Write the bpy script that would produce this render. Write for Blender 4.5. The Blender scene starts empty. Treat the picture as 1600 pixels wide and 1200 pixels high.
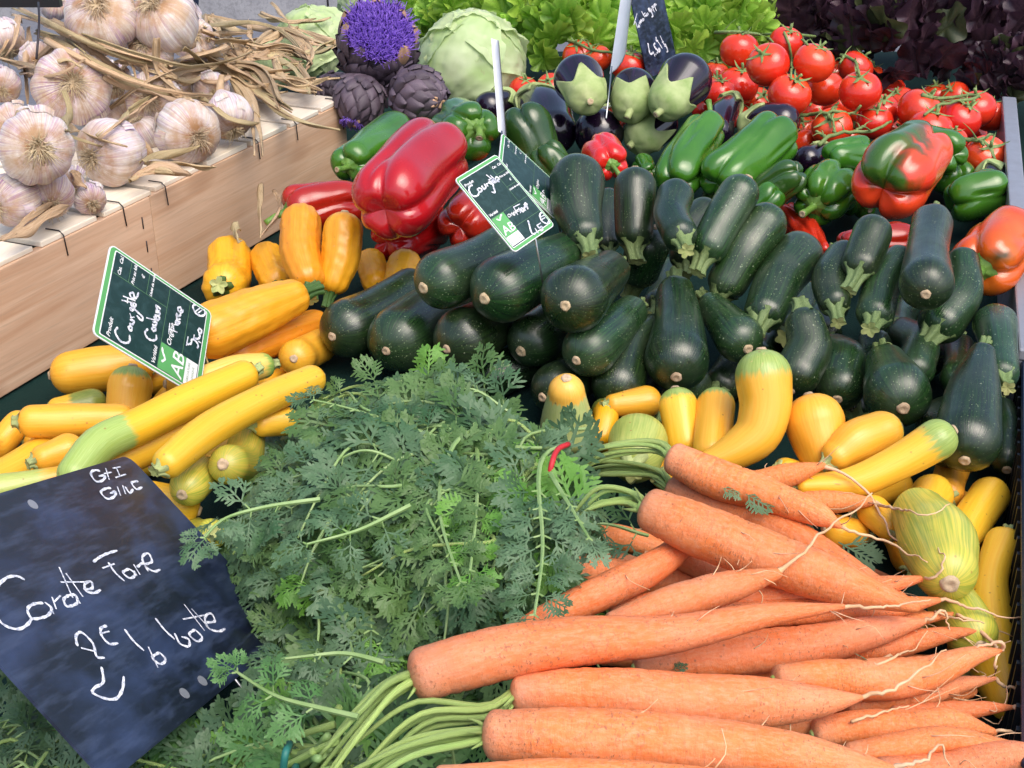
# Market stall of vegetables: courgettes, carrots, peppers, aubergines, tomatoes, lettuces, garlic.
import bpy, math, random
import numpy as np
from mathutils import Vector, Matrix
random.seed(7); RNG = np.random.default_rng(7)
scene = bpy.context.scene
# ------------------------------------------------------------------ camera, sky, sun, exposure
TZ = 0.78                                  # height of the stall top
cam_d = bpy.data.cameras.new('camera'); cam = bpy.data.objects.new('camera', cam_d)
scene.collection.objects.link(cam); scene.camera = cam
cam_d.sensor_width = 36; cam_d.lens = 36 * 2002 / 1600; cam_d.clip_start = .02; cam_d.clip_end = 500
cam.location = (0, 0, TZ + .62); cam.rotation_euler = (math.radians(63), 0, 0)
SUN_EL, SUN_AZ = 58, 150                   # overcast: soft sun behind the photographer's shoulder
world = bpy.data.worlds.new('World'); scene.world = world; world.use_nodes = True
wn = world.node_tree.nodes; wl = world.node_tree.links
sky = wn.new('ShaderNodeTexSky'); sky.sky_type = 'NISHITA'; sky.sun_disc = False
sky.sun_elevation = math.radians(SUN_EL); sky.sun_rotation = math.radians(SUN_AZ)
sky.air_density = 1.0; sky.dust_density = 4.0; sky.ozone_density = 1.0
wn['Background'].inputs['Strength'].default_value = .15
wl.new(sky.outputs[0], wn['Background'].inputs['Color'])
sun_d = bpy.data.lights.new('sun', 'SUN'); sun = bpy.data.objects.new('sun', sun_d); scene.collection.objects.link(sun)
sun_d.energy = 1.15; sun_d.angle = math.radians(50); sun_d.color = (1, .96, .9)
az = math.radians(SUN_AZ); el = math.radians(SUN_EL)
sun.rotation_euler = Vector((-math.sin(az) * math.cos(el), -math.cos(az) * math.cos(el), -math.sin(el))).to_track_quat('-Z', 'Y').to_euler()
sun.location = (0, 0, 5)
vs = scene.view_settings; vs.view_transform = 'Standard'; vs.look = 'None'; vs.gamma = 1; vs.exposure = .74; vs.use_curve_mapping = False
# ------------------------------------------------------------------ layout in metres: x, y, z, radius along each thing
PRODUCE = [
('tomato','','red tomato in shade under the upper tomatoes',[[0.4192,2.2419,0.87,0.0257]],{}),
('tomato','','red tomato in shade under the upper tomatoes',[[0.4226,2.0242,0.8498,0.0226]],{}),
('tomato','','red tomato in shade under the upper tomatoes',[[0.5735,2.1832,0.84,0.0253]],{}),
('tomato','','red tomato in shade under the upper tomatoes',[[0.6167,2.1956,0.87,0.0252]],{}),
('tomato','','red tomato in shade under the upper tomatoes',[[0.6383,2.1476,0.86,0.0248]],{}),
('tomato','','red tomato in shade under the upper tomatoes',[[0.7079,2.125,0.8549,0.0257]],{}),
('tomato','','red tomato in shade under the upper tomatoes',[[0.7288,2.0939,0.865,0.0242]],{}),
('tomato','','red tomato in shade under the upper tomatoes',[[0.6429,2.0371,0.84,0.0238]],{}),
('tomato','','red tomato in shade under the upper tomatoes',[[0.5569,2.0186,0.8305,0.0226]],{}),
('tomato','','red tomato in shade under the upper tomatoes',[[0.4372,1.9837,0.83,0.0223]],{}),
('tomato','','red tomato in shade under the upper tomatoes',[[0.2998,2.1136,0.86,0.0234]],{}),
('tomato','','red tomato in shade under the upper tomatoes',[[0.3149,2.0623,0.85,0.0229]],{}),
('tomato','','red tomato in shade under the upper tomatoes',[[0.5457,2.1865,0.8787,0.0251]],{}),
('tomato','','red tomato in shade under the upper tomatoes',[[0.7159,1.9489,0.84,0.0219]],{}),
('tomato','','red tomato in shade under the upper tomatoes',[[0.5939,1.931,0.8249,0.0218]],{}),
('tomato','','red vine tomato at the back of the topmost truss',[[0.4447,2.1053,0.95,0.0278]],{}),
('tomato','','ripe red vine tomato in the heap beside the dark red lettuce',[[0.5614,2.0992,0.91,0.0291]],{}),
('tomato','','ripe red vine tomato in the heap beside the dark red lettuce',[[0.3341,2.1057,0.899,0.0225]],{}),
('tomato','','ripe red vine tomato in the heap beside the dark red lettuce',[[0.6138,2.0035,0.88,0.0227]],{}),
('tomato','','ripe red vine tomato in the heap beside the dark red lettuce',[[0.3888,2.0084,0.8767,0.0249]],{}),
('tomato','','ripe red vine tomato in the heap beside the dark red lettuce',[[0.4783,2.0033,0.8627,0.0239]],{}),
('tomato','','ripe red vine tomato in the heap beside the dark red lettuce',[[0.5507,1.9997,0.8606,0.0217]],{}),
('tomato','','ripe red vine tomato in the heap beside the dark red lettuce',[[0.4428,1.921,0.86,0.0209]],{}),
('tomato','','ripe red vine tomato in the heap beside the dark red lettuce',[[0.3616,1.9703,0.8624,0.0214]],{}),
('tomato','','ripe red vine tomato in the heap beside the dark red lettuce',[[0.3006,2.0751,0.9012,0.0244]],{}),
('tomato','','ripe red vine tomato in the heap beside the dark red lettuce',[[0.5114,1.9866,0.8773,0.0236]],{}),
('tomato','','ripe red vine tomato in the heap beside the dark red lettuce',[[0.571,1.916,0.8564,0.023]],{}),
('tomato','','ripe red vine tomato in the heap beside the dark red lettuce',[[0.5972,1.8864,0.855,0.0237]],{}),
('tomato','','ripe red vine tomato in the heap beside the dark red lettuce',[[0.6507,1.8699,0.85,0.0225]],{}),
('tomato','','red vine tomato of the topmost truss against the frilly green lettuce',[[0.3562,2.0274,0.9548,0.0306]],{}),
('tomato','','ripe red vine tomato in the heap beside the dark red lettuce',[[0.471,1.9283,0.92,0.03]],{}),
('tomato','','ripe red vine tomato in the heap beside the dark red lettuce',[[0.3227,2.0149,0.8934,0.0271]],{}),
('tomato','','red vine tomato with its star calyx turned upward next to an aubergine',[[0.3501,1.9788,0.9104,0.0318]],{}),
('tomato','','ripe red vine tomato in the heap beside the dark red lettuce',[[0.555,1.8989,0.8926,0.0267]],{}),
('tomato','','ripe red vine tomato in the heap beside the dark red lettuce',[[0.3167,1.9393,0.9094,0.025]],{}),
('tomato','','ripe red vine tomato in the heap beside the dark red lettuce',[[0.4849,1.8869,0.8519,0.0227]],{}),
('tomato','','ripe red vine tomato in the heap beside the dark red lettuce',[[0.4974,1.8557,0.8639,0.0223]],{}),
('tomato','','ripe red vine tomato in the heap beside the dark red lettuce',[[0.4304,1.8457,0.86,0.0222]],{}),
('tomato','','red tomato under the thin dried vine tips',[[0.5315,1.8498,0.8896,0.0271]],{}),
('tomato','','broad red tomato lying under a branching green vine',[[0.4615,1.8143,0.89,0.0296]],{}),
('tomato','','red tomato at the end of its truss beside the grey metal rail',[[0.7224,1.9064,0.8828,0.0258]],{}),
('tomato','','ripe red vine tomato in the heap beside the dark red lettuce',[[0.6855,1.8713,0.9029,0.0293]],{}),
('tomato','','round red tomato hanging below its own short green vine',[[0.5039,1.8451,0.9361,0.0307]],{}),
('tomato','','big red tomato in the middle of the topmost truss',[[0.3746,1.8829,0.9652,0.0321]],{}),
('tomato','','red tomato of the topmost truss next to the dark red lettuce',[[0.4397,1.8741,0.97,0.0304]],{}),
('tomato','','red tomato hanging lowest under the topmost truss',[[0.4003,1.8347,0.9331,0.0316]],{}),
('tomato','','wide red tomato under a pale green vine above the two coloured pepper',[[0.5955,1.8493,0.9068,0.033]],{}),
('tomato','','red tomato with curled calyx in the truss above the two coloured pepper',[[0.6474,1.8231,0.8998,0.0307]],{}),
('tomato','','red tomato tucked behind the two coloured pepper',[[0.5947,1.7887,0.8944,0.0322]],{}),
('tomato','','ripe red vine tomato in the heap beside the dark red lettuce',[[0.6204,1.7593,0.888,0.0192]],{}),
('tomato','','single red tomato lying against the grey metal rail',[[0.6535,1.7179,0.8775,0.0293]],{}),
('tomato','','ripe red tomato behind the purple aubergines below the green lettuce',[[0.0195,2.0494,0.8847,0.0253]],{}),
('tomato','','ripe red tomato behind the purple aubergines below the green lettuce',[[0.0612,2.036,0.8952,0.0218]],{}),
('tomato','','ripe red tomato behind the purple aubergines below the green lettuce',[[0.1141,2.1912,0.908,0.0291]],{}),
('tomato','','ripe red tomato behind the purple aubergines below the green lettuce',[[0.1444,2.1546,0.912,0.0229]],{}),
('tomato','','red tomato between the white tag and the tomato price slate',[[0.1885,2.0695,0.92,0.0287]],{}),
('aubergine','','glossy dark aubergine behind the blank white price tag',[[-0.0101,1.9957,0.88,0.0221],[-0.0347,1.9649,0.88,0.0248]],{}),
('aubergine','','dark aubergine showing between a green pepper and the tomatoes',[[0.4288,1.7217,0.88,0.0159],[0.4024,1.692,0.88,0.02]],{}),
('aubergine','','black aubergine squeezed between a green pepper and the metal rail',[[0.6429,1.6612,0.87,0.0189],[0.6367,1.6043,0.8639,0.0184]],{}),
('aubergine','','slim purple aubergine with a dried calyx next to the tomatoes',[[0.3294,1.905,0.9036,0.0163],[0.3099,1.8543,0.8979,0.0225],[0.2949,1.7977,0.89,0.0211]],{}),
('aubergine','','black aubergine lying across the tomatoes behind a long green pepper',[[0.3418,1.8077,0.8956,0.0202],[0.3646,1.7957,0.9045,0.0264],[0.3823,1.7846,0.9076,0.0263]],{}),
('aubergine','','big black aubergine behind the dark green pepper',[[0.0297,1.9649,0.89,0.0257],[0.0484,1.9161,0.889,0.0368],[0.0618,1.8383,0.8785,0.0337]],{}),
('aubergine','','round black aubergine with its glossy end facing out under three pale calyxes',[[0.158,1.9207,0.87,0.0263],[0.126,1.8174,0.8816,0.0361]],{}),
('aubergine','','aubergine showing only its pale green calyx,lowest of the four',[[0.1868,1.8031,0.88,0.0267],[0.2137,1.8277,0.89,0.0279]],{}),
('aubergine','','aubergine with a jagged pale green calyx,middle one of three',[[0.1686,1.7967,0.93,0.0272],[0.1745,1.8294,0.94,0.0331]],{}),
('aubergine','','purple black aubergine with brown scarred calyx beside the white tag',[[0.1037,1.7613,0.95,0.0257],[0.0951,1.8115,0.96,0.0362]],{}),
('aubergine','','purple aubergine with two long calyx points in front of the tomato slate',[[0.2163,1.7654,0.94,0.0267],[0.2442,1.8077,0.96,0.0389]],{}),
('ycourgette','plain','yellow courgette in the shaded lower layer',[[0.0955,1.0379,0.8042,0.0149],[0.0783,1.0499,0.8042,0.0139]],{}),
('ycourgette','plain','yellow courgette in the shaded lower layer',[[0.3698,0.9133,0.7943,0.0136],[0.3941,0.9556,0.7931,0.0129]],{}),
('ycourgette','plain','yellow courgette in the shaded lower layer',[[0.3312,0.7388,0.7932,0.0126],[0.3523,0.7755,0.7936,0.013]],{}),
('ycourgette','plain','yellow courgette in the shaded lower layer',[[0.1382,0.9902,0.805,0.0144],[0.1699,1.0129,0.805,0.0146]],{}),
('ycourgette','plain','yellow courgette in the shaded lower layer',[[0.3725,0.9348,0.8192,0.0137],[0.3952,0.9878,0.8132,0.0143]],{}),
('ycourgette','plain','yellow courgette in the shaded lower layer',[[0.2806,0.9576,0.805,0.0129],[0.2413,0.9576,0.805,0.0129]],{}),
('ycourgette','plain','yellow courgette in the shaded lower layer',[[0.3622,0.8108,0.8031,0.0134],[0.365,0.8493,0.7999,0.0129]],{}),
('ycourgette','plain','yellow courgette in the shaded lower layer',[[0.3209,0.8599,0.805,0.014],[0.3205,0.8971,0.805,0.0134]],{}),
('ycourgette','plain','yellow courgette in the shaded lower layer',[[0.3035,0.9368,0.805,0.0138],[0.3395,0.9683,0.805,0.0141]],{}),
('ycourgette','plain','yellow courgette in the shaded lower layer',[[-0.3423,1.2047,0.805,0.0168],[-0.3714,1.1861,0.8031,0.0166]],{}),
('ycourgette','plain','yellow courgette in the shaded lower layer',[[-0.2753,1.0129,0.805,0.0146],[-0.261,1.0608,0.805,0.0152]],{}),
('ycourgette','plain','yellow courgette in the shaded lower layer',[[-0.3826,1.0586,0.7993,0.014],[-0.3339,1.0129,0.805,0.0135]],{}),
('ycourgette','plain','yellow courgette in the shaded lower layer',[[-0.4475,1.0541,0.8018,0.0139],[-0.4035,1.0524,0.8097,0.0139]],{}),
('ycourgette','plain','yellow courgette in the shaded lower layer',[[-0.2464,1.1535,0.805,0.0162],[-0.225,1.1836,0.8044,0.0159]],{}),
('ycourgette','plain','yellow courgette in the shaded lower layer',[[-0.347,1.111,0.7985,0.0158],[-0.3276,1.1656,0.7987,0.0164]],{}),
('pepper','green','green pepper in shade behind the big red one',[[-0.1266,1.7571,0.86,0.0317],[-0.1409,1.8359,0.86,0.0329]],{}),
('pepper','red','red pepper in shade behind the price labels',[[-0.0168,1.616,0.86,0.0252],[-0.026,1.67,0.86,0.026]],{}),
('pepper','green','green pepper in shade under the long green ones',[[0.2791,1.6236,0.8574,0.0254],[0.3008,1.6562,0.86,0.0258]],{}),
('pepper','green','green pepper in shade behind the two coloured one',[[0.6039,1.6883,0.8541,0.028],[0.5965,1.7248,0.8589,0.0285]],{}),
('pepper','green','green pepper in shade beside the squat one',[[0.4571,1.6066,0.8544,0.0252],[0.4583,1.6488,0.858,0.0257]],{}),
('pepper','green','green pepper mostly hidden behind the two coloured pepper',[[0.4574,1.6492,0.9019,0.0229],[0.4314,1.6382,0.9,0.0236]],{}),
('pepper','green','green pepper tucked behind the big two coloured pepper',[[0.5611,1.7144,0.8984,0.0263],[0.5778,1.6708,0.8989,0.0309]],{}),
('pepper','green','plump green pepper beside the black aubergine at the rail',[[0.6043,1.5678,0.8761,0.0302],[0.5842,1.5657,0.87,0.031]],{}),
('pepper','darkgreen','dark green pepper standing beside the blank white tag',[[0.0337,1.7274,0.8801,0.0337],[0.023,1.7396,0.911,0.0363]],{}),
('pepper','green','green pepper with its thick stalk turned outward behind the red pepper',[[-0.0559,1.6628,0.93,0.0373],[-0.0672,1.6919,0.92,0.0448]],{}),
('pepper','green','green pepper with its stalk end facing out beside the wooden crate',[[-0.1997,1.5889,0.91,0.0286],[-0.161,1.7053,0.91,0.0322]],{}),
('pepper','red','deep red pepper lying under the big red pepper',[[-0.1083,1.4662,0.8657,0.0325],[-0.1352,1.4173,0.87,0.03]],{}),
('pepper','red','red pepper resting against the wooden crate board',[[-0.2496,1.488,0.88,0.0328],[-0.2163,1.5021,0.88,0.0346]],{}),
('pepper','red','red pepper half hidden behind the front courgette price label',[[-0.0448,1.4713,0.8842,0.0293],[-0.0545,1.4371,0.8843,0.0325]],{}),
('pepper','red','big glossy red pepper with deep folds lying on the other peppers',[[-0.0939,1.404,0.97,0.0441],[-0.1234,1.2998,0.96,0.0454]],{'lobes': 4}),
('pepper','green','small green pepper peeping out beside the orange red pepper',[[0.1833,1.6724,0.87,0.013],[0.1807,1.701,0.87,0.0158]],{}),
('pepper','redorange','small orange red pepper with four lobes behind the dark courgettes',[[0.1185,1.5241,0.93,0.0228],[0.1119,1.5561,0.93,0.0256]],{}),
('pepper','green','long curved green pepper with deep lengthwise folds',[[0.2586,1.6919,0.92,0.0276],[0.218,1.6095,0.8899,0.0333]],{'lobes': 3}),
('pepper','green','long glossy green pepper lying crosswise above the dark courgettes',[[0.34,1.6456,0.9185,0.0362],[0.2792,1.5871,0.8936,0.037]],{'lobes': 4}),
('pepper','red','red pepper lying under the dark courgettes',[[0.3856,1.37,0.88,0.0167],[0.4413,1.3823,0.88,0.022]],{}),
('pepper','redsmall','small wrinkled red pepper wedged between dark courgettes',[[0.3647,1.6071,0.8313,0.016],[0.3768,1.5413,0.8288,0.0196],[0.3812,1.4914,0.8254,0.0143]],{}),
('pepper','green','squat green pepper with its round stalk facing straight out',[[0.3952,1.5624,0.8728,0.0359],[0.4033,1.5745,0.8756,0.0385]],{'lobes': 6}),
('pepper','mixed','big two coloured pepper ripening from green to red',[[0.5005,1.54,0.93,0.0412],[0.4644,1.4944,0.92,0.0511]],{'lobes': 4}),
('pepper','orange','orange red pepper with a long green stalk next to the rail',[[0.5025,1.2615,0.9054,0.0364],[0.5265,1.2948,0.91,0.0385]],{'longstem': 1}),
('pepper','darkgreen','green pepper in shade behind the dark courgettes',[[0.3267,1.5679,0.8761,0.0245],[0.3474,1.5585,0.896,0.0242]],{}),
('pepper','green','green pepper in shade under the crosswise pepper',[[0.3045,1.5275,0.8645,0.02],[0.3193,1.5289,0.8808,0.02]],{}),
('pepper','darkgreen','dark green pepper in shade behind the price labels',[[0.0694,1.674,0.8587,0.026],[0.052,1.6826,0.8829,0.026]],{}),
('ycourgette','bumpy','orange yellow courgette partly behind the dark courgettes',[[-0.1547,1.3546,0.8408,0.0161],[-0.1632,1.3866,0.85,0.0171]],{}),
('ycourgette','bumpy','ribbed orange yellow courgette end showing above the dark courgettes',[[-0.1258,1.3331,0.8458,0.0187],[-0.1219,1.3544,0.8589,0.0196]],{}),
('ycourgette','bumpy','short orange courgette leaning under the wooden crate',[[-0.2689,1.3566,0.84,0.0183],[-0.2913,1.4283,0.84,0.0198]],{}),
('ycourgette','bumpy','orange courgette nearest the crate with a dry leaf above it',[[-0.3269,1.3471,0.84,0.024],[-0.3379,1.4325,0.84,0.0252]],{}),
('ycourgette','bumpy','bumpy yellow courgette with dark stem,the second of an upright pair',[[-0.1945,1.2992,0.8652,0.0168],[-0.1879,1.3128,0.8846,0.0203],[-0.1856,1.3303,0.91,0.0211]],{}),
('ycourgette','bumpy','tall bumpy yellow courgette with dark stem beside the red pepper',[[-0.2214,1.2868,0.8748,0.018],[-0.2313,1.3137,0.8879,0.021],[-0.2357,1.3549,0.91,0.0221]],{}),
('ycourgette','bumpy','yellow courgette with rough skin lying under a thick smooth one',[[-0.2111,1.2523,0.835,0.0144],[-0.2473,1.2142,0.8353,0.018],[-0.2775,1.179,0.8344,0.017]],{}),
('ycourgette','plain','short yellow courgette touching the lowest dark courgette',[[-0.201,1.2134,0.8269,0.0174],[-0.2157,1.1573,0.8406,0.018]],{}),
('ycourgette','bumpy','thick yellow courgette with dark green stem behind the price label',[[-0.2271,1.2145,0.8802,0.0191],[-0.259,1.1881,0.876,0.0253],[-0.2951,1.1563,0.8707,0.0273]],{}),
('dcourgette','','dark courgette in the deep shade between the others',[[0.259,1.2282,0.8048,0.0204],[0.2858,1.3007,0.8014,0.0214]],{}),
('dcourgette','','dark courgette in the deep shade between the others',[[0.3041,1.2578,0.8212,0.0207],[0.3348,1.3412,0.8228,0.0218]],{}),
('dcourgette','','dark courgette in the deep shade between the others',[[0.1678,1.3409,0.815,0.0204],[0.1931,1.4373,0.815,0.0216]],{}),
('dcourgette','','dark courgette in the deep shade between the others',[[0.0738,1.3594,0.815,0.0221],[0.1016,1.458,0.815,0.0234]],{}),
('dcourgette','','dark courgette in the deep shade between the others',[[0.3309,1.1025,0.8102,0.0187],[0.3317,1.1603,0.8088,0.0195]],{}),
('dcourgette','','dark courgette in the deep shade between the others',[[0.4354,1.2072,0.815,0.0188],[0.4719,1.3045,0.8075,0.02]],{}),
('dcourgette','','dark courgette in the deep shade between the others',[[0.4136,1.2548,0.8225,0.0193],[0.4518,1.3428,0.8221,0.0204]],{}),
('dcourgette','','dark courgette in the deep shade between the others',[[0.2139,1.1562,0.8109,0.0194],[0.2395,1.1989,0.819,0.02]],{}),
('dcourgette','','dark courgette in the deep shade between the others',[[0.3787,0.9681,0.8442,0.0167],[0.4142,1.0806,0.815,0.0184]],{}),
('dcourgette','','dark courgette in the deep shade between the others',[[0.2525,1.1203,0.815,0.0177],[0.2725,1.177,0.815,0.0184]],{}),
('dcourgette','','dark courgette in the deep shade between the others',[[0.3355,1.2463,0.8265,0.0171],[0.3525,1.2959,0.8346,0.0176]],{}),
('dcourgette','','dark courgette in the deep shade between the others',[[0.0998,1.1015,0.8107,0.0187],[0.1296,1.1561,0.8109,0.0194]],{}),
('dcourgette','','dark courgette in the deep shade between the others',[[0.1548,1.0936,0.815,0.0186],[0.179,1.1401,0.8191,0.0192]],{}),
('dcourgette','','dark courgette at the bottom of the pile in deep shade',[[0.0194,1.1665,0.8311,0.0194],[-0.0194,1.1563,0.8217,0.0245]],{}),
('dcourgette','','dark courgette in the gap beside the big bottle shaped one',[[0.4559,1.178,0.84,0.015],[0.4316,1.11,0.84,0.0155]],{}),
('dcourgette','','small dark courgette at the bottom of a gap between bigger ones',[[0.3514,1.1234,0.8472,0.0125],[0.3639,1.1644,0.85,0.0167]],{}),
('dcourgette','','dark courgette low in the pile behind the wide round one',[[0.403,1.192,0.85,0.017],[0.3904,1.1122,0.85,0.0186]],{}),
('dcourgette','','matt dark courgette behind the yellow ones,in shade',[[0.3206,1.1523,0.8451,0.0211],[0.3125,1.0882,0.8442,0.0232]],{}),
('dcourgette','','dark courgette at the bottom of the pile next to the pale green squash',[[0.0826,1.1425,0.8393,0.0197],[0.0441,1.091,0.84,0.0251]],{}),
('dcourgette','','slanting matt dark courgette between two glossy ones',[[0.1396,1.1745,0.8559,0.022],[0.1011,1.0869,0.8476,0.025]],{}),
('dcourgette','','slim dark courgette along the tray edge',[[0.4542,1.0468,0.84,0.0113],[0.4362,0.9759,0.83,0.0147]],{}),
('dcourgette','','dark courgette lying along the rail with its pale stem downward',[[0.4461,1.0436,0.88,0.0146],[0.4748,1.148,0.88,0.0208]],{}),
('dcourgette','','dark courgette with ragged green stem deep between the others',[[0.1416,1.3209,0.87,0.022],[0.1486,1.3186,0.8973,0.0231]],{}),
('dcourgette','','dark courgette hidden behind two others,only its cut stem showing',[[0.1936,1.3341,0.88,0.0178],[0.217,1.3868,0.91,0.0189]],{}),
('dcourgette','','thin reddish dark courgette between two thicker ones',[[0.1083,1.3516,0.89,0.0122],[0.1111,1.4089,0.92,0.0132]],{}),
('dcourgette','','thick matt dark courgette slanting down to a ragged stem',[[0.2512,1.1642,0.8879,0.0203],[0.2986,1.2544,0.9096,0.0261]],{}),
('dcourgette','','dark courgette with big ragged stem crossing below a shorter one',[[0.3514,1.1349,0.8995,0.0179],[0.3918,1.2124,0.9191,0.0182]],{}),
('dcourgette','','bent dark courgette with a star shaped cut stem',[[0.3171,1.1618,0.9,0.0158],[0.3189,1.1888,0.9093,0.0186],[0.3386,1.2243,0.92,0.0183]],{}),
('dcourgette','','dark courgette with pale star shaped cut stem facing out',[[0.4253,1.1572,0.88,0.0222],[0.4609,1.2237,0.9146,0.0164]],{}),
('dcourgette','','dark courgette at the low end of the stack beside the yellow ones',[[-0.1122,1.2956,0.8516,0.0266],[-0.1658,1.1997,0.8537,0.0303]],{}),
('dcourgette','','glossy dark courgette with tan scar,second in the bottom row',[[-0.0686,1.2634,0.8548,0.0288],[-0.1106,1.1679,0.8569,0.0334]],{}),
('dcourgette','','glossy dark courgette lying under two bigger ones,dimpled end',[[-0.0065,1.1941,0.8705,0.0235],[-0.0451,1.1377,0.8709,0.0307]],{}),
('dcourgette','','round ended dark courgette in the middle of the bottom row',[[0.0535,1.196,0.8711,0.0209],[0.0227,1.146,0.8657,0.0265]],{}),
('dcourgette','','dark courgette with pale scar below the stubby one',[[0.1175,1.1655,0.886,0.0165],[0.0731,1.0837,0.8848,0.0252]],{}),
('dcourgette','','dark courgette on top of the stack with its stem behind the price label',[[0.0078,1.2319,0.9393,0.0228],[-0.0654,1.1459,0.9296,0.0277]],{}),
('dcourgette','','large dark courgette on top of the stack,middle one of three',[[0.0603,1.2306,0.9231,0.0236],[-0.0073,1.1213,0.9306,0.0315]],{}),
('dcourgette','','stubby dark courgette on top of the stack with hairy stem',[[0.0956,1.1878,0.92,0.021],[0.0577,1.0861,0.9351,0.0306]],{}),
('dcourgette','','long dark courgette with scratched skin beside the wrinkled red pepper',[[0.223,1.2256,0.8955,0.0205],[0.2625,1.2634,0.9417,0.0227]],{}),
('dcourgette','','dark courgette leaning uphill,matt grey green,next to the long green pepper',[[0.2029,1.2325,0.9322,0.0196],[0.2335,1.2653,0.9744,0.0204]],{}),
('dcourgette','','short dark courgette with yellow star cut stem pointing down',[[0.1699,1.2257,0.9458,0.0175],[0.173,1.2998,0.96,0.019]],{}),
('dcourgette','','dark courgette with green stem pointing down behind the slim reddish one',[[0.1308,1.2959,0.9227,0.0199],[0.1328,1.3297,0.96,0.0221]],{}),
('dcourgette','','thick pale sheened dark courgette standing beside the price labels',[[0.0726,1.216,0.9521,0.0186],[0.0672,1.2461,0.9666,0.0248],[0.0677,1.2792,0.9836,0.0279]],{}),
('dcourgette','','short dark courgette lying on top of two darker ones',[[0.345,1.1831,0.9307,0.0184],[0.3611,1.2143,0.95,0.0193]],{}),
('dcourgette','','dark courgette with a bright green nick beside its scar',[[0.4302,1.2443,0.95,0.0203],[0.4094,1.1855,0.9446,0.0202],[0.3875,1.1112,0.94,0.0246]],{}),
('dcourgette','','dark courgette pointing its blossom end at the yellow courgette',[[0.204,1.2021,0.8756,0.015],[0.2212,1.1351,0.8721,0.0231]],{}),
('dcourgette','','bent dark courgette beside the yellow one with curved neck',[[0.2769,1.1038,0.9,0.0181],[0.2786,1.0874,0.8864,0.0204],[0.2659,1.0664,0.87,0.0214]],{}),
('dcourgette','','big club shaped dark courgette hanging over the yellow ones',[[0.1665,1.2015,0.89,0.0189],[0.1634,1.147,0.8791,0.0245],[0.1566,1.0937,0.87,0.0297]],{}),
('dcourgette','','wide round dark courgette with a tan blossom scar',[[0.3515,1.0799,0.87,0.0192],[0.3463,1.0224,0.87,0.0293]],{}),
('dcourgette','','big bottle shaped dark courgette with narrow green neck',[[0.4215,1.0358,0.9006,0.0121],[0.4035,0.9948,0.8881,0.0218],[0.3821,0.9369,0.872,0.0274]],{}),
('ycourgette','plain','small yellow courgette half buried behind the carrots',[[0.2742,0.8595,0.8269,0.0118],[0.262,0.8594,0.83,0.0128]],{}),
('ycourgette','plain','small yellow courgette end under the S shaped one',[[0.2329,0.9373,0.84,0.0109],[0.2481,0.9478,0.8292,0.0116]],{}),
('ycourgette','orangegreen','narrow orange courgette with green tip behind the pale squash',[[0.082,1.0225,0.8251,0.0105],[0.0859,1.0595,0.8319,0.0114]],{}),
('ycourgette','plain','small bright yellow courgette with a pale green leaf base',[[0.0947,1.0474,0.845,0.0101],[0.1244,1.0596,0.8413,0.015]],{}),
('ycourgette','capgreen','yellow courgette with dull green tip behind the carrot stalks',[[0.154,0.9941,0.8358,0.0165],[0.1496,1.0168,0.8587,0.0173]],{}),
('ycourgette','capgreen','smooth yellow courgette with green tip next to the S shaped one',[[0.173,0.9626,0.8442,0.0155],[0.1818,1.0102,0.8622,0.0171]],{}),
('ycourgette','palegreen','round pale green squash with corky scar above the carrot stalks',[[0.1066,0.9621,0.84,0.0233],[0.1113,0.9845,0.84,0.026]],{}),
('ycourgette','paleorange','pale green egg shaped squash with an orange tip',[[0.0499,1.0172,0.8375,0.0244],[0.0481,1.0056,0.88,0.0158]],{}),
('ycourgette','plain','pear shaped golden courgette between dark courgettes and carrots',[[0.266,0.9349,0.8414,0.0152],[0.2635,0.9482,0.8556,0.0213],[0.2599,0.9628,0.8713,0.0252]],{}),
('ycourgette','capgreen','S shaped yellow courgette with green rim,the tallest yellow one',[[0.1686,0.9342,0.85,0.0108],[0.1895,0.9403,0.8577,0.0157],[0.2083,0.9489,0.8702,0.0195],[0.2152,0.9607,0.8891,0.0212],[0.214,0.9737,0.91,0.0234]],{}),
('ycourgette','capgreensmall','fat yellow courgette with pale stalk lying on the pear shaped one',[[0.2704,0.9225,0.8631,0.0133],[0.2846,0.9313,0.869,0.0177],[0.3105,0.9429,0.8736,0.0178]],{}),
('ycourgette','capgreen','long yellow courgette with light green end lying across the pile',[[0.2384,0.8907,0.8527,0.0088],[0.2752,0.8897,0.8564,0.0125],[0.3107,0.8946,0.8721,0.014],[0.342,0.9008,0.89,0.0165]],{}),
('ycourgette','plain','orange yellow courgette behind the big pale green one',[[0.3342,0.8829,0.83,0.0146],[0.3515,0.9134,0.83,0.0171]],{}),
('ycourgette','plain','yellow courgette with papery green stem end near the tray edge',[[0.3547,0.8488,0.8249,0.0127],[0.3746,0.8815,0.8229,0.0152],[0.406,0.9273,0.82,0.0163]],{}),
('ycourgette','plain','long golden courgette with thin neck along the tray edge',[[0.3844,0.8355,0.8327,0.0145],[0.367,0.8074,0.8266,0.0122],[0.3512,0.7617,0.8161,0.0174],[0.3444,0.7168,0.8085,0.019],[0.3424,0.6898,0.8055,0.015]],{}),
('ycourgette','mottled','yellow courgette mottled green next to the carrot tips',[[0.3197,0.754,0.8364,0.0181],[0.3218,0.7231,0.8374,0.018]],{}),
('ycourgette','plain','small yellow courgette showing its cut stem behind the carrot tips',[[0.2959,0.8407,0.846,0.0115],[0.2888,0.8638,0.8454,0.0128]],{}),
('ycourgette','mottled','big pale green squash with mottled skin beside the carrot tips',[[0.3133,0.8303,0.864,0.0206],[0.3123,0.7848,0.8694,0.0272],[0.306,0.7471,0.8732,0.0221]],{}),
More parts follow.
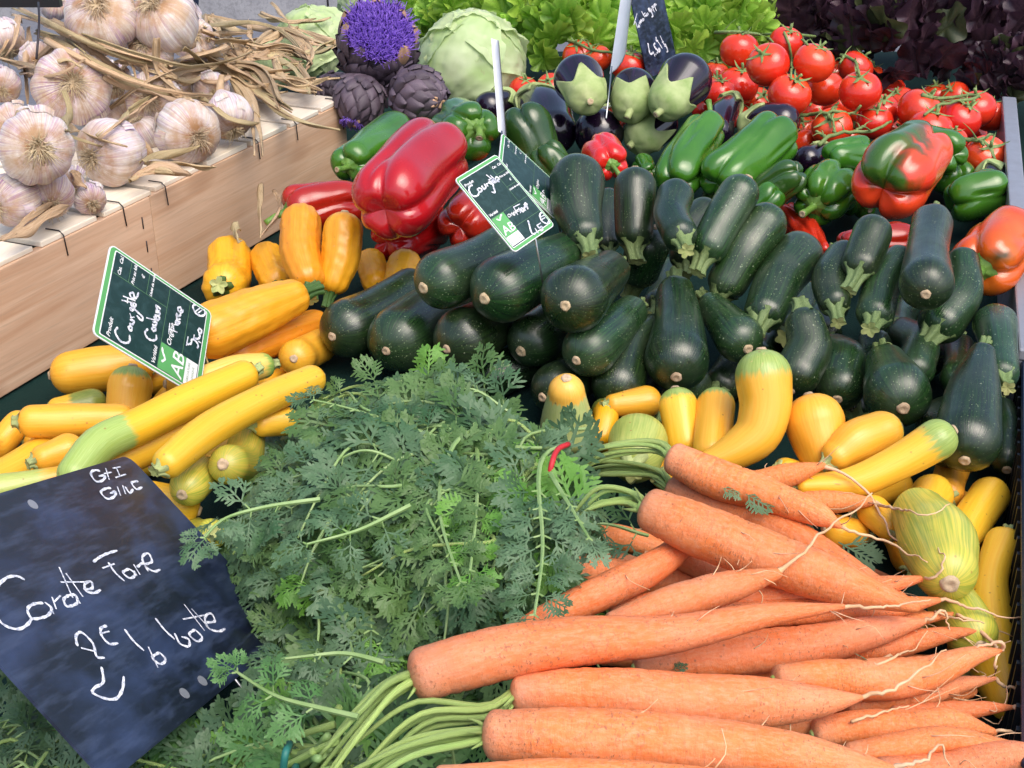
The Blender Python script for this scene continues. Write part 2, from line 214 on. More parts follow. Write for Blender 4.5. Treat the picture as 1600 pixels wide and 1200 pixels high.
('ycourgette','mottled','greenish courgette peeping between the carrot roots',[[0.294,0.7597,0.8165,0.0094],[0.3025,0.7547,0.8128,0.0098]],{}),
('ycourgette','mottled','green yellow courgette under the carrot roots',[[0.2915,0.6804,0.8165,0.01],[0.2998,0.6764,0.8115,0.0096]],{}),
('ycourgette','plain','yellow courgette hidden under the price label',[[-0.2935,1.1383,0.82,0.0191],[-0.322,1.1261,0.8262,0.0189]],{}),
('ycourgette','plain','golden courgette with dark freckled tip on the green cloth',[[-0.3808,1.1707,0.8269,0.0195],[-0.4142,1.1615,0.8256,0.0227],[-0.4418,1.154,0.825,0.0213]],{}),
('ycourgette','greenish','small green and yellow courgette behind one with a cut stem',[[-0.4385,1.0936,0.815,0.0118],[-0.4106,1.1041,0.815,0.015]],{}),
('ycourgette','capgreen','yellow courgette with a green dome end under the price label',[[-0.3679,1.0777,0.82,0.0183],[-0.3657,1.091,0.84,0.0208]],{}),
('ycourgette','plain','yellow courgette half under its neighbours on the green cloth',[[-0.4865,1.019,0.815,0.0147],[-0.4657,1.059,0.8184,0.0121]],{}),
('ycourgette','plain','smooth orange yellow courgette behind the blue grey slate',[[-0.4582,0.9441,0.8186,0.0138],[-0.4396,0.9809,0.8139,0.0171],[-0.4181,1.0287,0.8149,0.0171]],{}),
('ycourgette','plain','yellow courgette with its pale cut stem facing out',[[-0.4311,1.0128,0.8464,0.0144],[-0.3999,1.0188,0.8438,0.0151],[-0.359,1.0271,0.8413,0.0134]],{}),
('ycourgette','mottled','greenish courgette beside the edge of the carrot slate',[[-0.2396,0.8548,0.83,0.0122],[-0.2711,0.9102,0.7951,0.0136]],{}),
('ycourgette','plain','deep yellow courgette behind the upper corner of the slate',[[-0.3038,0.9113,0.83,0.0134],[-0.278,0.911,0.8214,0.0156]],{}),
('ycourgette','mottled','short green yellow squash with corky tan scar',[[-0.2605,0.9178,0.8473,0.016],[-0.2639,0.8961,0.8494,0.0157]],{}),
('ycourgette','mottled','pale green striped squash at the edge of the carrot leaves',[[-0.2316,0.9739,0.8448,0.0162],[-0.2325,0.9082,0.8629,0.0163]],{}),
('ycourgette','plain','small yellow courgette with ragged stem behind the slate',[[-0.4039,0.9577,0.84,0.0122],[-0.3886,0.971,0.84,0.0145]],{}),
('ycourgette','greenish2','pale green and orange courgette along the top of the slate',[[-0.4338,0.9033,0.84,0.0132],[-0.3967,0.9192,0.8402,0.0102],[-0.3705,0.9299,0.84,0.0092]],{}),
('ycourgette','plain','short yellow courgette with a stem scar at the carrot leaves',[[-0.2146,0.9712,0.8667,0.0111],[-0.198,0.9804,0.8641,0.0123]],{}),
('ycourgette','stemgreen','pale yellow courgette with a green pointed tip',[[-0.2427,1.1178,0.85,0.0124],[-0.2649,1.1047,0.851,0.0154],[-0.2867,1.0902,0.85,0.0146]],{}),
('ycourgette','plain','long yellow courgette in the middle of the sloping row',[[-0.2514,1.0097,0.8624,0.0114],[-0.2984,0.9647,0.8564,0.0155],[-0.3356,0.9281,0.8536,0.0156]],{}),
('ycourgette','halfgreen','long courgette half yellow half light green',[[-0.2396,1.0206,0.8877,0.0137],[-0.2764,0.98,0.8858,0.0149],[-0.3102,0.9385,0.8834,0.015],[-0.3375,0.903,0.8828,0.0151],[-0.3471,0.8759,0.8749,0.0137]],{}),
('ycourgette','plain','long yellow courgette with a knobbly stem end pointing at the slate',[[-0.2716,0.8759,0.8843,0.0127],[-0.2512,0.9154,0.8889,0.0141],[-0.2177,0.9633,0.8903,0.0136],[-0.1781,1.0103,0.8891,0.013]],{}),
('carrot','','carrot in the shade below the stalks of the thickest upper carrot',[[0.0538,0.8588,0.8255,0.0092],[0.0819,0.8559,0.8226,0.0102],[0.1226,0.8515,0.8182,0.0097],[0.1632,0.8472,0.8138,0.0041]],{}),
('carrot','','carrot in the lower layer of the pile',[[0.0185,0.7399,0.8099,0.0093],[0.0739,0.736,0.8072,0.0102],[0.129,0.7322,0.8045,0.0092],[0.1839,0.7283,0.8019,0.0041]],{}),
('carrot','','carrot in the lower layer of the pile',[[0.0429,0.6639,0.8114,0.0086],[0.1078,0.6651,0.8047,0.0099],[0.1732,0.6683,0.8019,0.0087],[0.2393,0.6734,0.8029,0.0035]],{}),
('carrot','','carrot in the lower layer of the pile',[[0.137,0.7317,0.8222,0.0091],[0.1931,0.7399,0.8243,0.0101],[0.2548,0.7474,0.8242,0.0083],[0.298,0.7533,0.8254,0.0033]],{}),
('carrot','','carrot in the lower layer of the pile',[[0.1553,0.6987,0.815,0.0089],[0.2056,0.7058,0.8147,0.0098],[0.2612,0.7135,0.8141,0.0081],[0.2988,0.7193,0.815,0.0032]],{}),
('carrot','','carrot in the lower layer of the pile',[[0.1641,0.6239,0.815,0.009],[0.2151,0.6328,0.8176,0.0095],[0.2669,0.6397,0.8166,0.0079],[0.3062,0.6445,0.815,0.0029]],{}),
('carrot','','carrot in the lower layer of the pile',[[0.1413,0.8432,0.8287,0.0091],[0.1886,0.8223,0.825,0.0104],[0.2431,0.7965,0.8196,0.0092],[0.2779,0.7787,0.815,0.0034]],{}),
('carrot','','carrot in the lower layer of the pile',[[0.1927,0.6649,0.8161,0.0086],[0.2316,0.6666,0.8173,0.0094],[0.2705,0.6683,0.8186,0.0073],[0.3008,0.6699,0.82,0.003]],{}),
('carrot','','carrot in the lower layer of the pile',[[0.1996,0.882,0.815,0.0095],[0.2364,0.8559,0.8139,0.0098],[0.2713,0.8301,0.8135,0.0065],[0.2923,0.8152,0.815,0.003]],{}),
('carrot','','dull carrot crown in the shade under the carrot leaves',[[0.0411,0.8053,0.8474,0.0082],[0.0723,0.7983,0.8418,0.0096],[0.1008,0.7927,0.8382,0.0096],[0.1339,0.7869,0.8354,0.0048]],{}),
('carrot','','brownish carrot lying under a slanting one',[[0.0413,0.7756,0.8509,0.0113],[0.0848,0.7754,0.8453,0.0127],[0.137,0.775,0.8381,0.0118],[0.1799,0.7748,0.8325,0.0062]],{}),
('carrot','','dusty carrot deep under the thickest upper carrot',[[0.1168,0.7777,0.8664,0.0093],[0.1404,0.7753,0.8579,0.0108],[0.1736,0.7736,0.8495,0.0099],[0.2165,0.7721,0.8402,0.0052]],{}),
('carrot','','carrot tip under the roots beside the mottled courgette',[[0.2447,0.6596,0.8343,0.011],[0.2748,0.6606,0.8318,0.0097],[0.303,0.6636,0.8336,0.0047]],{}),
('carrot','','slim carrot tip beside the thickest upper carrot',[[0.1765,0.7693,0.8621,0.0079],[0.2223,0.7599,0.8491,0.0093],[0.2679,0.7516,0.8382,0.0069],[0.302,0.7466,0.8323,0.0018]],{'tail': [[0.302,0.7466,0.8323],[0.3042,0.7462,0.8315],[0.2961,0.7205,0.85],[0.2981,0.7197,0.8495],[0.2999,0.7184,0.8494],[0.3016,0.717,0.8494],[0.303,0.7147,0.8501],[0.3043,0.7124,0.8508],[0.3058,0.7104,0.8513],[0.3075,0.7089,0.8516],[0.3093,0.7076,0.8519],[0.3113,0.7069,0.8519],[0.3134,0.7063,0.8519],[0.3157,0.7062,0.8514],[0.318,0.7062,0.851],[0.3203,0.7061,0.8506]]}),
('carrot','','slim carrot whose thin root reaches the tray edge',[[0.1567,0.7205,0.8394,0.009],[0.215,0.7227,0.8433,0.0099],[0.2688,0.7249,0.8471,0.0072],[0.3092,0.726,0.8491,0.0018]],{'tail': [[0.3092,0.726,0.8491],[0.3125,0.7257,0.8485],[0.3107,0.7137,0.8567],[0.3135,0.7125,0.8569],[0.3166,0.7119,0.8566],[0.32,0.7118,0.8558],[0.3237,0.7125,0.8545],[0.3277,0.7139,0.8526],[0.3318,0.7154,0.8506],[0.3359,0.7169,0.8485],[0.3397,0.7176,0.8469],[0.3434,0.7183,0.8453],[0.3469,0.7184,0.8442],[0.3503,0.7184,0.8432],[0.3536,0.718,0.8424],[0.3568,0.7177,0.8416]]}),
('carrot','','slim carrot tip touching the mottled courgette',[[0.2209,0.7039,0.8331,0.0088],[0.2649,0.7063,0.8394,0.0088],[0.3,0.7088,0.8457,0.0053],[0.3219,0.7095,0.8479,0.0013]],{'tail': [[0.3219,0.7095,0.8479],[0.3236,0.7089,0.8466],[0.3246,0.7066,0.8466],[0.3257,0.7047,0.8464],[0.3268,0.7028,0.8461],[0.3265,0.6978,0.8483],[0.3261,0.6928,0.8505],[0.3226,0.6817,0.8574],[0.3183,0.6706,0.8641],[0.3117,0.656,0.8735],[0.3106,0.6542,0.8726],[0.3103,0.6541,0.8702],[0.3155,0.6656,0.8583],[0.3193,0.6742,0.8488],[0.3231,0.6827,0.8392],[0.3255,0.6883,0.832]]}),
('carrot','','slim carrot under the one with the upturned tip',[[0.2181,0.6407,0.8426,0.0082],[0.2574,0.65,0.8451,0.0087],[0.2928,0.6576,0.8462,0.0054],[0.3174,0.6621,0.8456,0.0013]],{'tail': [[0.3174,0.6621,0.8456],[0.3191,0.6618,0.8449],[0.32,0.6599,0.8456],[0.3213,0.6588,0.8456],[0.3226,0.6577,0.8456],[0.3243,0.6573,0.845],[0.326,0.657,0.8444],[0.3277,0.6567,0.8437],[0.3293,0.6563,0.8429],[0.3306,0.6558,0.8419],[0.3316,0.6551,0.8406],[0.3324,0.6544,0.8392],[0.3332,0.6536,0.8377],[0.334,0.6529,0.8363],[0.3348,0.6521,0.8348],[0.3356,0.6514,0.8333]]}),
('carrot','','small carrot tip lying against the long golden courgette',[[0.2409,0.6214,0.8491,0.0072],[0.274,0.6254,0.8507,0.0073],[0.2989,0.6278,0.8507,0.0044],[0.3177,0.6292,0.85,0.0012]],{'tail': [[0.3177,0.6292,0.85],[0.3185,0.6291,0.8498],[0.3184,0.6275,0.851],[0.3187,0.6266,0.8515],[0.3191,0.6258,0.852],[0.3198,0.6257,0.8519],[0.3205,0.6256,0.8517],[0.3212,0.6255,0.8515],[0.322,0.6254,0.8514],[0.3227,0.6253,0.8512],[0.3234,0.6252,0.851],[0.3241,0.6252,0.8509],[0.3249,0.6251,0.8507],[0.3256,0.625,0.8505],[0.3263,0.6249,0.8504],[0.327,0.6248,0.8502]]}),
('carrot','','slim carrot between the longest and the straight one',[[0.1211,0.6829,0.8337,0.0078],[0.1647,0.6848,0.8321,0.0087],[0.2131,0.6878,0.8324,0.0065],[0.2484,0.6913,0.835,0.0013]],{'tail': [[0.2484,0.6913,0.835],[0.2507,0.6918,0.836],[0.233,0.6374,0.8815],[0.2357,0.6392,0.8813],[0.2383,0.641,0.8811],[0.2413,0.6437,0.8802],[0.249,0.6588,0.8693],[0.2554,0.6702,0.8614],[0.2619,0.6817,0.8535],[0.2657,0.6867,0.8512],[0.2693,0.6919,0.8491],[0.2712,0.6935,0.8502],[0.273,0.6951,0.8514],[0.2746,0.6961,0.8533],[0.2761,0.697,0.8551],[0.2776,0.6979,0.857]]}),
('carrot','','slim carrot crossing under the uppermost one,tip upward',[[0.1821,0.8913,0.8554,0.0094],[0.1983,0.8897,0.8564,0.0099],[0.2226,0.8905,0.8643,0.0098],[0.2498,0.8907,0.872,0.0031]],{'tail': [[0.2498,0.8907,0.872],[0.2563,0.8904,0.8713],[0.262,0.8876,0.8718],[0.2673,0.8845,0.8714],[0.272,0.8807,0.87],[0.2764,0.8766,0.868],[0.2801,0.8714,0.8662],[0.2831,0.8659,0.8639],[0.2846,0.8586,0.8622],[0.2856,0.851,0.8602],[0.2861,0.8423,0.8589],[0.2858,0.8318,0.8588],[0.2855,0.8212,0.8591],[0.284,0.8063,0.8631],[0.2836,0.7921,0.8683],[0.2829,0.7756,0.8768]]}),
('carrot','','small carrot behind the uppermost one with a bent root',[[0.2165,0.8646,0.8509,0.0076],[0.2362,0.8631,0.8542,0.0091],[0.2592,0.8603,0.856,0.0086],[0.2825,0.8579,0.8587,0.0035]],{'tail': [[0.2825,0.8579,0.8587],[0.287,0.8573,0.8576],[0.2886,0.8486,0.8617],[0.2897,0.8386,0.8666],[0.2906,0.8286,0.8715],[0.2907,0.8164,0.8774],[0.2905,0.8042,0.8831],[0.2905,0.7928,0.8882],[0.2907,0.7823,0.8927],[0.2922,0.7757,0.895],[0.2946,0.7716,0.8965],[0.2977,0.7702,0.8979],[0.3017,0.7713,0.8988],[0.3061,0.7738,0.8991],[0.3111,0.7774,0.8988],[0.3165,0.7824,0.8976]]}),
('carrot','','carrot between the two upper carrots of the tied bunch',[[0.1311,0.8788,0.857,0.0118],[0.165,0.8467,0.8563,0.014],[0.2031,0.8112,0.8591,0.0145],[0.2453,0.7645,0.8598,0.0102],[0.276,0.7254,0.8605,0.0031]],{'stalk': [[0.1311,0.8788,0.857],[0.1229,0.8986,0.857],[0.0848,0.9139,0.857],[0.0377,0.9308,0.852]]}),
('carrot','','uppermost carrot of the red banded bunch',[[0.1293,0.8744,0.8881,0.0131],[0.1543,0.8561,0.8856,0.0154],[0.1942,0.828,0.8844,0.0131],[0.2317,0.7979,0.881,0.0057],[0.2405,0.7905,0.8802,0.0019]],{'tail': [[0.2405,0.7905,0.8802],[0.2448,0.7897,0.8786],[0.2486,0.7872,0.8781],[0.2527,0.7856,0.8771],[0.2567,0.7839,0.8761],[0.261,0.783,0.8746],[0.2652,0.782,0.8731],[0.2692,0.7802,0.8721],[0.2729,0.7778,0.8714],[0.2759,0.7737,0.8718],[0.2785,0.7685,0.8729],[0.2803,0.7611,0.8755],[0.2816,0.7528,0.8788],[0.2824,0.7434,0.8829],[0.2836,0.7352,0.8862],[0.2861,0.7308,0.8869]],'stalk': [[0.1293,0.8744,0.8881],[0.1219,0.8896,0.8881],[0.0767,0.8885,0.8881],[0.0348,0.8849,0.8831]]}),
('carrot','','long carrot under the one with the forked white root',[[0.071,0.7205,0.856,0.008],[0.1335,0.7263,0.8626,0.0102],[0.2008,0.7301,0.8652,0.0107],[0.2549,0.7326,0.8661,0.008],[0.2865,0.7367,0.8719,0.0022]],{'tail': [[0.2865,0.7367,0.8719],[0.2883,0.7373,0.8729],[0.2864,0.7282,0.8808],[0.2877,0.7275,0.8827],[0.2891,0.7271,0.8844],[0.2904,0.727,0.886],[0.2916,0.7273,0.8877],[0.2927,0.7279,0.8894],[0.2938,0.7288,0.891],[0.2948,0.7298,0.8925],[0.2956,0.7311,0.8938],[0.2958,0.7326,0.8949],[0.2953,0.7342,0.8957],[0.2944,0.7361,0.8964],[0.2936,0.7384,0.8967],[0.293,0.7412,0.8967]]}),
('carrot','','carrot with a straight thin tip in the middle of the pile',[[0.1449,0.7104,0.8582,0.0097],[0.2207,0.7161,0.8593,0.0093],[0.2656,0.7196,0.8605,0.008],[0.2949,0.7231,0.8633,0.0022]],{'tail': [[0.2949,0.7231,0.8633],[0.2989,0.7226,0.8624],[0.3022,0.7205,0.8627],[0.3058,0.7192,0.8624],[0.3095,0.7179,0.8621],[0.3134,0.7175,0.8611],[0.3174,0.717,0.8602],[0.3214,0.7165,0.8593],[0.3253,0.7161,0.8584],[0.3293,0.7156,0.8576],[0.3333,0.7152,0.8567],[0.3373,0.7147,0.8558],[0.3413,0.7143,0.855],[0.3452,0.7139,0.8541],[0.3492,0.7134,0.8532],[0.3532,0.713,0.8524]]}),
('carrot','','carrot lying slantwise under the thickest one',[[0.1321,0.7768,0.8804,0.0083],[0.1092,0.7566,0.8787,0.0105],[0.0657,0.7169,0.8765,0.0123],[0.0262,0.6823,0.8791,0.0097],[-0.0041,0.6545,0.8821,0.0069]],{}),
('carrot','','thickest upper carrot with a dusty pale shoulder',[[0.0985,0.7658,0.9099,0.0154],[0.1254,0.753,0.9033,0.0188],[0.1676,0.7337,0.895,0.0185],[0.2166,0.7128,0.8885,0.0147],[0.2657,0.6911,0.8819,0.0047]],{'stalk': [[0.0985,0.7658,0.9099],[0.0871,0.7802,0.9099],[0.0643,0.7819,0.9099],[0.0413,0.7795,0.9049]]}),
('carrot','','carrot whose long root sticks up across the pile',[[0.0625,0.651,0.9,0.006],[0.103,0.6718,0.9024,0.0111],[0.1427,0.6887,0.9007,0.0105],[0.1755,0.7026,0.9,0.0043]],{'tail': [[0.1755,0.7026,0.9],[0.18,0.7039,0.9026],[0.184,0.7036,0.9065],[0.1882,0.7041,0.9097],[0.1924,0.7047,0.913],[0.1967,0.7062,0.9158],[0.2008,0.7077,0.9188],[0.2048,0.7093,0.9219],[0.2089,0.7108,0.925],[0.2129,0.7124,0.9281],[0.2169,0.714,0.9313],[0.2209,0.7156,0.9345],[0.2248,0.7173,0.9377],[0.2288,0.7189,0.9409],[0.2327,0.7205,0.9441],[0.2366,0.7222,0.9473]]}),
('carrot','','carrot in shade below the longest one',[[0.0836,0.6619,0.8553,0.0084],[0.1487,0.6771,0.8547,0.014],[0.2069,0.6901,0.854,0.0134],[0.2526,0.7008,0.8547,0.0091],[0.2805,0.7079,0.8563,0.0031]],{'tail': [[0.2805,0.7079,0.8563],[0.2831,0.7085,0.8575],[0.285,0.7075,0.86],[0.2872,0.7074,0.8619],[0.2894,0.7072,0.8637],[0.2919,0.7078,0.865],[0.2943,0.7083,0.8659],[0.2964,0.7083,0.8658],[0.2978,0.7076,0.8645],[0.299,0.7064,0.8623],[0.3001,0.7052,0.8599],[0.3011,0.704,0.8575],[0.3022,0.7028,0.8551],[0.3033,0.7016,0.8527],[0.3044,0.7003,0.8503],[0.3054,0.6991,0.8479]]}),
('carrot','','carrot with an upturned reddish tip reaching past the courgettes',[[0.1686,0.6317,0.87,0.01],[0.2021,0.6366,0.8669,0.0125],[0.2276,0.6408,0.8655,0.0134],[0.2663,0.6478,0.8649,0.0115],[0.3012,0.6554,0.8669,0.0058],[0.3167,0.6602,0.8703,0.0012]],{'tail': [[0.3167,0.6602,0.8703],[0.3174,0.6613,0.8725],[0.3169,0.6607,0.8756],[0.316,0.6606,0.8776],[0.3139,0.6601,0.8789],[0.3115,0.6602,0.8792],[0.309,0.6603,0.8792],[0.3066,0.6601,0.8789],[0.3042,0.6597,0.8783],[0.3019,0.6592,0.8774],[0.2995,0.6583,0.8768],[0.297,0.6574,0.8761],[0.2943,0.6558,0.876],[0.2915,0.6542,0.8759],[0.2885,0.6519,0.8763],[0.2855,0.6497,0.8768]]}),
('carrot','','narrow carrot tip between two thick carrots',[[0.1511,0.6134,0.85,0.008],[0.1754,0.6155,0.8502,0.0084],[0.2079,0.618,0.85,0.0024]],{'tail': [[0.2079,0.618,0.85],[0.2106,0.6183,0.8506],[0.2073,0.6011,0.8667],[0.21,0.6016,0.867],[0.2127,0.6022,0.8673],[0.2154,0.6028,0.8676],[0.2182,0.6036,0.8678],[0.2211,0.6046,0.8678],[0.224,0.6058,0.8677],[0.2271,0.6075,0.8673],[0.2309,0.6111,0.8652],[0.2344,0.6139,0.8639],[0.2379,0.6167,0.8626],[0.2409,0.6181,0.8626],[0.2439,0.6194,0.8625],[0.2466,0.6202,0.863]]}),
('carrot','','dark orange carrot with flat tip near the tray',[[0.189,0.6048,0.851,0.0087],[0.2126,0.6059,0.8526,0.011],[0.2442,0.6071,0.8546,0.0118],[0.2719,0.608,0.8558,0.0091],[0.2956,0.6057,0.8508,0.0032]],{'tail': [[0.2956,0.6057,0.8508],[0.2971,0.6056,0.8506],[0.298,0.6039,0.8518],[0.2992,0.6031,0.8523],[0.3003,0.6022,0.8528],[0.3019,0.6021,0.8526],[0.3035,0.602,0.8525],[0.3051,0.6019,0.8523],[0.3066,0.6018,0.8521],[0.3082,0.6017,0.8519],[0.3098,0.6016,0.8517],[0.3113,0.6015,0.8515],[0.3129,0.6014,0.8513],[0.3145,0.6013,0.8512],[0.316,0.6013,0.851],[0.3176,0.6012,0.8508]]}),
('carrot','','pale pinkish carrot near the tray edge',[[0.2008,0.5761,0.8599,0.0076],[0.2277,0.579,0.8631,0.0083],[0.2584,0.5808,0.8639,0.0084],[0.2855,0.5813,0.8624,0.0065],[0.3087,0.5808,0.8594,0.0027]],{}),
('carrot','','carrot at the lowest edge of the pile with curled root',[[0.2162,0.5625,0.8603,0.0086],[0.2546,0.5665,0.861,0.0097],[0.2932,0.5703,0.8613,0.0086],[0.3166,0.5721,0.8606,0.0057]],{}),
('carrot','','longest carrot lying on top of the lower bunch',[[-0.0525,0.5997,0.9008,0.016],[-0.0192,0.6108,0.9032,0.0169],[0.0392,0.6268,0.9025,0.0153],[0.0998,0.6423,0.9008,0.0124],[0.1625,0.658,0.8996,0.0077],[0.2126,0.6697,0.8979,0.0021]],{'tail': [[0.2126,0.6697,0.8979],[0.2163,0.6698,0.898],[0.2194,0.6683,0.8994],[0.2228,0.6675,0.9001],[0.2262,0.6668,0.9009],[0.2299,0.6669,0.9011],[0.2336,0.667,0.9012],[0.2373,0.6671,0.9015],[0.2409,0.6673,0.9018],[0.2446,0.6675,0.9023],[0.2482,0.6677,0.9027],[0.2519,0.668,0.9032],[0.2555,0.6682,0.9036],[0.2592,0.6684,0.9041],[0.2628,0.6687,0.9046],[0.2665,0.6689,0.905]],'stalk': [[-0.0525,0.5997,0.9008],[-0.0683,0.5894,0.9008],[-0.0852,0.5604,0.9008],[-0.1071,0.5453,0.8958]]}),
('carrot','','straight bright carrot with hooked white root',[[0.0046,0.597,0.888,0.0111],[0.0383,0.5984,0.8873,0.0145],[0.096,0.5994,0.8835,0.0154],[0.1541,0.6004,0.8797,0.0143],[0.193,0.6017,0.8785,0.0073],[0.2106,0.6034,0.88,0.0019]],{'tail': [[0.2106,0.6034,0.88],[0.2146,0.6039,0.881],[0.218,0.6028,0.8833],[0.2216,0.6025,0.8849],[0.2252,0.6023,0.8865],[0.2291,0.6029,0.8877],[0.2328,0.6036,0.8891],[0.2363,0.6045,0.8909],[0.2398,0.6054,0.8927],[0.2433,0.6064,0.8946],[0.2467,0.6074,0.8966],[0.2498,0.6085,0.8988],[0.2526,0.6098,0.9014],[0.2551,0.6113,0.9043],[0.2575,0.6128,0.9072],[0.2599,0.6143,0.9101]],'stalk': [[0.0046,0.597,0.888],[-0.0105,0.5841,0.888],[-0.0521,0.5748,0.888],[-0.0925,0.5514,0.883]]}),
('carrot','','thickest carrot with a dusty pink crown at the table front',[[-0.0089,0.5493,0.9,0.0143],[0.0355,0.5452,0.9029,0.0171],[0.1054,0.5365,0.9034,0.0158],[0.1568,0.5294,0.9027,0.0122],[0.2039,0.5216,0.9,0.0041]],{'tail': [[0.2039,0.5216,0.9],[0.2067,0.5221,0.901],[0.2089,0.5211,0.9034],[0.2115,0.5208,0.905],[0.214,0.5205,0.9067],[0.2167,0.5211,0.9077],[0.2193,0.5217,0.9091],[0.2214,0.5226,0.9108],[0.2233,0.5237,0.9129],[0.225,0.5247,0.9148],[0.2266,0.5252,0.9159],[0.2278,0.5249,0.9153],[0.2286,0.5239,0.9134],[0.2294,0.5227,0.9109],[0.2301,0.5213,0.9083],[0.2309,0.52,0.9056]],'stalk': [[-0.0089,0.5493,0.9],[-0.025,0.5473,0.9],[-0.0564,0.5372,0.9],[-0.0977,0.5263,0.895]]}),
('carrot','','carrot at the very front edge,only its upper side showing',[[-0.0368,0.5028,0.91,0.0084],[0.0334,0.5023,0.9123,0.0104],[0.1,0.5006,0.9122,0.0093],[0.1498,0.4983,0.91,0.005]],{}),
('garlic','','garlic bulb in shade under the other bulbs',[[-0.7265,1.9763,0.9495,0.0295]],{'root': [0.4,-0.915,-0.058]}),
('garlic','','garlic bulb in shade under the other bulbs',[[-0.5722,1.8431,0.9477,0.0277]],{'root': [0.4,-0.915,-0.058]}),
('garlic','','garlic bulb in shade under the other bulbs',[[-0.4685,1.8758,0.9491,0.029]],{'root': [0.387,-0.921,-0.037]}),
('garlic','','garlic bulb in shade under the other bulbs',[[-0.5149,1.6803,0.945,0.0238]],{'root': [0.429,-0.898,-0.104]}),
('garlic','','garlic bulb in shade under the other bulbs',[[-0.4281,1.8148,0.9455,0.0255]],{'root': [0.429,-0.898,-0.104]}),
('garlic','','garlic bulb in shade under the other bulbs',[[-0.6527,1.6485,0.9451,0.0251]],{'root': [0.4,-0.915,-0.058]}),
('garlic','','garlic bulb in shade under the other bulbs',[[-0.469,1.3611,0.9378,0.0178]],{'root': [0.48,-0.856,-0.192]}),
('garlic','','garlic bulb in shade under the other bulbs',[[-0.6492,2.2237,0.9527,0.0327]],{'root': [0.4,-0.915,-0.058]}),
('garlic','','small white garlic bulb behind the other bulbs',[[-0.8023,2.3022,0.97,0.0247]],{'root': [0.455,-0.476,0.753]}),
('garlic','','papery garlic bulb squeezed between bigger bulbs',[[-0.4733,1.6159,0.9416,0.0214]],{'root': [-0.385,-0.105,0.917]}),
('garlic','','small garlic bulb behind the bulb by the crate edge',[[-0.4905,1.3607,0.9586,0.0176]],{'root': [0.28,-0.893,-0.353]}),
('garlic','','garlic bulb under the dark bar with brown skin',[[-0.7959,2.0303,0.97,0.032]],{'root': [0.393,-0.671,-0.629]}),
('garlic','','purple garlic bulb partly hidden by dry stalks',[[-0.712,1.7856,0.96,0.025]],{'root': [0.214,-0.947,-0.239]}),
('garlic','','pale lilac garlic bulb at the crate corner with dry stalk',[[-0.3625,1.6187,0.96,0.0303]],{'root': [0.371,-0.675,-0.637]}),
('garlic','','garlic bulb with brown roots under the crossing stalks',[[-0.466,1.6537,0.9758,0.0358]],{'root': [0.047,-0.995,0.089]}),
('garlic','','clean white garlic bulb under the big root faced one',[[-0.4639,1.8816,1.0015,0.0315]],{'root': [0.294,-0.823,0.485]}),
('garlic','','smooth white garlic bulb lying behind the crossing stalks',[[-0.4735,1.6972,1.0223,0.0294]],{'root': [-0.143,-0.625,0.767]}),
('garlic','','garlic bulb with lilac blotches hanging by the crate edge',[[-0.5036,1.3274,0.955,0.0284]],{'root': [0.439,-0.83,-0.343]}),
('garlic','','strongly purple streaked garlic bulb at the crate edge',[[-0.5269,1.2932,0.9594,0.0284]],{'root': [-0.476,-0.879,-0.033]}),
('garlic','','flattened garlic bulb with dark root disc near the crate edge',[[-0.4713,1.4619,0.96,0.039]],{'root': [-0.5,-0.864,0.052]}),
('garlic','','cream garlic bulb with brown root tuft near the crate corner',[[-0.4005,1.5509,0.96,0.0395]],{'root': [0.62,-0.781,-0.073]}),
('garlic','','large garlic bulb with a wide brown root disc,on top',[[-0.4511,1.7002,1.0662,0.0433]],{'root': [-0.288,-0.607,0.741]}),
('garlic','','white garlic bulb with a pink clove and round root disc',[[-0.5263,1.6804,1.0717,0.0452]],{'root': [0.055,-0.792,0.608]}),
('garlic','','big purple striped garlic bulb with bristly pale roots',[[-0.5624,1.6303,0.995,0.049]],{'root': [0.367,-0.863,0.346]}),
('garlic','','big cream and purple garlic bulb at the crate edge',[[-0.4955,1.2981,1.0148,0.0386]],{'root': [0.466,-0.861,0.206]}),
]
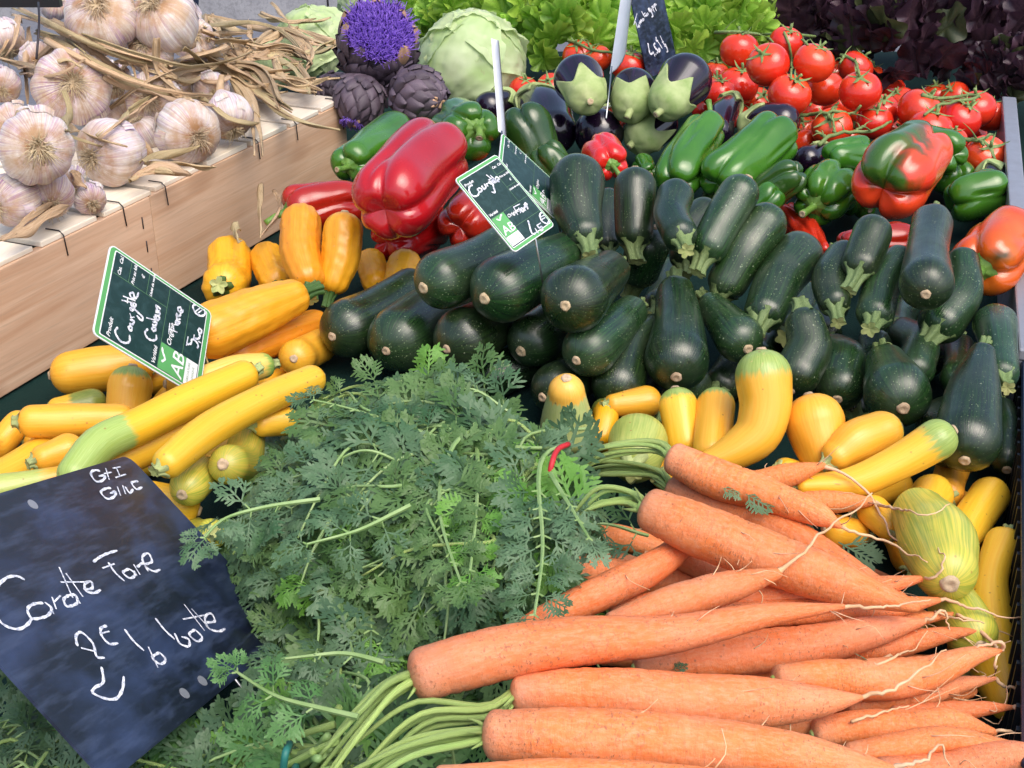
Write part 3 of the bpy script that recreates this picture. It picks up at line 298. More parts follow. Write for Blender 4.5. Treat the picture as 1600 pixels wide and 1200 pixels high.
VINES = [('green branching tomato vine on the topmost truss',[[[0.3894,2.4131,0.9006],[0.3693,2.2185,0.9416],[0.3472,2.0237,0.9822],[0.3573,2.0225,0.9823],[0.369,2.0296,0.98],[0.3982,2.1302,0.958],[0.4284,2.231,0.9362],[0.4259,2.1613,0.9508],[0.4227,2.0921,0.9661],[0.4319,2.086,0.9683],[0.4423,2.0851,0.9685],[0.4536,2.0884,0.9669],[0.4677,2.1033,0.9624],[0.5439,2.3907,0.9006]],[[0.465,2.3907,0.9006],[0.4654,2.3864,0.9006],[0.4659,2.3822,0.9006],[0.4663,2.3779,0.9006],[0.4603,2.3411,0.9075],[0.4542,2.3042,0.9144],[0.4353,2.2021,0.9351],[0.4162,2.1,0.9559],[0.4163,2.0949,0.9561],[0.4168,2.0917,0.956],[0.4174,2.0892,0.9558],[0.4181,2.0871,0.9555],[0.4188,2.0852,0.9551],[0.4196,2.0836,0.9546]],[[0.4363,2.0874,0.9701],[0.4377,2.0814,0.9658],[0.4396,2.0771,0.9612],[0.4416,2.0742,0.9563],[0.4438,2.0727,0.9511],[0.4459,2.0726,0.9454],[0.4477,2.0742,0.9393],[0.4497,2.0797,0.9321],[0.4558,2.1046,0.9205],[0.4549,2.0975,0.916],[0.4465,2.056,0.9196],[0.4242,1.9509,0.9385],[0.3982,1.8289,0.962],[0.3966,1.8194,0.959]],[[0.4578,2.0902,0.9654],[0.4593,2.0902,0.9642],[0.4608,2.0905,0.9629],[0.4624,2.091,0.9615],[0.4641,2.0918,0.9601],[0.4658,2.0932,0.9586],[0.4678,2.0952,0.9569],[0.4701,2.0992,0.9548],[0.4917,2.1883,0.9346],[0.5007,2.2215,0.9262],[0.4954,2.191,0.9314],[0.4647,2.0488,0.9605],[0.4265,1.8748,0.9967],[0.4268,1.8702,0.9966]],[[0.3587,2.0259,0.9827],[0.3585,2.0247,0.9826],[0.3583,2.0237,0.9824],[0.3582,2.0227,0.9823],[0.3581,2.0218,0.9821],[0.3579,2.0209,0.9819],[0.3578,2.0201,0.9817],[0.3577,2.0193,0.9815],[0.3576,2.0185,0.9812],[0.3575,2.0178,0.981],[0.3574,2.0171,0.9808],[0.3573,2.0164,0.9806],[0.3572,2.0157,0.9803],[0.3571,2.0151,0.9801]]]),('short green tomato vine beside the dark red lettuce',[[[0.557,2.2337,0.9007],[0.5573,2.2164,0.9046],[0.5575,2.1989,0.9084],[0.5488,2.147,0.9199],[0.5397,2.0949,0.931],[0.5423,2.088,0.9316],[0.5453,2.0834,0.9313],[0.5483,2.0798,0.9303],[0.5508,2.0767,0.9287],[0.5524,2.0736,0.9262],[0.5461,2.0433,0.9294],[0.5394,2.0128,0.9324],[0.5177,1.9274,0.9483],[0.496,1.8421,0.9645]],[[0.5403,2.0959,0.9315],[0.5394,2.0943,0.9307],[0.5385,2.0929,0.9299],[0.5377,2.0918,0.9291],[0.5369,2.0908,0.9282],[0.5362,2.0899,0.9273],[0.5355,2.0892,0.9263],[0.5349,2.0886,0.9254],[0.5342,2.0881,0.9244],[0.5336,2.0878,0.9233],[0.5331,2.0876,0.9223],[0.5326,2.0875,0.9212],[0.5321,2.0876,0.92],[0.5316,2.0879,0.9189]]]),('thin green vine lying flat on the tomato heap',[[[0.4141,1.8365,0.9008],[0.4216,1.8359,0.902],[0.4292,1.8353,0.9033],[0.4345,1.8255,0.9071],[0.4397,1.8159,0.9112],[0.445,1.8074,0.9149],[0.4519,1.8053,0.9165],[0.4594,1.8052,0.9167],[0.4674,1.8068,0.9155],[0.4765,1.8128,0.9126],[0.4853,1.8186,0.9105],[0.4915,1.8189,0.9118],[0.4955,1.8157,0.9167],[0.498,1.8105,0.9236]],[[0.4572,1.8087,0.9176],[0.4583,1.8107,0.918],[0.4595,1.8131,0.9182],[0.4609,1.8161,0.9182],[0.4627,1.8209,0.9178],[0.4703,1.8484,0.9114],[0.4779,1.8759,0.905],[0.4815,1.8873,0.9029],[0.485,1.8988,0.9008],[0.4865,1.9022,0.9008],[0.4881,1.9056,0.9008],[0.4896,1.909,0.9008],[0.4911,1.9125,0.9008],[0.4926,1.9159,0.9008]]]),('branching green vine across the middle tomatoes',[[[0.4162,1.6939,0.9009],[0.4256,1.7108,0.9017],[0.4352,1.7259,0.9023],[0.4452,1.7381,0.9024],[0.455,1.7468,0.9021],[0.4647,1.7524,0.9017],[0.4739,1.7557,0.9013],[0.4829,1.7575,0.901],[0.4916,1.7586,0.9008],[0.5005,1.7607,0.9008],[0.5101,1.7671,0.9008],[0.5206,1.7783,0.9008],[0.5319,1.793,0.9008],[0.5437,1.8091,0.9008]],[[0.4512,1.753,0.9008],[0.4523,1.7597,0.9008],[0.4534,1.7661,0.9009],[0.4544,1.7722,0.9011],[0.4551,1.7771,0.9016],[0.4556,1.7811,0.9024],[0.4557,1.784,0.9035],[0.4557,1.786,0.9049],[0.4555,1.7876,0.9064],[0.4553,1.7891,0.9079],[0.4552,1.7907,0.9094],[0.4551,1.7926,0.9108],[0.455,1.7946,0.9121],[0.455,1.7968,0.9134]],[[0.4795,1.7595,0.9008],[0.4812,1.7617,0.9008],[0.4829,1.7639,0.9008],[0.4846,1.7662,0.9008],[0.4863,1.7684,0.9008],[0.4881,1.7707,0.9008],[0.4898,1.773,0.9008],[0.4915,1.7752,0.9008],[0.4933,1.7775,0.9008],[0.495,1.7798,0.9008],[0.4967,1.7821,0.9008],[0.4985,1.7843,0.9008],[0.5002,1.7866,0.9008],[0.502,1.7889,0.9008]],[[0.4329,1.7308,0.9008],[0.4324,1.733,0.9008],[0.4318,1.7352,0.9008],[0.4313,1.7374,0.9008],[0.4307,1.7396,0.9008],[0.4302,1.7418,0.9008],[0.4296,1.744,0.9008],[0.4291,1.7462,0.9008],[0.4285,1.7484,0.9008],[0.428,1.7506,0.9008],[0.4274,1.7528,0.9008],[0.4268,1.755,0.9008],[0.4263,1.7572,0.9008],[0.4257,1.7595,0.9008]]]),('pale green forked vine on the tomatoes by the rail',[[[0.5897,1.8326,0.9336],[0.6057,1.8346,0.9295],[0.6281,1.8559,0.9224],[0.6472,1.8681,0.9205],[0.6616,1.8685,0.9235],[0.671,1.8601,0.9277],[0.6768,1.8539,0.9285],[0.6745,1.8466,0.9271],[0.6616,1.8326,0.9274],[0.6438,1.8191,0.9284],[0.6267,1.8118,0.9281],[0.609,1.8,0.9276],[0.5928,1.787,0.9247],[0.5782,1.7726,0.92]],[[0.6425,1.8223,0.9289],[0.6428,1.8203,0.9287],[0.6431,1.8186,0.9284],[0.6436,1.8171,0.9281],[0.644,1.8158,0.9277],[0.6446,1.8146,0.9273],[0.6451,1.8135,0.9269],[0.6457,1.8125,0.9264],[0.6464,1.8116,0.926],[0.647,1.8108,0.9255],[0.6477,1.81,0.925],[0.6484,1.8093,0.9244],[0.6492,1.8087,0.9239],[0.6499,1.8082,0.9233]],[[0.6494,1.9234,0.9008],[0.6221,1.8472,0.9214],[0.6194,1.8438,0.9232],[0.6171,1.8417,0.9246],[0.6151,1.8403,0.9258],[0.6132,1.8393,0.9269],[0.6114,1.8385,0.928],[0.6097,1.838,0.929],[0.608,1.8377,0.9299],[0.6065,1.8376,0.9308],[0.6049,1.8377,0.9316],[0.6034,1.8379,0.9324],[0.602,1.8382,0.9332],[0.6006,1.8387,0.9339]]]),('short dry vine above the single tomato at the rail',[[[0.6199,1.7215,0.9009],[0.6227,1.7206,0.9009],[0.6254,1.7195,0.9009],[0.6281,1.7183,0.901],[0.6304,1.7164,0.9013],[0.6327,1.7143,0.9017],[0.6348,1.7117,0.9024],[0.637,1.71,0.9031],[0.6397,1.7099,0.9039],[0.6428,1.7111,0.9046],[0.6462,1.7135,0.9053],[0.65,1.7171,0.9056],[0.6551,1.7238,0.9051],[0.6651,1.7435,0.9008]],[[0.6373,1.7083,0.9029],[0.6375,1.7073,0.9027],[0.6378,1.7063,0.9025],[0.6381,1.7054,0.9023],[0.6383,1.7045,0.9021],[0.6386,1.7036,0.9018],[0.639,1.7029,0.9016],[0.6393,1.702,0.9014],[0.6395,1.7011,0.9012],[0.6397,1.6999,0.901],[0.6398,1.6986,0.9009],[0.6399,1.6971,0.9009],[0.6399,1.6955,0.9009],[0.6399,1.6939,0.9009]]]),('thin curly tomato vine behind the aubergines',[[[0.093,2.3577,0.9006],[0.1003,2.2708,0.9171],[0.1066,2.1836,0.9332],[0.1158,2.1729,0.9322],[0.1246,2.1601,0.9311],[0.1335,2.1474,0.9304],[0.143,2.1399,0.9293],[0.1532,2.1406,0.9273],[0.1629,2.1335,0.9276],[0.1707,2.103,0.9334],[0.1768,2.0577,0.9426],[0.186,2.053,0.9421],[0.1949,2.0511,0.9396],[0.2037,2.0519,0.9353]],[[0.1131,2.1823,0.9335],[0.1148,2.1862,0.9345],[0.1165,2.1906,0.9351],[0.1182,2.1948,0.9354],[0.1199,2.1954,0.9354],[0.1216,2.1956,0.9346],[0.1231,2.1927,0.9339],[0.1247,2.1896,0.933],[0.1263,2.1872,0.9319],[0.128,2.1854,0.9307],[0.1295,2.1809,0.9301],[0.131,2.1764,0.9295],[0.1321,2.1652,0.9303],[0.1331,2.154,0.9312]]])]
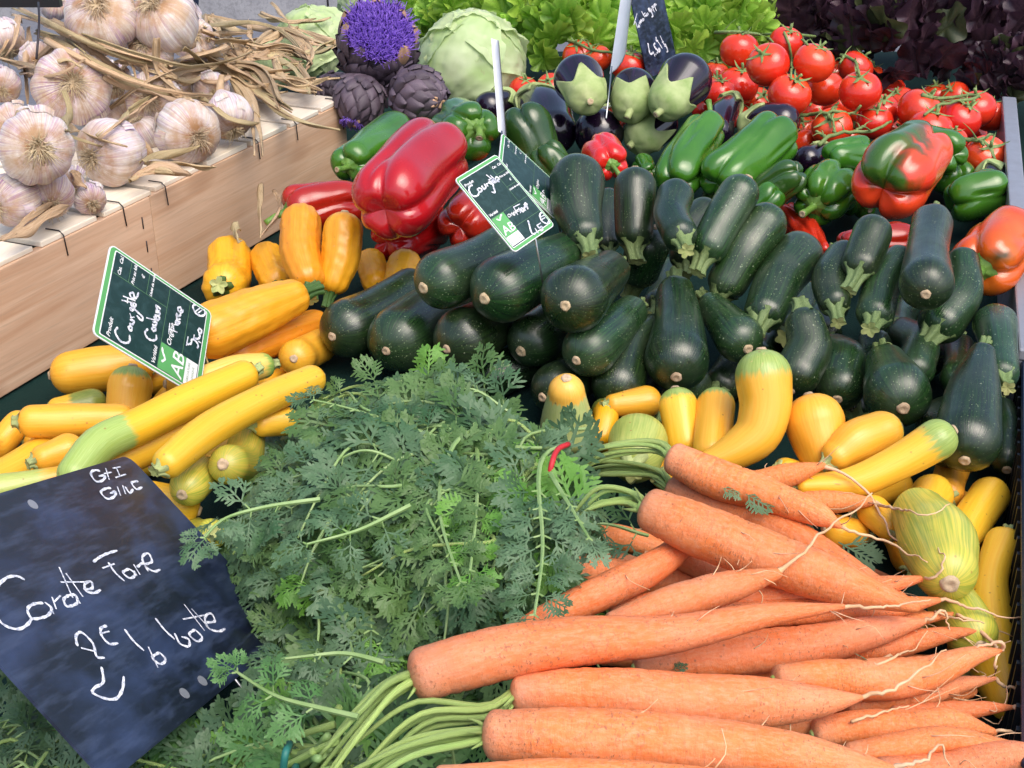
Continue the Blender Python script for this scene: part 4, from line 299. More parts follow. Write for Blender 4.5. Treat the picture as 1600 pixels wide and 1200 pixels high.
STALKS = [([[-0.9008,2.3656,0.9462],[-0.7782,2.1261,0.9825],[-0.6631,1.8874,1.0204],[-0.5548,1.6472,1.0601],[-0.5249,1.6278,1.0547],[-0.5047,1.6376,1.0427],[-0.4839,1.6478,1.0314],[-0.4622,1.659,1.0222],[-0.4614,1.7545,0.9979],[-0.4576,1.8524,0.9783],[-0.4547,1.9677,0.9604],[-0.449,2.0849,0.9463]],0.0087),([[-0.9102,2.428,0.9461],[-0.785,2.1675,0.9821],[-0.667,1.9082,1.0204],[-0.5555,1.6479,1.0615],[-0.5292,1.6294,1.0542],[-0.5108,1.6361,1.0419],[-0.4921,1.6445,1.0301],[-0.4725,1.6538,1.0199],[-0.4521,1.6645,1.0126],[-0.4523,1.7603,0.9897],[-0.4494,1.8577,0.9702],[-0.4499,1.9844,0.9464]],0.0075),([[-0.7802,2.1773,0.9463],[-0.6628,1.9013,0.9921],[-0.5513,1.6269,1.0409],[-0.5308,1.6135,1.0341],[-0.5159,1.618,1.0236],[-0.5,1.621,1.0139],[-0.4828,1.622,1.0055],[-0.4644,1.621,0.9988],[-0.4451,1.619,0.9937],[-0.4292,1.6324,0.9864],[-0.4264,1.7013,0.9661],[-0.4218,1.7705,0.9465]],0.0094),([[-0.5128,1.6189,1.0161],[-0.506,1.6258,1.0088],[-0.4981,1.6296,1.0024],[-0.4886,1.6293,0.9975],[-0.4773,1.6248,0.9946],[-0.4651,1.6185,0.9931],[-0.4519,1.6092,0.9928],[-0.4387,1.6,0.9927],[-0.4243,1.5862,0.994],[-0.4101,1.5724,0.9955],[-0.3952,1.5558,0.9979],[-0.385,1.5572,0.9957]],0.0081),([[-0.5469,2.3455,0.9462],[-0.5256,2.3284,0.9462],[-0.5045,2.3114,0.9462],[-0.4836,2.2941,0.9464],[-0.4627,2.2759,0.9468],[-0.4417,2.2561,0.9477],[-0.4205,2.2335,0.9493],[-0.3994,2.2071,0.9512],[-0.3791,2.1757,0.9525],[-0.3606,2.1389,0.9521],[-0.3443,2.0972,0.9497],[-0.3293,2.053,0.9463]],0.0081),([[-0.4332,1.8574,1.0098],[-0.4379,1.9312,0.9928],[-0.438,1.9881,0.9792],[-0.4371,2.0445,0.9655],[-0.4286,2.067,0.9589],[-0.4196,2.0884,0.9521],[-0.4057,2.0851,0.9499],[-0.3918,2.0807,0.9476],[-0.3763,2.0672,0.947],[-0.3609,2.0532,0.9465],[-0.3453,2.0377,0.9464],[-0.33,2.022,0.9464]],0.0075),([[-0.4401,1.8669,1.0234],[-0.4512,1.982,1.0037],[-0.4553,2.074,0.9888],[-0.4571,2.1612,0.974],[-0.4477,2.1995,0.967],[-0.4363,2.2293,0.9593],[-0.4177,2.22,0.957],[-0.3987,2.2015,0.9542],[-0.3783,2.164,0.9528],[-0.3592,2.1194,0.9507],[-0.3417,2.0681,0.9485],[-0.3254,2.0144,0.9464]],0.0069),([[-0.4591,2.0297,0.9464],[-0.4357,2.0071,0.9467],[-0.4128,1.9842,0.9471],[-0.3904,1.961,0.9473],[-0.3685,1.9371,0.9469],[-0.3472,1.9129,0.9464],[-0.3266,1.8918,0.9464],[-0.3073,1.8802,0.9464],[-0.289,1.8772,0.9464],[-0.2711,1.8788,0.9464],[-0.2533,1.8819,0.9464],[-0.2355,1.8855,0.9464]],0.0056),([[-0.441,1.9409,0.9464],[-0.4217,1.9036,0.947],[-0.403,1.8659,0.9478],[-0.3854,1.8271,0.9484],[-0.3696,1.7868,0.9484],[-0.3556,1.745,0.9479],[-0.3431,1.7021,0.9472],[-0.3318,1.6585,0.9468],[-0.3219,1.6146,0.9467],[-0.3132,1.5714,0.9467],[-0.3054,1.5298,0.9467],[-0.2981,1.49,0.9468]],0.0081),([[-0.4157,1.9128,0.9464],[-0.3945,1.8704,0.9465],[-0.3742,1.8297,0.9465],[-0.3546,1.7906,0.9465],[-0.3358,1.7538,0.9465],[-0.3176,1.7201,0.9466],[-0.3001,1.6906,0.9466],[-0.283,1.6653,0.9466],[-0.2665,1.644,0.9466],[-0.2505,1.6272,0.9466],[-0.2349,1.6145,0.9467],[-0.2197,1.6044,0.9467]],0.0081),([[-0.4065,1.9697,0.9464],[-0.3953,1.938,0.9464],[-0.3844,1.9071,0.9464],[-0.3739,1.8773,0.9464],[-0.3635,1.8489,0.9465],[-0.3533,1.823,0.9465],[-0.3432,1.7997,0.9465],[-0.3332,1.7785,0.9465],[-0.3233,1.7584,0.9465],[-0.3136,1.7387,0.9466],[-0.304,1.7195,0.9466],[-0.2947,1.7006,0.9466]],0.0075),([[-0.5624,1.5889,0.9595],[-0.5458,1.5592,0.9644],[-0.5274,1.5238,0.971],[-0.5093,1.4884,0.9777],[-0.4895,1.4475,0.9863],[-0.4802,1.4376,0.9864],[-0.4721,1.4317,0.9858],[-0.4646,1.428,0.9849],[-0.4576,1.4258,0.9836],[-0.451,1.425,0.982],[-0.4449,1.4256,0.9799],[-0.4392,1.4276,0.9774]],0.0075),([[-0.4299,1.4402,0.958],[-0.4279,1.4552,0.955],[-0.4252,1.4683,0.9526],[-0.4221,1.4805,0.9505],[-0.4178,1.4888,0.9497],[-0.413,1.4954,0.9493],[-0.4074,1.4992,0.9497],[-0.4013,1.5014,0.9506],[-0.3949,1.5025,0.9517],[-0.3883,1.503,0.953],[-0.3819,1.5039,0.9542],[-0.3757,1.5062,0.955]],0.0069),([[-0.4344,1.4131,0.9469],[-0.4298,1.4187,0.9472],[-0.4249,1.4239,0.9476],[-0.4198,1.4283,0.9483],[-0.4144,1.4316,0.9489],[-0.4086,1.4334,0.9492],[-0.4024,1.4334,0.9489],[-0.3958,1.4318,0.9482],[-0.3889,1.4291,0.9476],[-0.3818,1.4256,0.9472],[-0.3747,1.4215,0.947],[-0.3674,1.4172,0.9469]],0.0087),([[-0.5094,1.2125,0.9471],[-0.507,1.2219,0.9471],[-0.5045,1.2313,0.9471],[-0.5018,1.2407,0.9472],[-0.499,1.2499,0.9473],[-0.4961,1.259,0.9474],[-0.4928,1.2678,0.9474],[-0.4894,1.2763,0.9474],[-0.4857,1.2846,0.9473],[-0.4819,1.2928,0.9472],[-0.478,1.3009,0.9472],[-0.4743,1.3099,0.947]],0.0087),([[-0.8338,2.2493,0.9462],[-0.8014,2.1548,0.9539],[-0.7689,2.0608,0.9624],[-0.7362,1.9667,0.9719],[-0.7312,1.9471,0.9657],[-0.7249,1.9243,0.9604],[-0.7183,1.9016,0.9553],[-0.7087,1.8719,0.9521],[-0.699,1.8424,0.949],[-0.6871,1.8071,0.9477],[-0.6751,1.7719,0.9467],[-0.6624,1.7349,0.9466]],0.0069),([[-0.7907,1.9993,0.9464],[-0.7806,1.9887,0.9467],[-0.7706,1.9782,0.947],[-0.7575,1.9596,0.9492],[-0.7445,1.9409,0.9515],[-0.7227,1.899,0.9592],[-0.7011,1.8571,0.9671],[-0.6676,1.7826,0.9827],[-0.6345,1.7081,0.9985],[-0.5959,1.6173,1.0183],[-0.5867,1.6056,1.0195],[-0.5791,1.5982,1.0197]],0.0075),([[-0.475,1.4346,0.9869],[-0.4698,1.4376,0.9908],[-0.4651,1.4425,0.9941],[-0.4614,1.4502,0.9966],[-0.4598,1.465,0.9972],[-0.4668,1.508,0.9902],[-0.4706,1.5422,0.9856],[-0.4736,1.575,0.9814],[-0.4714,1.591,0.9817],[-0.4686,1.6056,0.9824],[-0.4627,1.6101,0.9859],[-0.4567,1.614,0.9894]],0.0075),([[-0.5298,1.6698,0.9577],[-0.5093,1.6512,0.9726],[-0.4892,1.6325,0.9872],[-0.4732,1.6272,0.9977],[-0.4596,1.6313,1.0045],[-0.4478,1.6439,1.0072],[-0.4492,1.7101,0.9954],[-0.448,1.7722,0.9837],[-0.4445,1.8299,0.9728],[-0.4382,1.8807,0.9633],[-0.4299,1.9268,0.9546],[-0.42,1.9697,0.9464]],0.0087),([[-0.5432,2.3656,0.9462],[-0.5281,2.3132,0.9462],[-0.5136,2.2634,0.9462],[-0.4995,2.2173,0.9462],[-0.4856,2.1768,0.9463],[-0.4722,2.144,0.9463],[-0.4599,2.1221,0.9463],[-0.4496,2.1136,0.9463],[-0.4412,2.1178,0.9463],[-0.4338,2.1298,0.9463],[-0.4268,2.1446,0.9463],[-0.4197,2.1599,0.9463]],0.0087),([[-0.4537,2.4713,0.9461],[-0.4453,2.4498,0.9462],[-0.4369,2.4282,0.9463],[-0.4286,2.4063,0.9465],[-0.4205,2.3839,0.9468],[-0.4127,2.3609,0.9469],[-0.4055,2.3371,0.9468],[-0.3988,2.3127,0.9466],[-0.3922,2.2878,0.9464],[-0.3857,2.2627,0.9462],[-0.3792,2.2375,0.9462],[-0.3729,2.2128,0.9463]],0.0056),([[-0.4506,2.093,0.9463],[-0.437,2.0803,0.9463],[-0.4237,2.0684,0.9463],[-0.4109,2.0591,0.9463],[-0.3991,2.0551,0.9463],[-0.3876,2.0535,0.9471],[-0.376,2.0511,0.9487],[-0.3642,2.0465,0.95],[-0.3523,2.0387,0.9503],[-0.3404,2.0276,0.9494],[-0.3284,2.0141,0.9479],[-0.3164,1.9993,0.9464]],0.0081),([[-0.4674,1.8451,0.9625],[-0.4597,1.8353,0.9628],[-0.4518,1.8244,0.9635],[-0.4439,1.8135,0.9641],[-0.4358,1.8014,0.9651],[-0.4293,1.796,0.9648],[-0.4236,1.7937,0.9644],[-0.4183,1.7941,0.9645],[-0.4136,1.7973,0.965],[-0.4096,1.804,0.9651],[-0.4147,1.8515,0.9557],[-0.4195,1.8991,0.9464]],0.0069),([[-0.4344,1.4723,0.9468],[-0.4263,1.4706,0.9468],[-0.4181,1.4688,0.9469],[-0.41,1.467,0.9469],[-0.4018,1.465,0.947],[-0.3936,1.4628,0.9471],[-0.3854,1.4605,0.9471],[-0.3772,1.4579,0.947],[-0.369,1.4552,0.9469],[-0.3608,1.4523,0.9469],[-0.3526,1.4494,0.9468],[-0.3444,1.4464,0.9468]],0.0062),([[-0.8657,2.2869,0.9462],[-0.7689,2.0259,0.9928],[-0.7662,2.0136,0.9901],[-0.7654,2.0064,0.9864],[-0.7654,2.0011,0.9823],[-0.766,1.9972,0.978],[-0.7672,1.9943,0.9736],[-0.7693,1.9921,0.9693],[-0.7722,1.9909,0.965],[-0.7758,1.9906,0.9606],[-0.78,1.9918,0.9559],[-0.7851,1.9952,0.9507]],0.0075),([[-0.5256,1.2853,1.0253],[-0.5218,1.2833,1.03],[-0.5188,1.2835,1.034],[-0.5165,1.2851,1.0376],[-0.5147,1.2881,1.0408],[-0.5136,1.2928,1.0436],[-0.514,1.3017,1.0451],[-0.5504,1.4027,1.0216],[-0.5814,1.4923,1.001],[-0.6113,1.5817,0.9799],[-0.633,1.6525,0.9633],[-0.654,1.7234,0.9466]],0.0056),([[-0.4786,1.3496,0.9747],[-0.4768,1.3478,0.9734],[-0.4752,1.3466,0.9719],[-0.4738,1.3458,0.9702],[-0.4725,1.3454,0.9685],[-0.4713,1.3455,0.9666],[-0.4704,1.3462,0.9644],[-0.4697,1.3472,0.9622],[-0.4689,1.3481,0.9599],[-0.4679,1.3482,0.9579],[-0.4668,1.3482,0.9559],[-0.4656,1.3478,0.9541]],0.0069),([[-0.4233,2.0609,0.9463],[-0.4146,2.0711,0.9473],[-0.4055,2.0799,0.9485],[-0.3959,2.0862,0.9499],[-0.3856,2.0885,0.9509],[-0.3745,2.0858,0.9512],[-0.3627,2.0777,0.9509],[-0.3503,2.0643,0.9507],[-0.338,2.0461,0.9505],[-0.3262,2.0235,0.9498],[-0.3155,1.9975,0.9483],[-0.3055,1.9697,0.9464]],0.0125),([[-0.3869,2.2309,0.9462],[-0.3766,2.2111,0.9467],[-0.3663,2.1907,0.9473],[-0.3563,2.1692,0.948],[-0.3469,2.1461,0.9482],[-0.3384,2.1212,0.948],[-0.3308,2.0947,0.9474],[-0.324,2.067,0.9468],[-0.3187,2.0386,0.9464],[-0.3154,2.0101,0.9464],[-0.314,1.9822,0.9464],[-0.3135,1.9552,0.9464]],0.01),([[-0.3861,1.9128,0.9464],[-0.3769,1.9077,0.9465],[-0.3677,1.9025,0.9467],[-0.3585,1.8968,0.9469],[-0.3491,1.8905,0.9473],[-0.3398,1.8833,0.9476],[-0.3305,1.875,0.9478],[-0.3213,1.8655,0.9476],[-0.3121,1.855,0.9472],[-0.303,1.8438,0.9468],[-0.2938,1.832,0.9466],[-0.2847,1.82,0.9465]],0.0087),([[-0.5512,2.3656,0.9462],[-0.5384,2.3313,0.9462],[-0.526,2.2995,0.9462],[-0.5141,2.2718,0.9462],[-0.5026,2.2489,0.9462],[-0.4914,2.2298,0.9462],[-0.4809,2.2146,0.9462],[-0.4713,2.205,0.9463],[-0.4628,2.2022,0.9463],[-0.4551,2.2043,0.9463],[-0.4476,2.2084,0.9463],[-0.4402,2.2128,0.9463]],0.0125),([[-0.4353,1.9128,0.9464],[-0.4318,1.936,0.9464],[-0.4282,1.9597,0.9464],[-0.4246,1.9841,0.9464],[-0.421,2.0095,0.9464],[-0.4178,2.0367,0.9463],[-0.415,2.0658,0.9463],[-0.4124,2.0967,0.9463],[-0.4099,2.1288,0.9463],[-0.4073,2.1619,0.9463],[-0.4047,2.1959,0.9463],[-0.402,2.2309,0.9462]],0.0087),([[-0.3666,2.0144,0.9464],[-0.3616,2.0054,0.9464],[-0.3566,1.9965,0.9464],[-0.3517,1.9876,0.9464],[-0.3468,1.9789,0.9464],[-0.342,1.9707,0.9464],[-0.3374,1.9641,0.9464],[-0.3332,1.9606,0.9464],[-0.3294,1.9606,0.9464],[-0.3259,1.963,0.9464],[-0.3224,1.9663,0.9464],[-0.3189,1.9697,0.9464]],0.0075),([[-0.3828,1.8588,0.9465],[-0.3729,1.8543,0.9465],[-0.3631,1.8497,0.9466],[-0.3532,1.845,0.9467],[-0.3434,1.84,0.9468],[-0.3335,1.8347,0.947],[-0.3237,1.829,0.947],[-0.3139,1.8228,0.9469],[-0.3041,1.8162,0.9468],[-0.2944,1.8093,0.9467],[-0.2847,1.8022,0.9466],[-0.275,1.795,0.9465]],0.0062),([[-0.447,1.6685,1.0158],[-0.4437,1.6802,1.0153],[-0.449,1.7257,1.0071],[-0.4516,1.7617,1.0012],[-0.4539,1.7979,0.9954],[-0.4516,1.8162,0.9936],[-0.4491,1.8345,0.9919],[-0.4438,1.8418,0.9925],[-0.4384,1.8491,0.993],[-0.4336,1.8591,0.9929],[-0.4532,1.976,0.9695],[-0.4719,2.093,0.9463]],0.0112),([[-0.8051,2.1948,0.9471],[-0.79,2.1776,0.948],[-0.7714,2.1499,0.951],[-0.7528,2.1215,0.9543],[-0.7223,2.0585,0.9648],[-0.6922,1.9944,0.9753],[-0.6463,1.8817,0.9957],[-0.6014,1.7682,1.0161],[-0.5494,1.6307,1.0419],[-0.5405,1.6197,1.0402],[-0.5334,1.6137,1.0374],[-0.5271,1.6104,1.034]],0.0076),([[-0.4235,2.2569,0.947],[-0.4125,2.2451,0.9471],[-0.4016,2.2331,0.9473],[-0.3908,2.2207,0.9476],[-0.3799,2.2076,0.9479],[-0.3692,2.1936,0.9482],[-0.3585,2.1785,0.9481],[-0.3481,2.1624,0.9479],[-0.3377,2.1455,0.9476],[-0.3275,2.128,0.9473],[-0.3172,2.1101,0.9472],[-0.3071,2.0921,0.9472]],0.0088),([[-0.434,1.782,0.9499],[-0.4138,1.7197,0.9594],[-0.3939,1.6577,0.9693],[-0.3743,1.5953,0.9797],[-0.3673,1.5865,0.9765],[-0.3607,1.5813,0.9732],[-0.3539,1.5787,0.9703],[-0.3469,1.5786,0.968],[-0.3401,1.5811,0.9657],[-0.3338,1.5873,0.9627],[-0.3307,1.6096,0.9552],[-0.3274,1.6319,0.9477]],0.0066),([[-0.4838,2.1726,0.9471],[-0.468,2.1344,0.9471],[-0.4527,2.0974,0.9472],[-0.4379,2.062,0.9472],[-0.4241,2.0307,0.9472],[-0.4119,2.0093,0.9473],[-0.4022,2.0031,0.9473],[-0.3946,2.0121,0.9473],[-0.3881,2.0303,0.9472],[-0.382,2.0519,0.9472],[-0.3758,2.0744,0.9472],[-0.3696,2.0974,0.9472]],0.0102),([[-0.7333,1.915,0.9474],[-0.6856,1.8131,0.9705],[-0.6389,1.7112,0.9938],[-0.5928,1.6082,1.0174],[-0.5807,1.5961,1.0198],[-0.5709,1.5897,1.0215],[-0.5623,1.5869,1.0236],[-0.5549,1.5868,1.0262],[-0.5482,1.589,1.0291],[-0.5422,1.593,1.0318],[-0.5368,1.5989,1.0341],[-0.5323,1.6076,1.0358]],0.0059),([[-0.3815,2.0174,0.9473],[-0.3721,2.0243,0.9473],[-0.3627,2.0311,0.9472],[-0.3532,2.0381,0.9472],[-0.3437,2.0455,0.9472],[-0.3345,2.0544,0.9472],[-0.3256,2.0655,0.9472],[-0.317,2.079,0.9472],[-0.3086,2.094,0.9472],[-0.3002,2.1097,0.9472],[-0.2916,2.1257,0.9472],[-0.283,2.1418,0.9471]],0.0095),([[-0.4633,2.0724,0.9472],[-0.4471,2.0389,0.9472],[-0.4313,2.0063,0.9473],[-0.4161,1.975,0.9473],[-0.4015,1.9466,0.9473],[-0.388,1.9248,0.9474],[-0.3758,1.9132,0.9474],[-0.3648,1.9115,0.9474],[-0.3545,1.9158,0.9474],[-0.3443,1.922,0.9474],[-0.334,1.9285,0.9474],[-0.3237,1.9351,0.9473]],0.0107),([[-0.4384,1.8557,0.9853],[-0.4358,1.8805,0.9751],[-0.4307,1.8959,0.9669],[-0.4255,1.9112,0.9587],[-0.416,1.9078,0.9547],[-0.4067,1.904,0.9505],[-0.3947,1.8868,0.9493],[-0.3831,1.8693,0.948],[-0.3707,1.847,0.9477],[-0.3585,1.8246,0.9475],[-0.3464,1.8018,0.9475],[-0.3346,1.7794,0.9475]],0.0086),([[-0.6062,1.9657,0.9473],[-0.5786,1.9008,0.9634],[-0.5485,1.8259,0.9816],[-0.5191,1.7509,0.9997],[-0.4875,1.6657,1.0197],[-0.4807,1.6603,1.0202],[-0.4755,1.6548,1.0188],[-0.4716,1.6482,1.0157],[-0.4683,1.6406,1.0116],[-0.4653,1.6324,1.0073],[-0.4622,1.624,1.003],[-0.4596,1.6173,0.9984]],0.01),([[-0.458,1.9726,0.9473],[-0.4433,1.9659,0.9481],[-0.4284,1.958,0.9492],[-0.4132,1.9475,0.9508],[-0.3978,1.9332,0.9526],[-0.3829,1.9137,0.9539],[-0.3694,1.8883,0.9537],[-0.3573,1.8571,0.952],[-0.3459,1.8214,0.95],[-0.3346,1.7828,0.9485],[-0.3231,1.7425,0.9477],[-0.3117,1.7016,0.9476]],0.0103),([[-0.5277,2.3243,0.947],[-0.52,2.2956,0.947],[-0.5124,2.2676,0.947],[-0.5051,2.2403,0.9471],[-0.4978,2.2138,0.9471],[-0.4905,2.1889,0.9471],[-0.4832,2.1662,0.9471],[-0.4756,2.1454,0.9471],[-0.4681,2.1259,0.9472],[-0.4606,2.107,0.9472],[-0.4533,2.0885,0.9472],[-0.446,2.0703,0.9472]],0.006),([[-0.4698,2.1021,0.9472],[-0.4559,2.0488,0.9472],[-0.4426,1.9978,0.9473],[-0.4298,1.9492,0.9473],[-0.4175,1.9031,0.9474],[-0.4052,1.8604,0.9474],[-0.3928,1.8216,0.9475],[-0.3803,1.7865,0.9475],[-0.3677,1.7538,0.9476],[-0.3554,1.7226,0.9476],[-0.3435,1.6925,0.9476],[-0.3319,1.6632,0.9477]],0.006),([[-0.4614,1.6463,1.011],[-0.452,1.6411,1.0097],[-0.444,1.641,1.0073],[-0.438,1.6481,1.0032],[-0.4433,1.6991,0.9888],[-0.4459,1.7411,0.9778],[-0.4484,1.7841,0.9686],[-0.4464,1.8103,0.9658],[-0.4444,1.8372,0.9642],[-0.4404,1.8561,0.965],[-0.4462,1.9183,0.956],[-0.4515,1.9808,0.9473]],0.0088),([[-0.4279,2.0786,0.9472],[-0.4227,2.0928,0.9472],[-0.4174,2.1071,0.9472],[-0.412,2.1215,0.9472],[-0.4066,2.1362,0.9471],[-0.4011,2.151,0.9471],[-0.3956,2.166,0.9471],[-0.3899,2.1811,0.9471],[-0.3842,2.1964,0.9471],[-0.3784,2.2118,0.9471],[-0.3725,2.2275,0.9471],[-0.3666,2.2433,0.9471]],0.008),([[-0.461,1.6315,1.0073],[-0.4571,1.6316,1.0076],[-0.4534,1.6323,1.0077],[-0.4499,1.6337,1.0076],[-0.4465,1.6357,1.0074],[-0.4434,1.6385,1.0067],[-0.4406,1.6419,1.0055],[-0.4382,1.647,1.0036],[-0.4489,1.7012,0.9896],[-0.4576,1.749,0.977],[-0.4661,1.7968,0.9643],[-0.4727,1.8382,0.9532]],0.0059),([[-0.4267,1.9527,0.9473],[-0.4163,1.9234,0.9474],[-0.4061,1.8948,0.9474],[-0.3963,1.8672,0.9474],[-0.3869,1.8422,0.9475],[-0.3782,1.8234,0.9475],[-0.3704,1.8141,0.9475],[-0.3635,1.8141,0.9475],[-0.3571,1.8197,0.9475],[-0.3507,1.8271,0.9475],[-0.3444,1.8349,0.9475],[-0.338,1.8427,0.9474]],0.008),([[-0.7146,1.9387,0.9618],[-0.7076,1.9447,0.968],[-0.7008,1.9511,0.9741],[-0.6873,1.9391,0.9842],[-0.6703,1.916,0.9956],[-0.6375,1.846,1.0145],[-0.6009,1.762,1.0324],[-0.5557,1.6489,1.0531],[-0.5458,1.6392,1.0504],[-0.5386,1.6368,1.0454],[-0.5336,1.6413,1.0388],[-0.6505,2.0257,0.9473]],0.0115),([[-0.3644,1.9831,0.9473],[-0.3527,1.9466,0.9473],[-0.3412,1.9112,0.9474],[-0.3302,1.8774,0.9474],[-0.3198,1.8473,0.9474],[-0.3103,1.8258,0.9475],[-0.302,1.8178,0.9475],[-0.2948,1.8229,0.9475],[-0.2881,1.8359,0.9475],[-0.2815,1.8518,0.9474],[-0.2748,1.8684,0.9474],[-0.268,1.8852,0.9474]],0.0063),([[-0.4469,1.6441,1.0523],[-0.4487,1.646,1.044],[-0.4502,1.6468,1.0359],[-0.4513,1.6466,1.028],[-0.4515,1.6444,1.0207],[-0.4503,1.6412,1.0141],[-0.4468,1.6367,1.0087],[-0.4413,1.632,1.0042],[-0.4355,1.6301,0.9995],[-0.4303,1.6322,0.994],[-0.4432,1.704,0.971],[-0.4555,1.7756,0.9475]],0.0077),([[-0.4428,1.8558,1.0236],[-0.437,1.8586,1.0209],[-0.4323,1.8661,1.0173],[-0.4452,1.951,0.9978],[-0.4536,2.0186,0.9818],[-0.4614,2.0864,0.9661],[-0.4614,2.1209,0.9582],[-0.4609,2.1558,0.951],[-0.4554,2.1682,0.9492],[-0.4498,2.1806,0.9475],[-0.4426,2.1858,0.9473],[-0.4354,2.191,0.9471]],0.0069),([[-0.5529,1.571,1.0057],[-0.5512,1.5693,1.0018],[-0.5496,1.568,0.9978],[-0.548,1.5668,0.9938],[-0.5466,1.5656,0.9898],[-0.5433,1.5576,0.9875],[-0.5409,1.5495,0.9852],[-0.5314,1.5194,0.9888],[-0.5224,1.4894,0.9926],[-0.5023,1.4274,1.0053],[-0.4821,1.3656,1.0183],[-0.4561,1.2879,1.0362]],0.0069),([[-0.3868,2.2515,0.947],[-0.374,2.2289,0.9471],[-0.3615,2.2066,0.9471],[-0.3492,2.1848,0.9471],[-0.3372,2.1636,0.9471],[-0.3253,2.1435,0.9471],[-0.3138,2.1248,0.9472],[-0.3024,2.1075,0.9472],[-0.2912,2.091,0.9472],[-0.2802,2.0751,0.9472],[-0.2693,2.0593,0.9472],[-0.2586,2.0438,0.9472]],0.0119),([[-0.5821,1.6237,1.034],[-0.5756,1.6171,1.0355],[-0.57,1.6129,1.0364],[-0.5648,1.6099,1.037],[-0.5599,1.6077,1.0374],[-0.5553,1.6054,1.0374],[-0.5509,1.6029,1.0368],[-0.5466,1.6,1.0356],[-0.5426,1.5971,1.0341],[-0.5387,1.5946,1.0323],[-0.535,1.5926,1.0305],[-0.5315,1.591,1.0285]],0.0057),([[-0.4668,2.3033,0.947],[-0.4547,2.2534,0.947],[-0.4431,2.2054,0.9471],[-0.4319,2.1596,0.9471],[-0.4212,2.1178,0.9472],[-0.4109,2.0842,0.9472],[-0.401,2.0627,0.9472],[-0.3912,2.0524,0.9472],[-0.3815,2.0489,0.9472],[-0.3718,2.0475,0.9472],[-0.3621,2.0465,0.9472],[-0.3525,2.0454,0.9472]],0.0061),([[-0.4236,1.6727,1.037],[-0.4306,1.7252,1.0202],[-0.4356,1.7709,1.0046],[-0.4401,1.8165,0.9888],[-0.4407,1.8476,0.9763],[-0.4407,1.8791,0.9645],[-0.4365,1.8968,0.9576],[-0.4315,1.9153,0.9522],[-0.4237,1.9239,0.9501],[-0.4158,1.9326,0.9483],[-0.4066,1.9362,0.9478],[-0.3973,1.9398,0.9473]],0.0072),([[-0.3874,2.0931,0.9472],[-0.3774,2.0451,0.9472],[-0.3679,1.9989,0.9473],[-0.3587,1.955,0.9473],[-0.3499,1.9153,0.9474],[-0.3412,1.8842,0.9474],[-0.3324,1.8658,0.9474],[-0.3235,1.8596,0.9474],[-0.3144,1.8604,0.9474],[-0.3052,1.8637,0.9474],[-0.2959,1.8673,0.9474],[-0.2867,1.8709,0.9474]],0.0086),([[-0.4552,2.3644,0.947],[-0.4406,2.3468,0.947],[-0.4263,2.3294,0.947],[-0.4122,2.3125,0.947],[-0.3985,2.2973,0.947],[-0.3855,2.2866,0.947],[-0.3737,2.2833,0.947],[-0.3629,2.2874,0.947],[-0.3526,2.2958,0.947],[-0.3424,2.3058,0.947],[-0.3321,2.316,0.947],[-0.3218,2.3264,0.947]],0.0086),([[-0.402,2.0814,0.9472],[-0.3892,2.0605,0.9474],[-0.3766,2.0392,0.9478],[-0.364,2.0171,0.9484],[-0.3516,1.9937,0.9491],[-0.3398,1.9685,0.9496],[-0.3291,1.9413,0.9495],[-0.3194,1.912,0.9489],[-0.3104,1.8813,0.9482],[-0.3015,1.8496,0.9477],[-0.2928,1.8175,0.9475],[-0.2841,1.7854,0.9475]],0.0094),([[-0.438,1.641,1.0037],[-0.4354,1.6359,1.0011],[-0.4333,1.6322,0.9981],[-0.4314,1.6297,0.9948],[-0.4298,1.6284,0.9914],[-0.4282,1.629,0.9879],[-0.4247,1.6252,0.9861],[-0.4206,1.6217,0.985],[-0.4118,1.6014,0.9885],[-0.4029,1.5813,0.9922],[-0.3914,1.55,0.9989],[-0.3869,1.5465,0.9984]],0.0108),([[-0.4646,2.1555,0.9471],[-0.457,2.132,0.9472],[-0.4495,2.1089,0.9472],[-0.4422,2.0865,0.9472],[-0.4351,2.0653,0.9472],[-0.4282,2.0471,0.9472],[-0.4214,2.0335,0.9472],[-0.4149,2.0242,0.9473],[-0.4084,2.0175,0.9473],[-0.402,2.0117,0.9473],[-0.3956,2.006,0.9473],[-0.3892,2.0004,0.9473]],0.0109)]
HANGING = [([[-0.3229,1.591,0.8813],[-0.32,1.5705,0.8813],[-0.3172,1.5503,0.8813],[-0.3144,1.5306,0.8813],[-0.3117,1.5114,0.8813],[-0.3089,1.4925,0.8813],[-0.3059,1.474,0.8813],[-0.3027,1.4559,0.8814],[-0.2994,1.4381,0.8814],[-0.296,1.4206,0.8814],[-0.2927,1.4036,0.8814],[-0.2895,1.3868,0.8814]],0.0058),([[-0.3029,1.565,0.8813],[-0.2973,1.5473,0.8813],[-0.2921,1.5299,0.8813],[-0.2879,1.5131,0.8813],[-0.2856,1.4969,0.8813],[-0.2849,1.4814,0.8813],[-0.2854,1.4663,0.8813],[-0.2862,1.4516,0.8814],[-0.287,1.4372,0.8814],[-0.2879,1.423,0.8814],[-0.2887,1.409,0.8814],[-0.2895,1.3952,0.8814]],0.0045),([[-0.3272,1.4452,0.8814],[-0.3261,1.4378,0.8814],[-0.3251,1.4305,0.8814],[-0.3241,1.4232,0.8814],[-0.3231,1.416,0.8814],[-0.3222,1.4089,0.8814],[-0.3211,1.4018,0.8814],[-0.3198,1.395,0.8814],[-0.3181,1.3885,0.8814],[-0.316,1.3822,0.8814],[-0.3137,1.3762,0.8814],[-0.3113,1.3703,0.8814]],0.0078)]
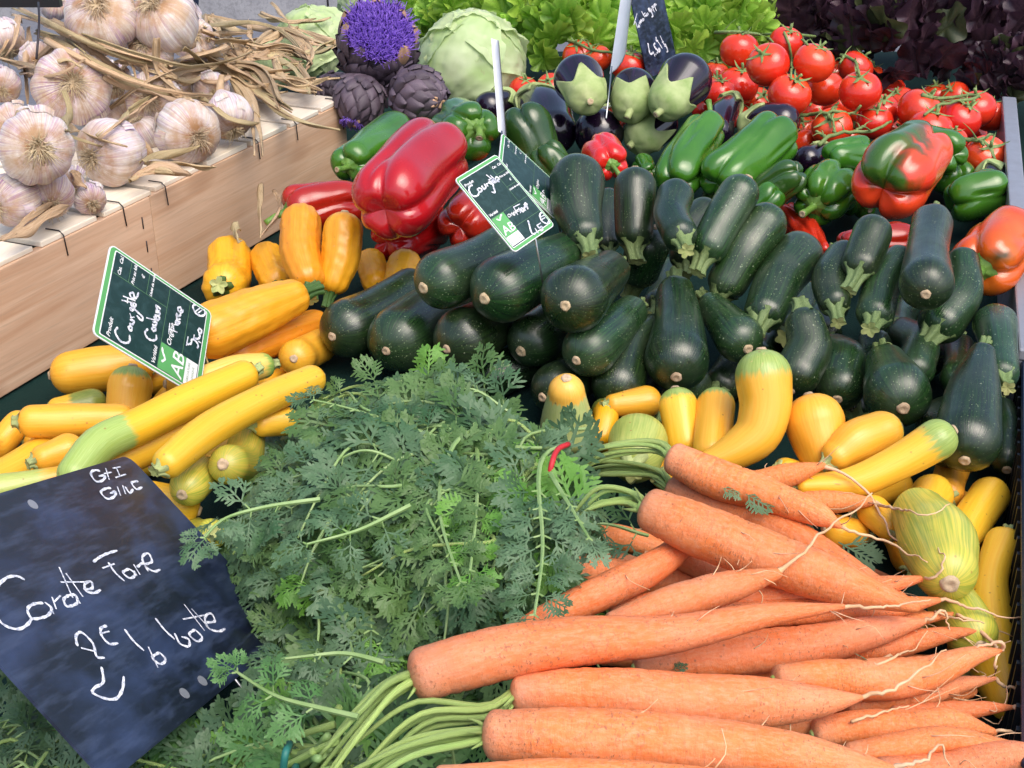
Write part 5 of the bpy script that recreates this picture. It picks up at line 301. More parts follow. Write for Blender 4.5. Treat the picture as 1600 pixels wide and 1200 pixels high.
BITS = [([0.1594,0.8312,0.8881],[0.0098,-0.0062,-0.0007],0.016),([0.1756,0.8208,0.8889],[0.0111,-0.0069,-0.003],0.022),([0.2196,0.799,0.8723],[0.0281,0.0294,-0.0307],0.03),([0.252,0.8258,0.8417],[0.0155,-0.0173,0.0],0.035),([0.1036,0.6551,0.8588],[0.0067,0.0012,0.0011],0.01),([0.2195,0.6405,0.8811],[0.0223,0.0524,-0.0391],0.01)]
GREENS1 = {'poly': [[-0.2215,0.8054],[-0.2264,0.8654],[-0.2041,0.911],[-0.2047,0.9779],[-0.1864,1.0436],[-0.1173,1.0529],[-0.0517,1.0269],[-0.0054,0.9548],[0.0207,0.9006],[0.0555,0.8187],[0.0528,0.7675],[0.0,0.6852],[-0.0415,0.6683],[-0.0927,0.6818],[-0.1335,0.7028],[-0.1751,0.7437]],'org': [0.0368,0.8832,0.88]}
GREENS2 = {'poly': [[-0.372,0.6697],[-0.2985,0.6262],[-0.2339,0.5812],[-0.1896,0.6262],[-0.1434,0.6964],[-0.097,0.7104],[-0.035,0.7034],[-0.0643,0.6829],[-0.0813,0.6569],[-0.0847,0.6262],[-0.1094,0.5975],[-0.119,0.5552],[-0.3272,0.5552]],'org': [-0.1034,0.5601,0.87]}
FRONDS = [[[0.0345,0.857,0.908],[0.0268,0.8449,0.9111],[0.0218,0.8296,0.9116],[0.0197,0.8108,0.91],[0.0194,0.7894,0.9087],[0.0201,0.7671,0.9083],[0.0208,0.745,0.9083],[0.0208,0.7238,0.9084],[0.0198,0.7035,0.9085],[0.018,0.6841,0.9085],[0.016,0.6654,0.9086],[0.014,0.6474,0.9087]],[[-0.0099,0.8671,0.908],[-0.0211,0.8722,0.913],[-0.0314,0.8716,0.9154],[-0.0401,0.8626,0.9143],[-0.0468,0.8454,0.9115],[-0.051,0.823,0.9093],[-0.0526,0.798,0.9083],[-0.0516,0.7722,0.9082],[-0.0484,0.7475,0.9083],[-0.0437,0.7243,0.9084],[-0.0384,0.7023,0.9085],[-0.0332,0.6814,0.9086]],[[-0.0313,0.92,0.9078],[-0.0295,0.8954,0.9079],[-0.0278,0.8717,0.908],[-0.0265,0.849,0.908],[-0.0256,0.8272,0.9081],[-0.0252,0.8061,0.9081],[-0.0251,0.7859,0.9082],[-0.0252,0.7665,0.9083],[-0.0256,0.7478,0.9083],[-0.0262,0.7298,0.9084],[-0.0268,0.7124,0.9084],[-0.0274,0.6957,0.9085]],[[-0.073,0.7743,0.9082],[-0.0789,0.7683,0.9082],[-0.0847,0.7625,0.9083],[-0.0905,0.7567,0.9083],[-0.0963,0.7511,0.9083],[-0.1021,0.7459,0.9083],[-0.108,0.7414,0.9083],[-0.1141,0.7377,0.9084],[-0.1203,0.7345,0.9084],[-0.1266,0.7315,0.9084],[-0.1328,0.7285,0.9084],[-0.139,0.7256,0.9084]],[[0.0099,0.857,0.908],[-0.0054,0.8596,0.908],[-0.0206,0.8624,0.908],[-0.0359,0.866,0.908],[-0.0512,0.8717,0.908],[-0.0665,0.8798,0.9079],[-0.082,0.8899,0.9079],[-0.0977,0.9002,0.9081],[-0.1137,0.9102,0.9083],[-0.1301,0.9197,0.9084],[-0.1468,0.9285,0.9082],[-0.1639,0.9369,0.9078]],[[-0.138,0.7828,0.9082],[-0.146,0.7809,0.9082],[-0.1539,0.7788,0.9083],[-0.1617,0.7766,0.9084],[-0.1695,0.7741,0.9085],[-0.1771,0.7712,0.9086],[-0.1845,0.7677,0.9087],[-0.1915,0.7634,0.9091],[-0.198,0.7581,0.9096],[-0.2033,0.7512,0.9098],[-0.2072,0.7428,0.9093],[-0.2102,0.7334,0.9084]],[[0.0286,0.8187,0.9081],[0.0309,0.8103,0.9081],[0.0332,0.8021,0.9081],[0.0355,0.794,0.9082],[0.0377,0.786,0.9082],[0.04,0.7781,0.9082],[0.0421,0.7704,0.9082],[0.0443,0.7628,0.9083],[0.0464,0.7553,0.9083],[0.0485,0.7479,0.9083],[0.0505,0.7406,0.9083],[0.0525,0.7334,0.9084]],[[-0.0758,0.6009,0.9089],[-0.0814,0.6032,0.909],[-0.087,0.6053,0.9092],[-0.0926,0.6071,0.9094],[-0.0982,0.6082,0.9096],[-0.1039,0.6087,0.9095],[-0.1094,0.6085,0.9092],[-0.115,0.6078,0.909],[-0.1205,0.6069,0.9089],[-0.126,0.6059,0.9089],[-0.1314,0.6049,0.9089],[-0.1368,0.6039,0.9089]],[[-0.0859,0.5537,0.9091],[-0.0926,0.5559,0.9091],[-0.0994,0.5581,0.9091],[-0.1063,0.5603,0.9091],[-0.1132,0.5626,0.9091],[-0.1201,0.5649,0.9091],[-0.127,0.5675,0.909],[-0.1339,0.5708,0.909],[-0.1407,0.5752,0.909],[-0.1474,0.5805,0.909],[-0.1543,0.5862,0.909],[-0.1612,0.5922,0.9089]]]
BANDS = [[[0.0439,0.8682,0.905],[0.0353,0.8516,0.91],[0.0298,0.8294,0.91],[0.027,0.8264,0.895],[0.026,0.8497,0.865]],[[-0.1259,0.5531,0.89],[-0.1256,0.5396,0.895],[-0.1274,0.5392,0.885],[-0.1284,0.5449,0.87]]]
SLATE1 = {'pose': {'w': 0.3041,'h': 0.1871,'c': [-0.2566,0.6874,0.8989],'rx': [0.1548,0.913,-0.3775],'ry': [-0.6924,0.3728,0.6177]},'st': [[[0.245,0.326],[0.236,0.308],[0.208,0.296],[0.172,0.305],[0.118,0.343],[0.092,0.39],[0.088,0.428],[0.107,0.46],[0.147,0.464],[0.174,0.451]],[[0.237,0.423],[0.21,0.413],[0.178,0.424],[0.17,0.449],[0.196,0.465],[0.226,0.465],[0.247,0.447],[0.242,0.423]],[[0.247,0.447],[0.237,0.472]],[[0.275,0.418],[0.256,0.461]],[[0.269,0.436],[0.302,0.426]],[[0.325,0.437],[0.298,0.446],[0.291,0.467],[0.31,0.475],[0.333,0.471],[0.345,0.448],[0.325,0.437]],[[0.342,0.459],[0.336,0.481]],[[0.373,0.333],[0.33,0.452]],[[0.376,0.363],[0.362,0.464]],[[0.337,0.384],[0.42,0.426]],[[0.384,0.442],[0.416,0.45],[0.428,0.43],[0.4,0.428],[0.387,0.452],[0.404,0.469],[0.434,0.47]],[[0.491,0.367],[0.514,0.362],[0.554,0.359],[0.606,0.364]],[[0.539,0.391],[0.53,0.439],[0.535,0.481]],[[0.502,0.402],[0.555,0.406]],[[0.588,0.446],[0.554,0.455],[0.559,0.477],[0.594,0.468],[0.588,0.446]],[[0.6,0.462],[0.592,0.485]],[[0.618,0.44],[0.607,0.486]],[[0.621,0.455],[0.655,0.455],[0.646,0.489]],[[0.659,0.46],[0.697,0.457],[0.708,0.429],[0.673,0.429],[0.653,0.471],[0.664,0.496],[0.697,0.504]],[[0.221,0.602],[0.245,0.569],[0.264,0.567],[0.27,0.616],[0.248,0.667],[0.266,0.68]],[[0.227,0.613],[0.252,0.642]],[[0.354,0.591],[0.328,0.59],[0.313,0.612],[0.312,0.646],[0.34,0.662]],[[0.312,0.603],[0.346,0.612]],[[0.235,0.7],[0.2,0.745],[0.165,0.745],[0.151,0.753],[0.155,0.765],[0.192,0.809],[0.23,0.8],[0.271,0.765]],[[0.396,0.632],[0.39,0.682],[0.394,0.731]],[[0.418,0.727],[0.389,0.805]],[[0.436,0.764],[0.398,0.771],[0.403,0.796],[0.437,0.791],[0.436,0.764]],[[0.439,0.782],[0.431,0.804]],[[0.523,0.654],[0.518,0.709],[0.522,0.756]],[[0.54,0.737],[0.527,0.782],[0.546,0.805],[0.568,0.783],[0.552,0.762]],[[0.62,0.766],[0.583,0.776],[0.587,0.803],[0.622,0.803],[0.62,0.766]],[[0.665,0.666],[0.65,0.792]],[[0.677,0.695],[0.675,0.802]],[[0.612,0.711],[0.702,0.742]],[[0.681,0.768],[0.724,0.779],[0.733,0.755],[0.696,0.75],[0.673,0.792],[0.699,0.823],[0.733,0.829]],[[0.818,0.031],[0.794,0.022],[0.768,0.037],[0.762,0.067],[0.793,0.075],[0.82,0.058],[0.792,0.053]],[[0.85,0.028],[0.821,0.081]],[[0.822,0.049],[0.859,0.053]],[[0.878,0.038],[0.918,0.042]],[[0.895,0.042],[0.877,0.083]],[[0.854,0.081],[0.911,0.081]],[[0.798,0.117],[0.768,0.113],[0.74,0.127],[0.74,0.147],[0.778,0.157],[0.803,0.139],[0.774,0.139]],[[0.828,0.121],[0.807,0.162]],[[0.854,0.123],[0.833,0.163]],[[0.859,0.132],[0.853,0.162],[0.883,0.154]],[[0.935,0.127],[0.897,0.131],[0.894,0.155],[0.93,0.159]]],'holes': [[0.47,0.08],[0.398,0.928],[0.488,0.932]],'pin': [[-0.1995,0.6178,0.86],[-0.1969,0.636,0.82]]}
LABEL1 = {'pose': {'w': 0.0937,'h': 0.1305,'c': [-0.3224,1.0589,0.9231],'rx': [0.0114,0.833,0.5531],'ry': [-0.513,-0.4699,0.7183]},'st': [[[0.203,0.184],[0.146,0.168],[0.107,0.192],[0.083,0.232],[0.096,0.271],[0.134,0.299],[0.199,0.29]],[[0.3,0.286],[0.263,0.271],[0.247,0.293],[0.281,0.299],[0.3,0.286]],[[0.306,0.272],[0.329,0.302],[0.363,0.306],[0.349,0.269]],[[0.373,0.27],[0.406,0.303]],[[0.384,0.277],[0.416,0.259]],[[0.454,0.272],[0.461,0.255],[0.488,0.283],[0.448,0.273]],[[0.488,0.283],[0.475,0.327],[0.446,0.377],[0.423,0.371],[0.436,0.319]],[[0.509,0.279],[0.537,0.269],[0.512,0.256],[0.495,0.272],[0.521,0.294],[0.554,0.298]],[[0.493,0.172],[0.55,0.289]],[[0.543,0.177],[0.576,0.287]],[[0.499,0.223],[0.554,0.219]],[[0.593,0.274],[0.641,0.258],[0.611,0.23],[0.582,0.248],[0.611,0.288],[0.685,0.301]],[[0.375,0.435],[0.315,0.416],[0.278,0.449],[0.288,0.493],[0.326,0.521],[0.368,0.514]],[[0.434,0.482],[0.401,0.468],[0.389,0.487],[0.427,0.503],[0.434,0.482]],[[0.443,0.464],[0.462,0.497],[0.494,0.501],[0.475,0.464]],[[0.477,0.404],[0.519,0.507]],[[0.519,0.492],[0.554,0.487],[0.536,0.472],[0.518,0.482],[0.537,0.512],[0.577,0.518]],[[0.559,0.471],[0.583,0.51],[0.615,0.513],[0.594,0.473]],[[0.613,0.47],[0.639,0.512]],[[0.628,0.486],[0.664,0.47],[0.66,0.516]],[[0.578,0.617],[0.471,0.622]],[[0.515,0.619],[0.531,0.699]],[[0.56,0.656],[0.515,0.669]],[[0.594,0.659],[0.614,0.697]],[[0.605,0.673],[0.629,0.662]],[[0.658,0.689],[0.64,0.669],[0.624,0.683],[0.655,0.705],[0.658,0.689]],[[0.661,0.669],[0.693,0.708]],[[0.67,0.678],[0.693,0.667],[0.728,0.706]],[[0.731,0.67],[0.705,0.663],[0.729,0.699],[0.756,0.698]],[[0.759,0.682],[0.789,0.702],[0.815,0.691],[0.784,0.667],[0.762,0.682],[0.775,0.711],[0.813,0.717]],[[0.452,0.799],[0.562,0.803]],[[0.473,0.804],[0.514,0.842],[0.555,0.841],[0.567,0.864],[0.532,0.91],[0.495,0.901]],[[0.58,0.903],[0.581,0.93]],[[0.575,0.856],[0.624,0.857]],[[0.585,0.863],[0.606,0.898],[0.647,0.912],[0.659,0.896]],[[0.733,0.901],[0.696,0.888],[0.672,0.906],[0.713,0.922],[0.733,0.901]],[[0.956,0.826],[0.925,0.802],[0.867,0.837],[0.876,0.898],[0.929,0.928],[0.97,0.911]],[[0.879,0.833],[0.949,0.871]],[[0.876,0.857],[0.945,0.895]]]}
LABEL2 = {'pose': {'w': 0.0585,'h': 0.0859,'c': [-0.0062,1.1177,1.0164],'rx': [0.6351,0.753,0.172],'ry': [-0.6329,0.3796,0.6748]},'st': [[[0.199,0.156],[0.132,0.153],[0.07,0.192],[0.067,0.263],[0.152,0.278],[0.208,0.254]],[[0.275,0.222],[0.218,0.226],[0.224,0.262],[0.286,0.248],[0.275,0.222]],[[0.332,0.213],[0.325,0.26],[0.387,0.244],[0.397,0.208]],[[0.435,0.216],[0.424,0.257]],[[0.437,0.228],[0.512,0.228]],[[0.539,0.219],[0.487,0.227],[0.512,0.25],[0.562,0.227]],[[0.569,0.222],[0.494,0.304],[0.452,0.35],[0.406,0.326]],[[0.555,0.254],[0.625,0.252],[0.623,0.222],[0.561,0.234],[0.577,0.269]],[[0.547,0.138],[0.61,0.269]],[[0.607,0.165],[0.637,0.267]],[[0.509,0.201],[0.627,0.201]],[[0.625,0.252],[0.696,0.251],[0.689,0.219],[0.623,0.24],[0.67,0.282]],[[0.561,0.592],[0.524,0.686]],[[0.55,0.592],[0.705,0.6]],[[0.542,0.638],[0.639,0.641]],[[0.632,0.626],[0.595,0.688]],[[0.627,0.645],[0.693,0.645]],[[0.697,0.654],[0.635,0.665],[0.653,0.688],[0.71,0.663]],[[0.724,0.648],[0.708,0.696]],[[0.731,0.659],[0.788,0.655],[0.761,0.695]],[[0.829,0.641],[0.777,0.647],[0.784,0.678]],[[0.82,0.621],[0.762,0.637],[0.814,0.652]],[[0.617,0.793],[0.525,0.952],[0.602,0.95]],[[0.625,0.906],[0.612,0.977]],[[0.687,0.894],[0.792,0.895]],[[0.701,0.895],[0.694,0.928],[0.754,0.933],[0.734,0.966],[0.674,0.965]],[[0.953,0.804],[0.887,0.814],[0.836,0.89],[0.889,0.941],[0.967,0.917]],[[0.857,0.841],[0.954,0.847]],[[0.841,0.87],[0.933,0.874]]]}
LABEL3 = {'pose': {'w': 0.0594,'h': 0.0862,'c': [0.0175,1.2734,0.9917],'rx': [0.0593,0.9465,0.3171],'ry': [-0.6848,-0.1926,0.7028]},'st': [[[0.117,0.706],[0.067,0.741],[0.192,0.747]],[[0.324,0.754],[0.227,0.733],[0.254,0.765]],[[0.458,0.756],[0.368,0.735],[0.386,0.767]],[[0.132,0.906],[0.006,0.894],[0.023,0.927],[0.14,0.942],[0.132,0.906]],[[0.22,0.91],[0.282,0.928]],[[0.347,0.902],[0.32,0.927],[0.406,0.941]],[[0.555,0.926],[0.466,0.904],[0.452,0.926],[0.545,0.939],[0.555,0.926]],[[0.898,0.887],[0.794,0.859],[0.68,0.874],[0.745,0.92],[0.85,0.937]],[[0.752,0.86],[0.87,0.906]]]}
SLATE2 = {'pose': {'w': 0.0965,'h': 0.1409,'c': [0.2271,2.0853,0.9772],'rx': [0.5792,0.8139,0.0456],'ry': [-0.2508,0.1246,0.96]},'st': [[[-0.083,0.382],[0.085,0.279]],[[-0.022,0.336],[0.003,0.432]],[[0.06,0.404],[0.034,0.418],[0.075,0.421],[0.06,0.404]],[[0.075,0.384],[0.12,0.405]],[[0.091,0.392],[0.119,0.376],[0.158,0.394]],[[0.132,0.383],[0.153,0.365],[0.197,0.384]],[[0.227,0.359],[0.2,0.371],[0.246,0.371],[0.227,0.359]],[[0.23,0.276],[0.288,0.348]],[[0.248,0.322],[0.331,0.307]],[[0.305,0.342],[0.351,0.338],[0.343,0.321]],[[0.373,0.323],[0.372,0.339],[0.409,0.328],[0.373,0.323]],[[0.448,0.308],[0.483,0.302],[0.471,0.277],[0.435,0.292]],[[0.488,0.286],[0.533,0.373],[0.493,0.378]],[[0.527,0.283],[0.55,0.321]],[[0.565,0.267],[0.612,0.337]],[[0.569,0.276],[0.616,0.276],[0.613,0.296]],[[0.637,0.257],[0.684,0.336]],[[0.642,0.265],[0.687,0.262],[0.689,0.283]],[[0.667,0.272],[0.728,0.268]],[[0.211,0.629],[0.229,0.757],[0.318,0.755]],[[0.312,0.738],[0.34,0.802]],[[0.376,0.777],[0.387,0.796]],[[0.432,0.665],[0.381,0.675],[0.407,0.718],[0.456,0.756],[0.445,0.773],[0.407,0.774]],[[0.509,0.734],[0.476,0.756],[0.504,0.775],[0.535,0.756],[0.509,0.734]],[[0.498,0.604],[0.483,0.641],[0.537,0.656]],[[0.525,0.66],[0.62,0.756]],[[0.632,0.612],[0.698,0.733]],[[0.651,0.69],[0.702,0.687]],[[0.707,0.714],[0.716,0.742],[0.762,0.74]],[[0.733,0.719],[0.756,0.809],[0.724,0.813]]],'holes': [],'pin': [[0.2207,1.9215,0.94],[0.2518,2.1378,0.87]]}
TAG1 = {'a': [[-0.0259,1.6418,1.0539],[-0.0168,1.6208,1.0567],[-0.0067,1.4675,0.976],[-0.0159,1.4905,0.9771]],'pin': [[-0.0121,1.4807,0.9799],[-0.0089,1.4418,0.9477]]}
TAG2 = {'a': [[0.1632,1.9575,1.0566],[0.1747,1.9171,1.0655],[0.1591,1.8144,0.9962],[0.1406,1.8414,0.961]],'pin': [[0.1414,1.8213,0.9767],[0.1278,1.7141,0.9314]]}
CRATE = {'k': [-0.2444,1.8676,0.92],'j': [-0.5186,1.2119,0.92],'seam': [-0.4212,1.4364,0.92],'st': [[-0.4844,1.2992,0.92],[-0.444,1.391,0.92],[-0.4162,1.4649,0.92],[-0.3445,1.6525,0.92],[-0.3038,1.7395,0.92],[-0.2563,1.8494,0.92]]}
RAIL = [[0.739,1.9179,0.91],[0.4789,1.0938,0.88],[0.7602,1.9179,0.91],[0.4971,1.0938,0.88]]
TRAY = [[0.4872,1.1096,0.865],[0.3548,0.7494,0.865],[0.2937,0.5627,0.865]]
LETTUCE = [('green',[-0.2112,2.7013,0.88],0.0858,'frilly bright green lettuce behind the flowering artichoke'),('green',[-0.069,2.571,0.91],0.1067,'frilly green lettuce behind the pale crisp one'),('green',[0.0917,2.3367,0.93],0.1204,'full frilly green lettuce behind the aubergines'),('green',[0.3464,2.2761,0.94],0.1117,'frilly yellow green lettuce between tomato slate and dark red lettuce'),('green',[0.2557,2.6235,0.91],0.1151,'frilly green lettuce behind the tomato price slate'),('red',[0.5412,2.348,0.93],0.1094,'dark red oak leaf lettuce next to the frilly green one'),('red',[0.6593,2.2294,0.93],0.1209,'large dark red lettuce above the tomato heap'),('red',[0.8017,2.2333,0.94],0.1208,'blackish red lettuce at the end of the row by the rail'),('red',[0.8539,2.582,0.93],0.1256,'dark red lettuce at the back of the lettuce row'),('red',[0.8209,2.0799,0.9],0.0779,'small dark red lettuce touching the rail'),('pale',[-0.0653,2.1172,0.91],0.0885,'round pale green crisp lettuce behind the peppers'),('pale',[-0.3609,2.3678,0.88],0.0762,'pale whitish lettuce beside the wooden crate'),('pale',[-0.4418,2.3233,0.86],0.0463,'small pale lettuce behind the dry garlic stalks'),('pale',[-0.2952,2.82,0.88],0.0755,'pale lettuce behind the artichoke flower')]
ARTICHOKES = [('flower',[-0.2023,1.9297,0.98],0.063,[0.212,-0.701,0.68],'open artichoke with a bright violet thistle flower'),('closed',[-0.1369,1.8396,0.93],0.0463,[0.76,-0.642,0.103],'closed purple artichoke beside the green pepper'),('closed',[-0.223,1.8603,0.92],0.0412,[-0.291,-0.606,-0.74],'purple artichoke with a violet tuft beside the crate corner'),('closed',[-0.2805,1.9965,0.9],0.0301,[0.545,-0.534,-0.646],'small purple artichoke half hidden behind the crate')]
MISC = {'bar': [[-0.4296,1.0266,1.2122],[-0.3944,1.1496,1.1891]],'wire': [[-0.3918,1.0877,1.1999],[-0.3802,1.0485,1.1891],[-0.3786,1.0263,1.1675]],'bucket': [-1.791,7.273,0.0],'kerb': [[-2.7929,7.1309,0.0],[0.0,7.1309,0.0]]}
# ------------------------------------------------------------------ helpers
C = scene.collection
def tag(o, label=None, cat=None, group=None, kind=None):
    if label: o['label'] = label
    if cat: o['category'] = cat
    if group: o['group'] = group
    if kind: o['kind'] = kind
    return o
def empty(name, loc):
    o = bpy.data.objects.new(name, None); o.location = loc; o.empty_display_size = .02; C.objects.link(o); return o
def mk(name, V, F, mat, parent=None, vc=None, smooth=True, origin=None):
    """one mesh object; V in world space, stored relative to the parent (or to origin)"""
    V = np.asarray(V, float)
    off = np.array(origin) if origin is not None else V.mean(0)
    if parent is not None:
        off = np.zeros(3); q = parent
        while q is not None: off = off + np.array(q.location); q = q.parent
    me = bpy.data.meshes.new(name); me.from_pydata((V - off).tolist(), [], F if isinstance(F, list) else F.tolist())
    if vc is not None:
        a = me.attributes.new('vc', 'FLOAT_VECTOR', 'POINT'); a.data.foreach_set('vector', np.asarray(vc, np.float32).ravel())
    if smooth: me.polygons.foreach_set('use_smooth', [True] * len(me.polygons))
    me.materials.append(mat); me.update()
    o = bpy.data.objects.new(name, me); C.objects.link(o)
    if parent is not None: o.parent = parent
    else: o.location = off
    return o
def nz(p, seed=0., f=1.):
    """cheap smooth pseudo noise, vectorised, about -1..1"""
    p = np.asarray(p) * f; x, y, z = p[..., 0] + seed * 1.7, p[..., 1] + seed * 2.3, p[..., 2] - seed * 1.1
    return (np.sin(1.7 * x + 2.1 * np.sin(.9 * y + .6 * z)) + np.sin(1.9 * y + 1.7 * np.sin(1.1 * z + .7 * x)) + np.sin(2.3 * z + 1.9 * np.sin(1.3 * x + .5 * y))) / 3
def grid_faces(nr, ns, closed=True):
    i = np.arange(nr - 1)[:, None]; m = ns if closed else ns - 1; j = np.arange(m)[None]; k = (j + 1) % ns
    return np.stack([i * ns + j, i * ns + k, (i + 1) * ns + k, (i + 1) * ns + j], -1).reshape(-1, 4).tolist()
def hermite(P, s, x):
    P = np.asarray(P, float)
    if len(P) == 2: return P[0] + (P[1] - P[0]) * ((x - s[0]) / max(s[1] - s[0], 1e-9))[:, None]
    T = np.gradient(P, s, axis=0); i = np.clip(np.searchsorted(s, x) - 1, 0, len(s) - 2)
    h = (s[i + 1] - s[i])[:, None]; t = ((x - s[i])[:, None] / h)
    return (2*t**3 - 3*t**2 + 1) * P[i] + (t**3 - 2*t**2 + t) * h * T[i] + (-2*t**3 + 3*t**2) * P[i + 1] + (t**3 - t**2) * h * T[i + 1]
def frames(Cn):
    T = np.gradient(Cn, axis=0); T /= np.linalg.norm(T, axis=1)[:, None] + 1e-12
    N = np.zeros_like(T); up = np.array([0, 0, 1.]) if abs(T[0, 2]) < .9 else np.array([1., 0, 0])
    n = up - T[0] * (up @ T[0]); N[0] = n / np.linalg.norm(n)
    for i in range(1, len(T)):
        n = N[i - 1] - T[i] * (N[i - 1] @ T[i]); N[i] = n / (np.linalg.norm(n) + 1e-12)
    return T, N, np.cross(T, N)
class Sweep:
    def __init__(s, nodes, e0=1., e1=1., p0=2., p1=2., nc=9, nm=16, ns=28):
        n = np.asarray(nodes, float); s.n = n
        d = np.r_[0, np.cumsum(np.linalg.norm(np.diff(n[:, :3], axis=0), axis=1))]; L = d[-1]; r0, r1 = n[0, 3], n[-1, 3]
        q0 = np.cos(np.linspace(0, math.pi / 2, nc)); q1 = np.sin(np.linspace(0, math.pi / 2, nc))
        x = np.r_[-e0 * r0 * q0, np.linspace(0, L, nm)[1:-1], L + e1 * r1 * q1]
        xc = np.clip(x, 0, L); P = hermite(n, d, xc); cen, R = P[:, :3].copy(), np.maximum(P[:, 3], 1e-4)
        t0 = hermite(n, d, np.array([0, L * .03]))[:, :3]; t0 = t0[1] - t0[0]; t0 /= np.linalg.norm(t0)
        t1 = hermite(n, d, np.array([L * .97, L]))[:, :3]; t1 = t1[1] - t1[0]; t1 /= np.linalg.norm(t1)
        cen += np.minimum(x, 0)[:, None] * t0 + np.maximum(x - L, 0)[:, None] * t1
        f = np.ones_like(x); a = x < 0; f[a] = (1 - np.clip(-x[a] / (e0 * r0), 0, 1) ** p0) ** (1 / p0)
        b = x > L; f[b] = (1 - np.clip((x[b] - L) / (e1 * r1), 0, 1) ** p1) ** (1 / p1)
        s.x, s.cen, s.R, s.f = x, cen, R, f; s.T, s.N, s.B = frames(cen); s.T[0] = s.T[1]; s.T[-1] = s.T[-2]
        s.t = (x - x[0]) / (x[-1] - x[0]); s.ns = ns; s.a = np.arange(ns) / ns * 2 * math.pi; s.t0, s.t1 = t0, t1; s.L = L
    def build(s, rad=None, ax=None):
        t, a = np.meshgrid(s.t, s.a, indexing='ij'); r = (s.R * s.f)[:, None] * np.ones_like(a)
        if rad is not None: r = r * rad(t, a)
        dirs = np.cos(a)[..., None] * s.N[:, None] + np.sin(a)[..., None] * s.B[:, None]
        V = s.cen[:, None] + dirs * r[..., None]
        if ax is not None: V = V + s.T[:, None] * ax(t, a, s.f[:, None] * np.ones_like(a))[..., None]
        s.V = V
        return V.reshape(-1, 3), grid_faces(len(s.t), s.ns), np.stack([np.cos(a), np.sin(a), t], -1).reshape(-1, 3)
    def at(s, t, a, lift=0.):
        """points of the built surface at fractional t and angle a (bilinear)"""
        i = np.interp(t, s.t, np.arange(len(s.t))); j = (a / (2 * math.pi) * s.ns) % s.ns
        i0 = np.clip(np.floor(i).astype(int), 0, len(s.t) - 2); fi = (i - i0)[..., None]; j0 = np.floor(j).astype(int) % s.ns; fj = (j - np.floor(j))[..., None]; j1 = (j0 + 1) % s.ns
        G = s.V; p = (G[i0, j0] * (1 - fi) + G[i0 + 1, j0] * fi) * (1 - fj) + (G[i0, j1] * (1 - fi) + G[i0 + 1, j1] * fi) * fj
        c = np.stack([np.interp(t, s.t, s.cen[:, k]) for k in range(3)], -1); o = p - c; o /= np.linalg.norm(o, axis=-1)[..., None] + 1e-9
        return p + o * lift if np.isscalar(lift) else p + o * lift[..., None]
def tube_arr(P, r, ns=6, cap=True):
    P = np.asarray(P, float); r = np.broadcast_to(np.asarray(r, float), (len(P),)); T, N, B = frames(P)
    a = np.arange(ns) / ns * 2 * math.pi
    V = P[:, None] + (np.cos(a)[None, :, None] * N[:, None] + np.sin(a)[None, :, None] * B[:, None]) * r[:, None, None]
    V = V.reshape(-1, 3); F = grid_faces(len(P), ns)
    if cap: F = F + [list(range(ns))[::-1], [len(V) - ns + k for k in range(ns)]]
    t = np.repeat(np.linspace(0, 1, len(P)), ns); aa = np.tile(a, len(P))
    return V, F, np.stack([np.cos(aa), np.sin(aa), t], -1)
class Acc:
    def __init__(s): s.V, s.F, s.A, s.n = [], [], [], 0
    def add(s, V, F, A=None):
        V = np.asarray(V, float); s.V.append(V); s.F += [[k + s.n for k in f] for f in F]; s.A.append(np.zeros((len(V), 3)) if A is None else A); s.n += len(V)
    def tube(s, P, r, ns=6): s.add(*tube_arr(P, r, ns))
    def box(s, c, x, y, z):
        """box centred at c with half-axis vectors x, y, z"""
        c, x, y, z = (np.asarray(q, float) for q in (c, x, y, z))
        V = [c + i * x + j * y + k * z for k in (-1, 1) for j in (-1, 1) for i in (-1, 1)]
        s.add(V, [[0, 2, 3, 1], [4, 5, 7, 6], [0, 1, 5, 4], [2, 6, 7, 3], [0, 4, 6, 2], [1, 3, 7, 5]], np.array([[i, j, k] for k in (0, 1) for j in (0, 1) for i in (0, 1)], float))
    def obj(s, name, mat, parent=None, smooth=True, origin=None): return mk(name, np.concatenate(s.V), s.F, mat, parent, np.concatenate(s.A), smooth, origin)
def smooth_path(P, n):
    P = np.asarray(P, float); d = np.r_[0, np.cumsum(np.linalg.norm(np.diff(P, axis=0), axis=1))]
    return hermite(P, d, np.linspace(0, d[-1], n))
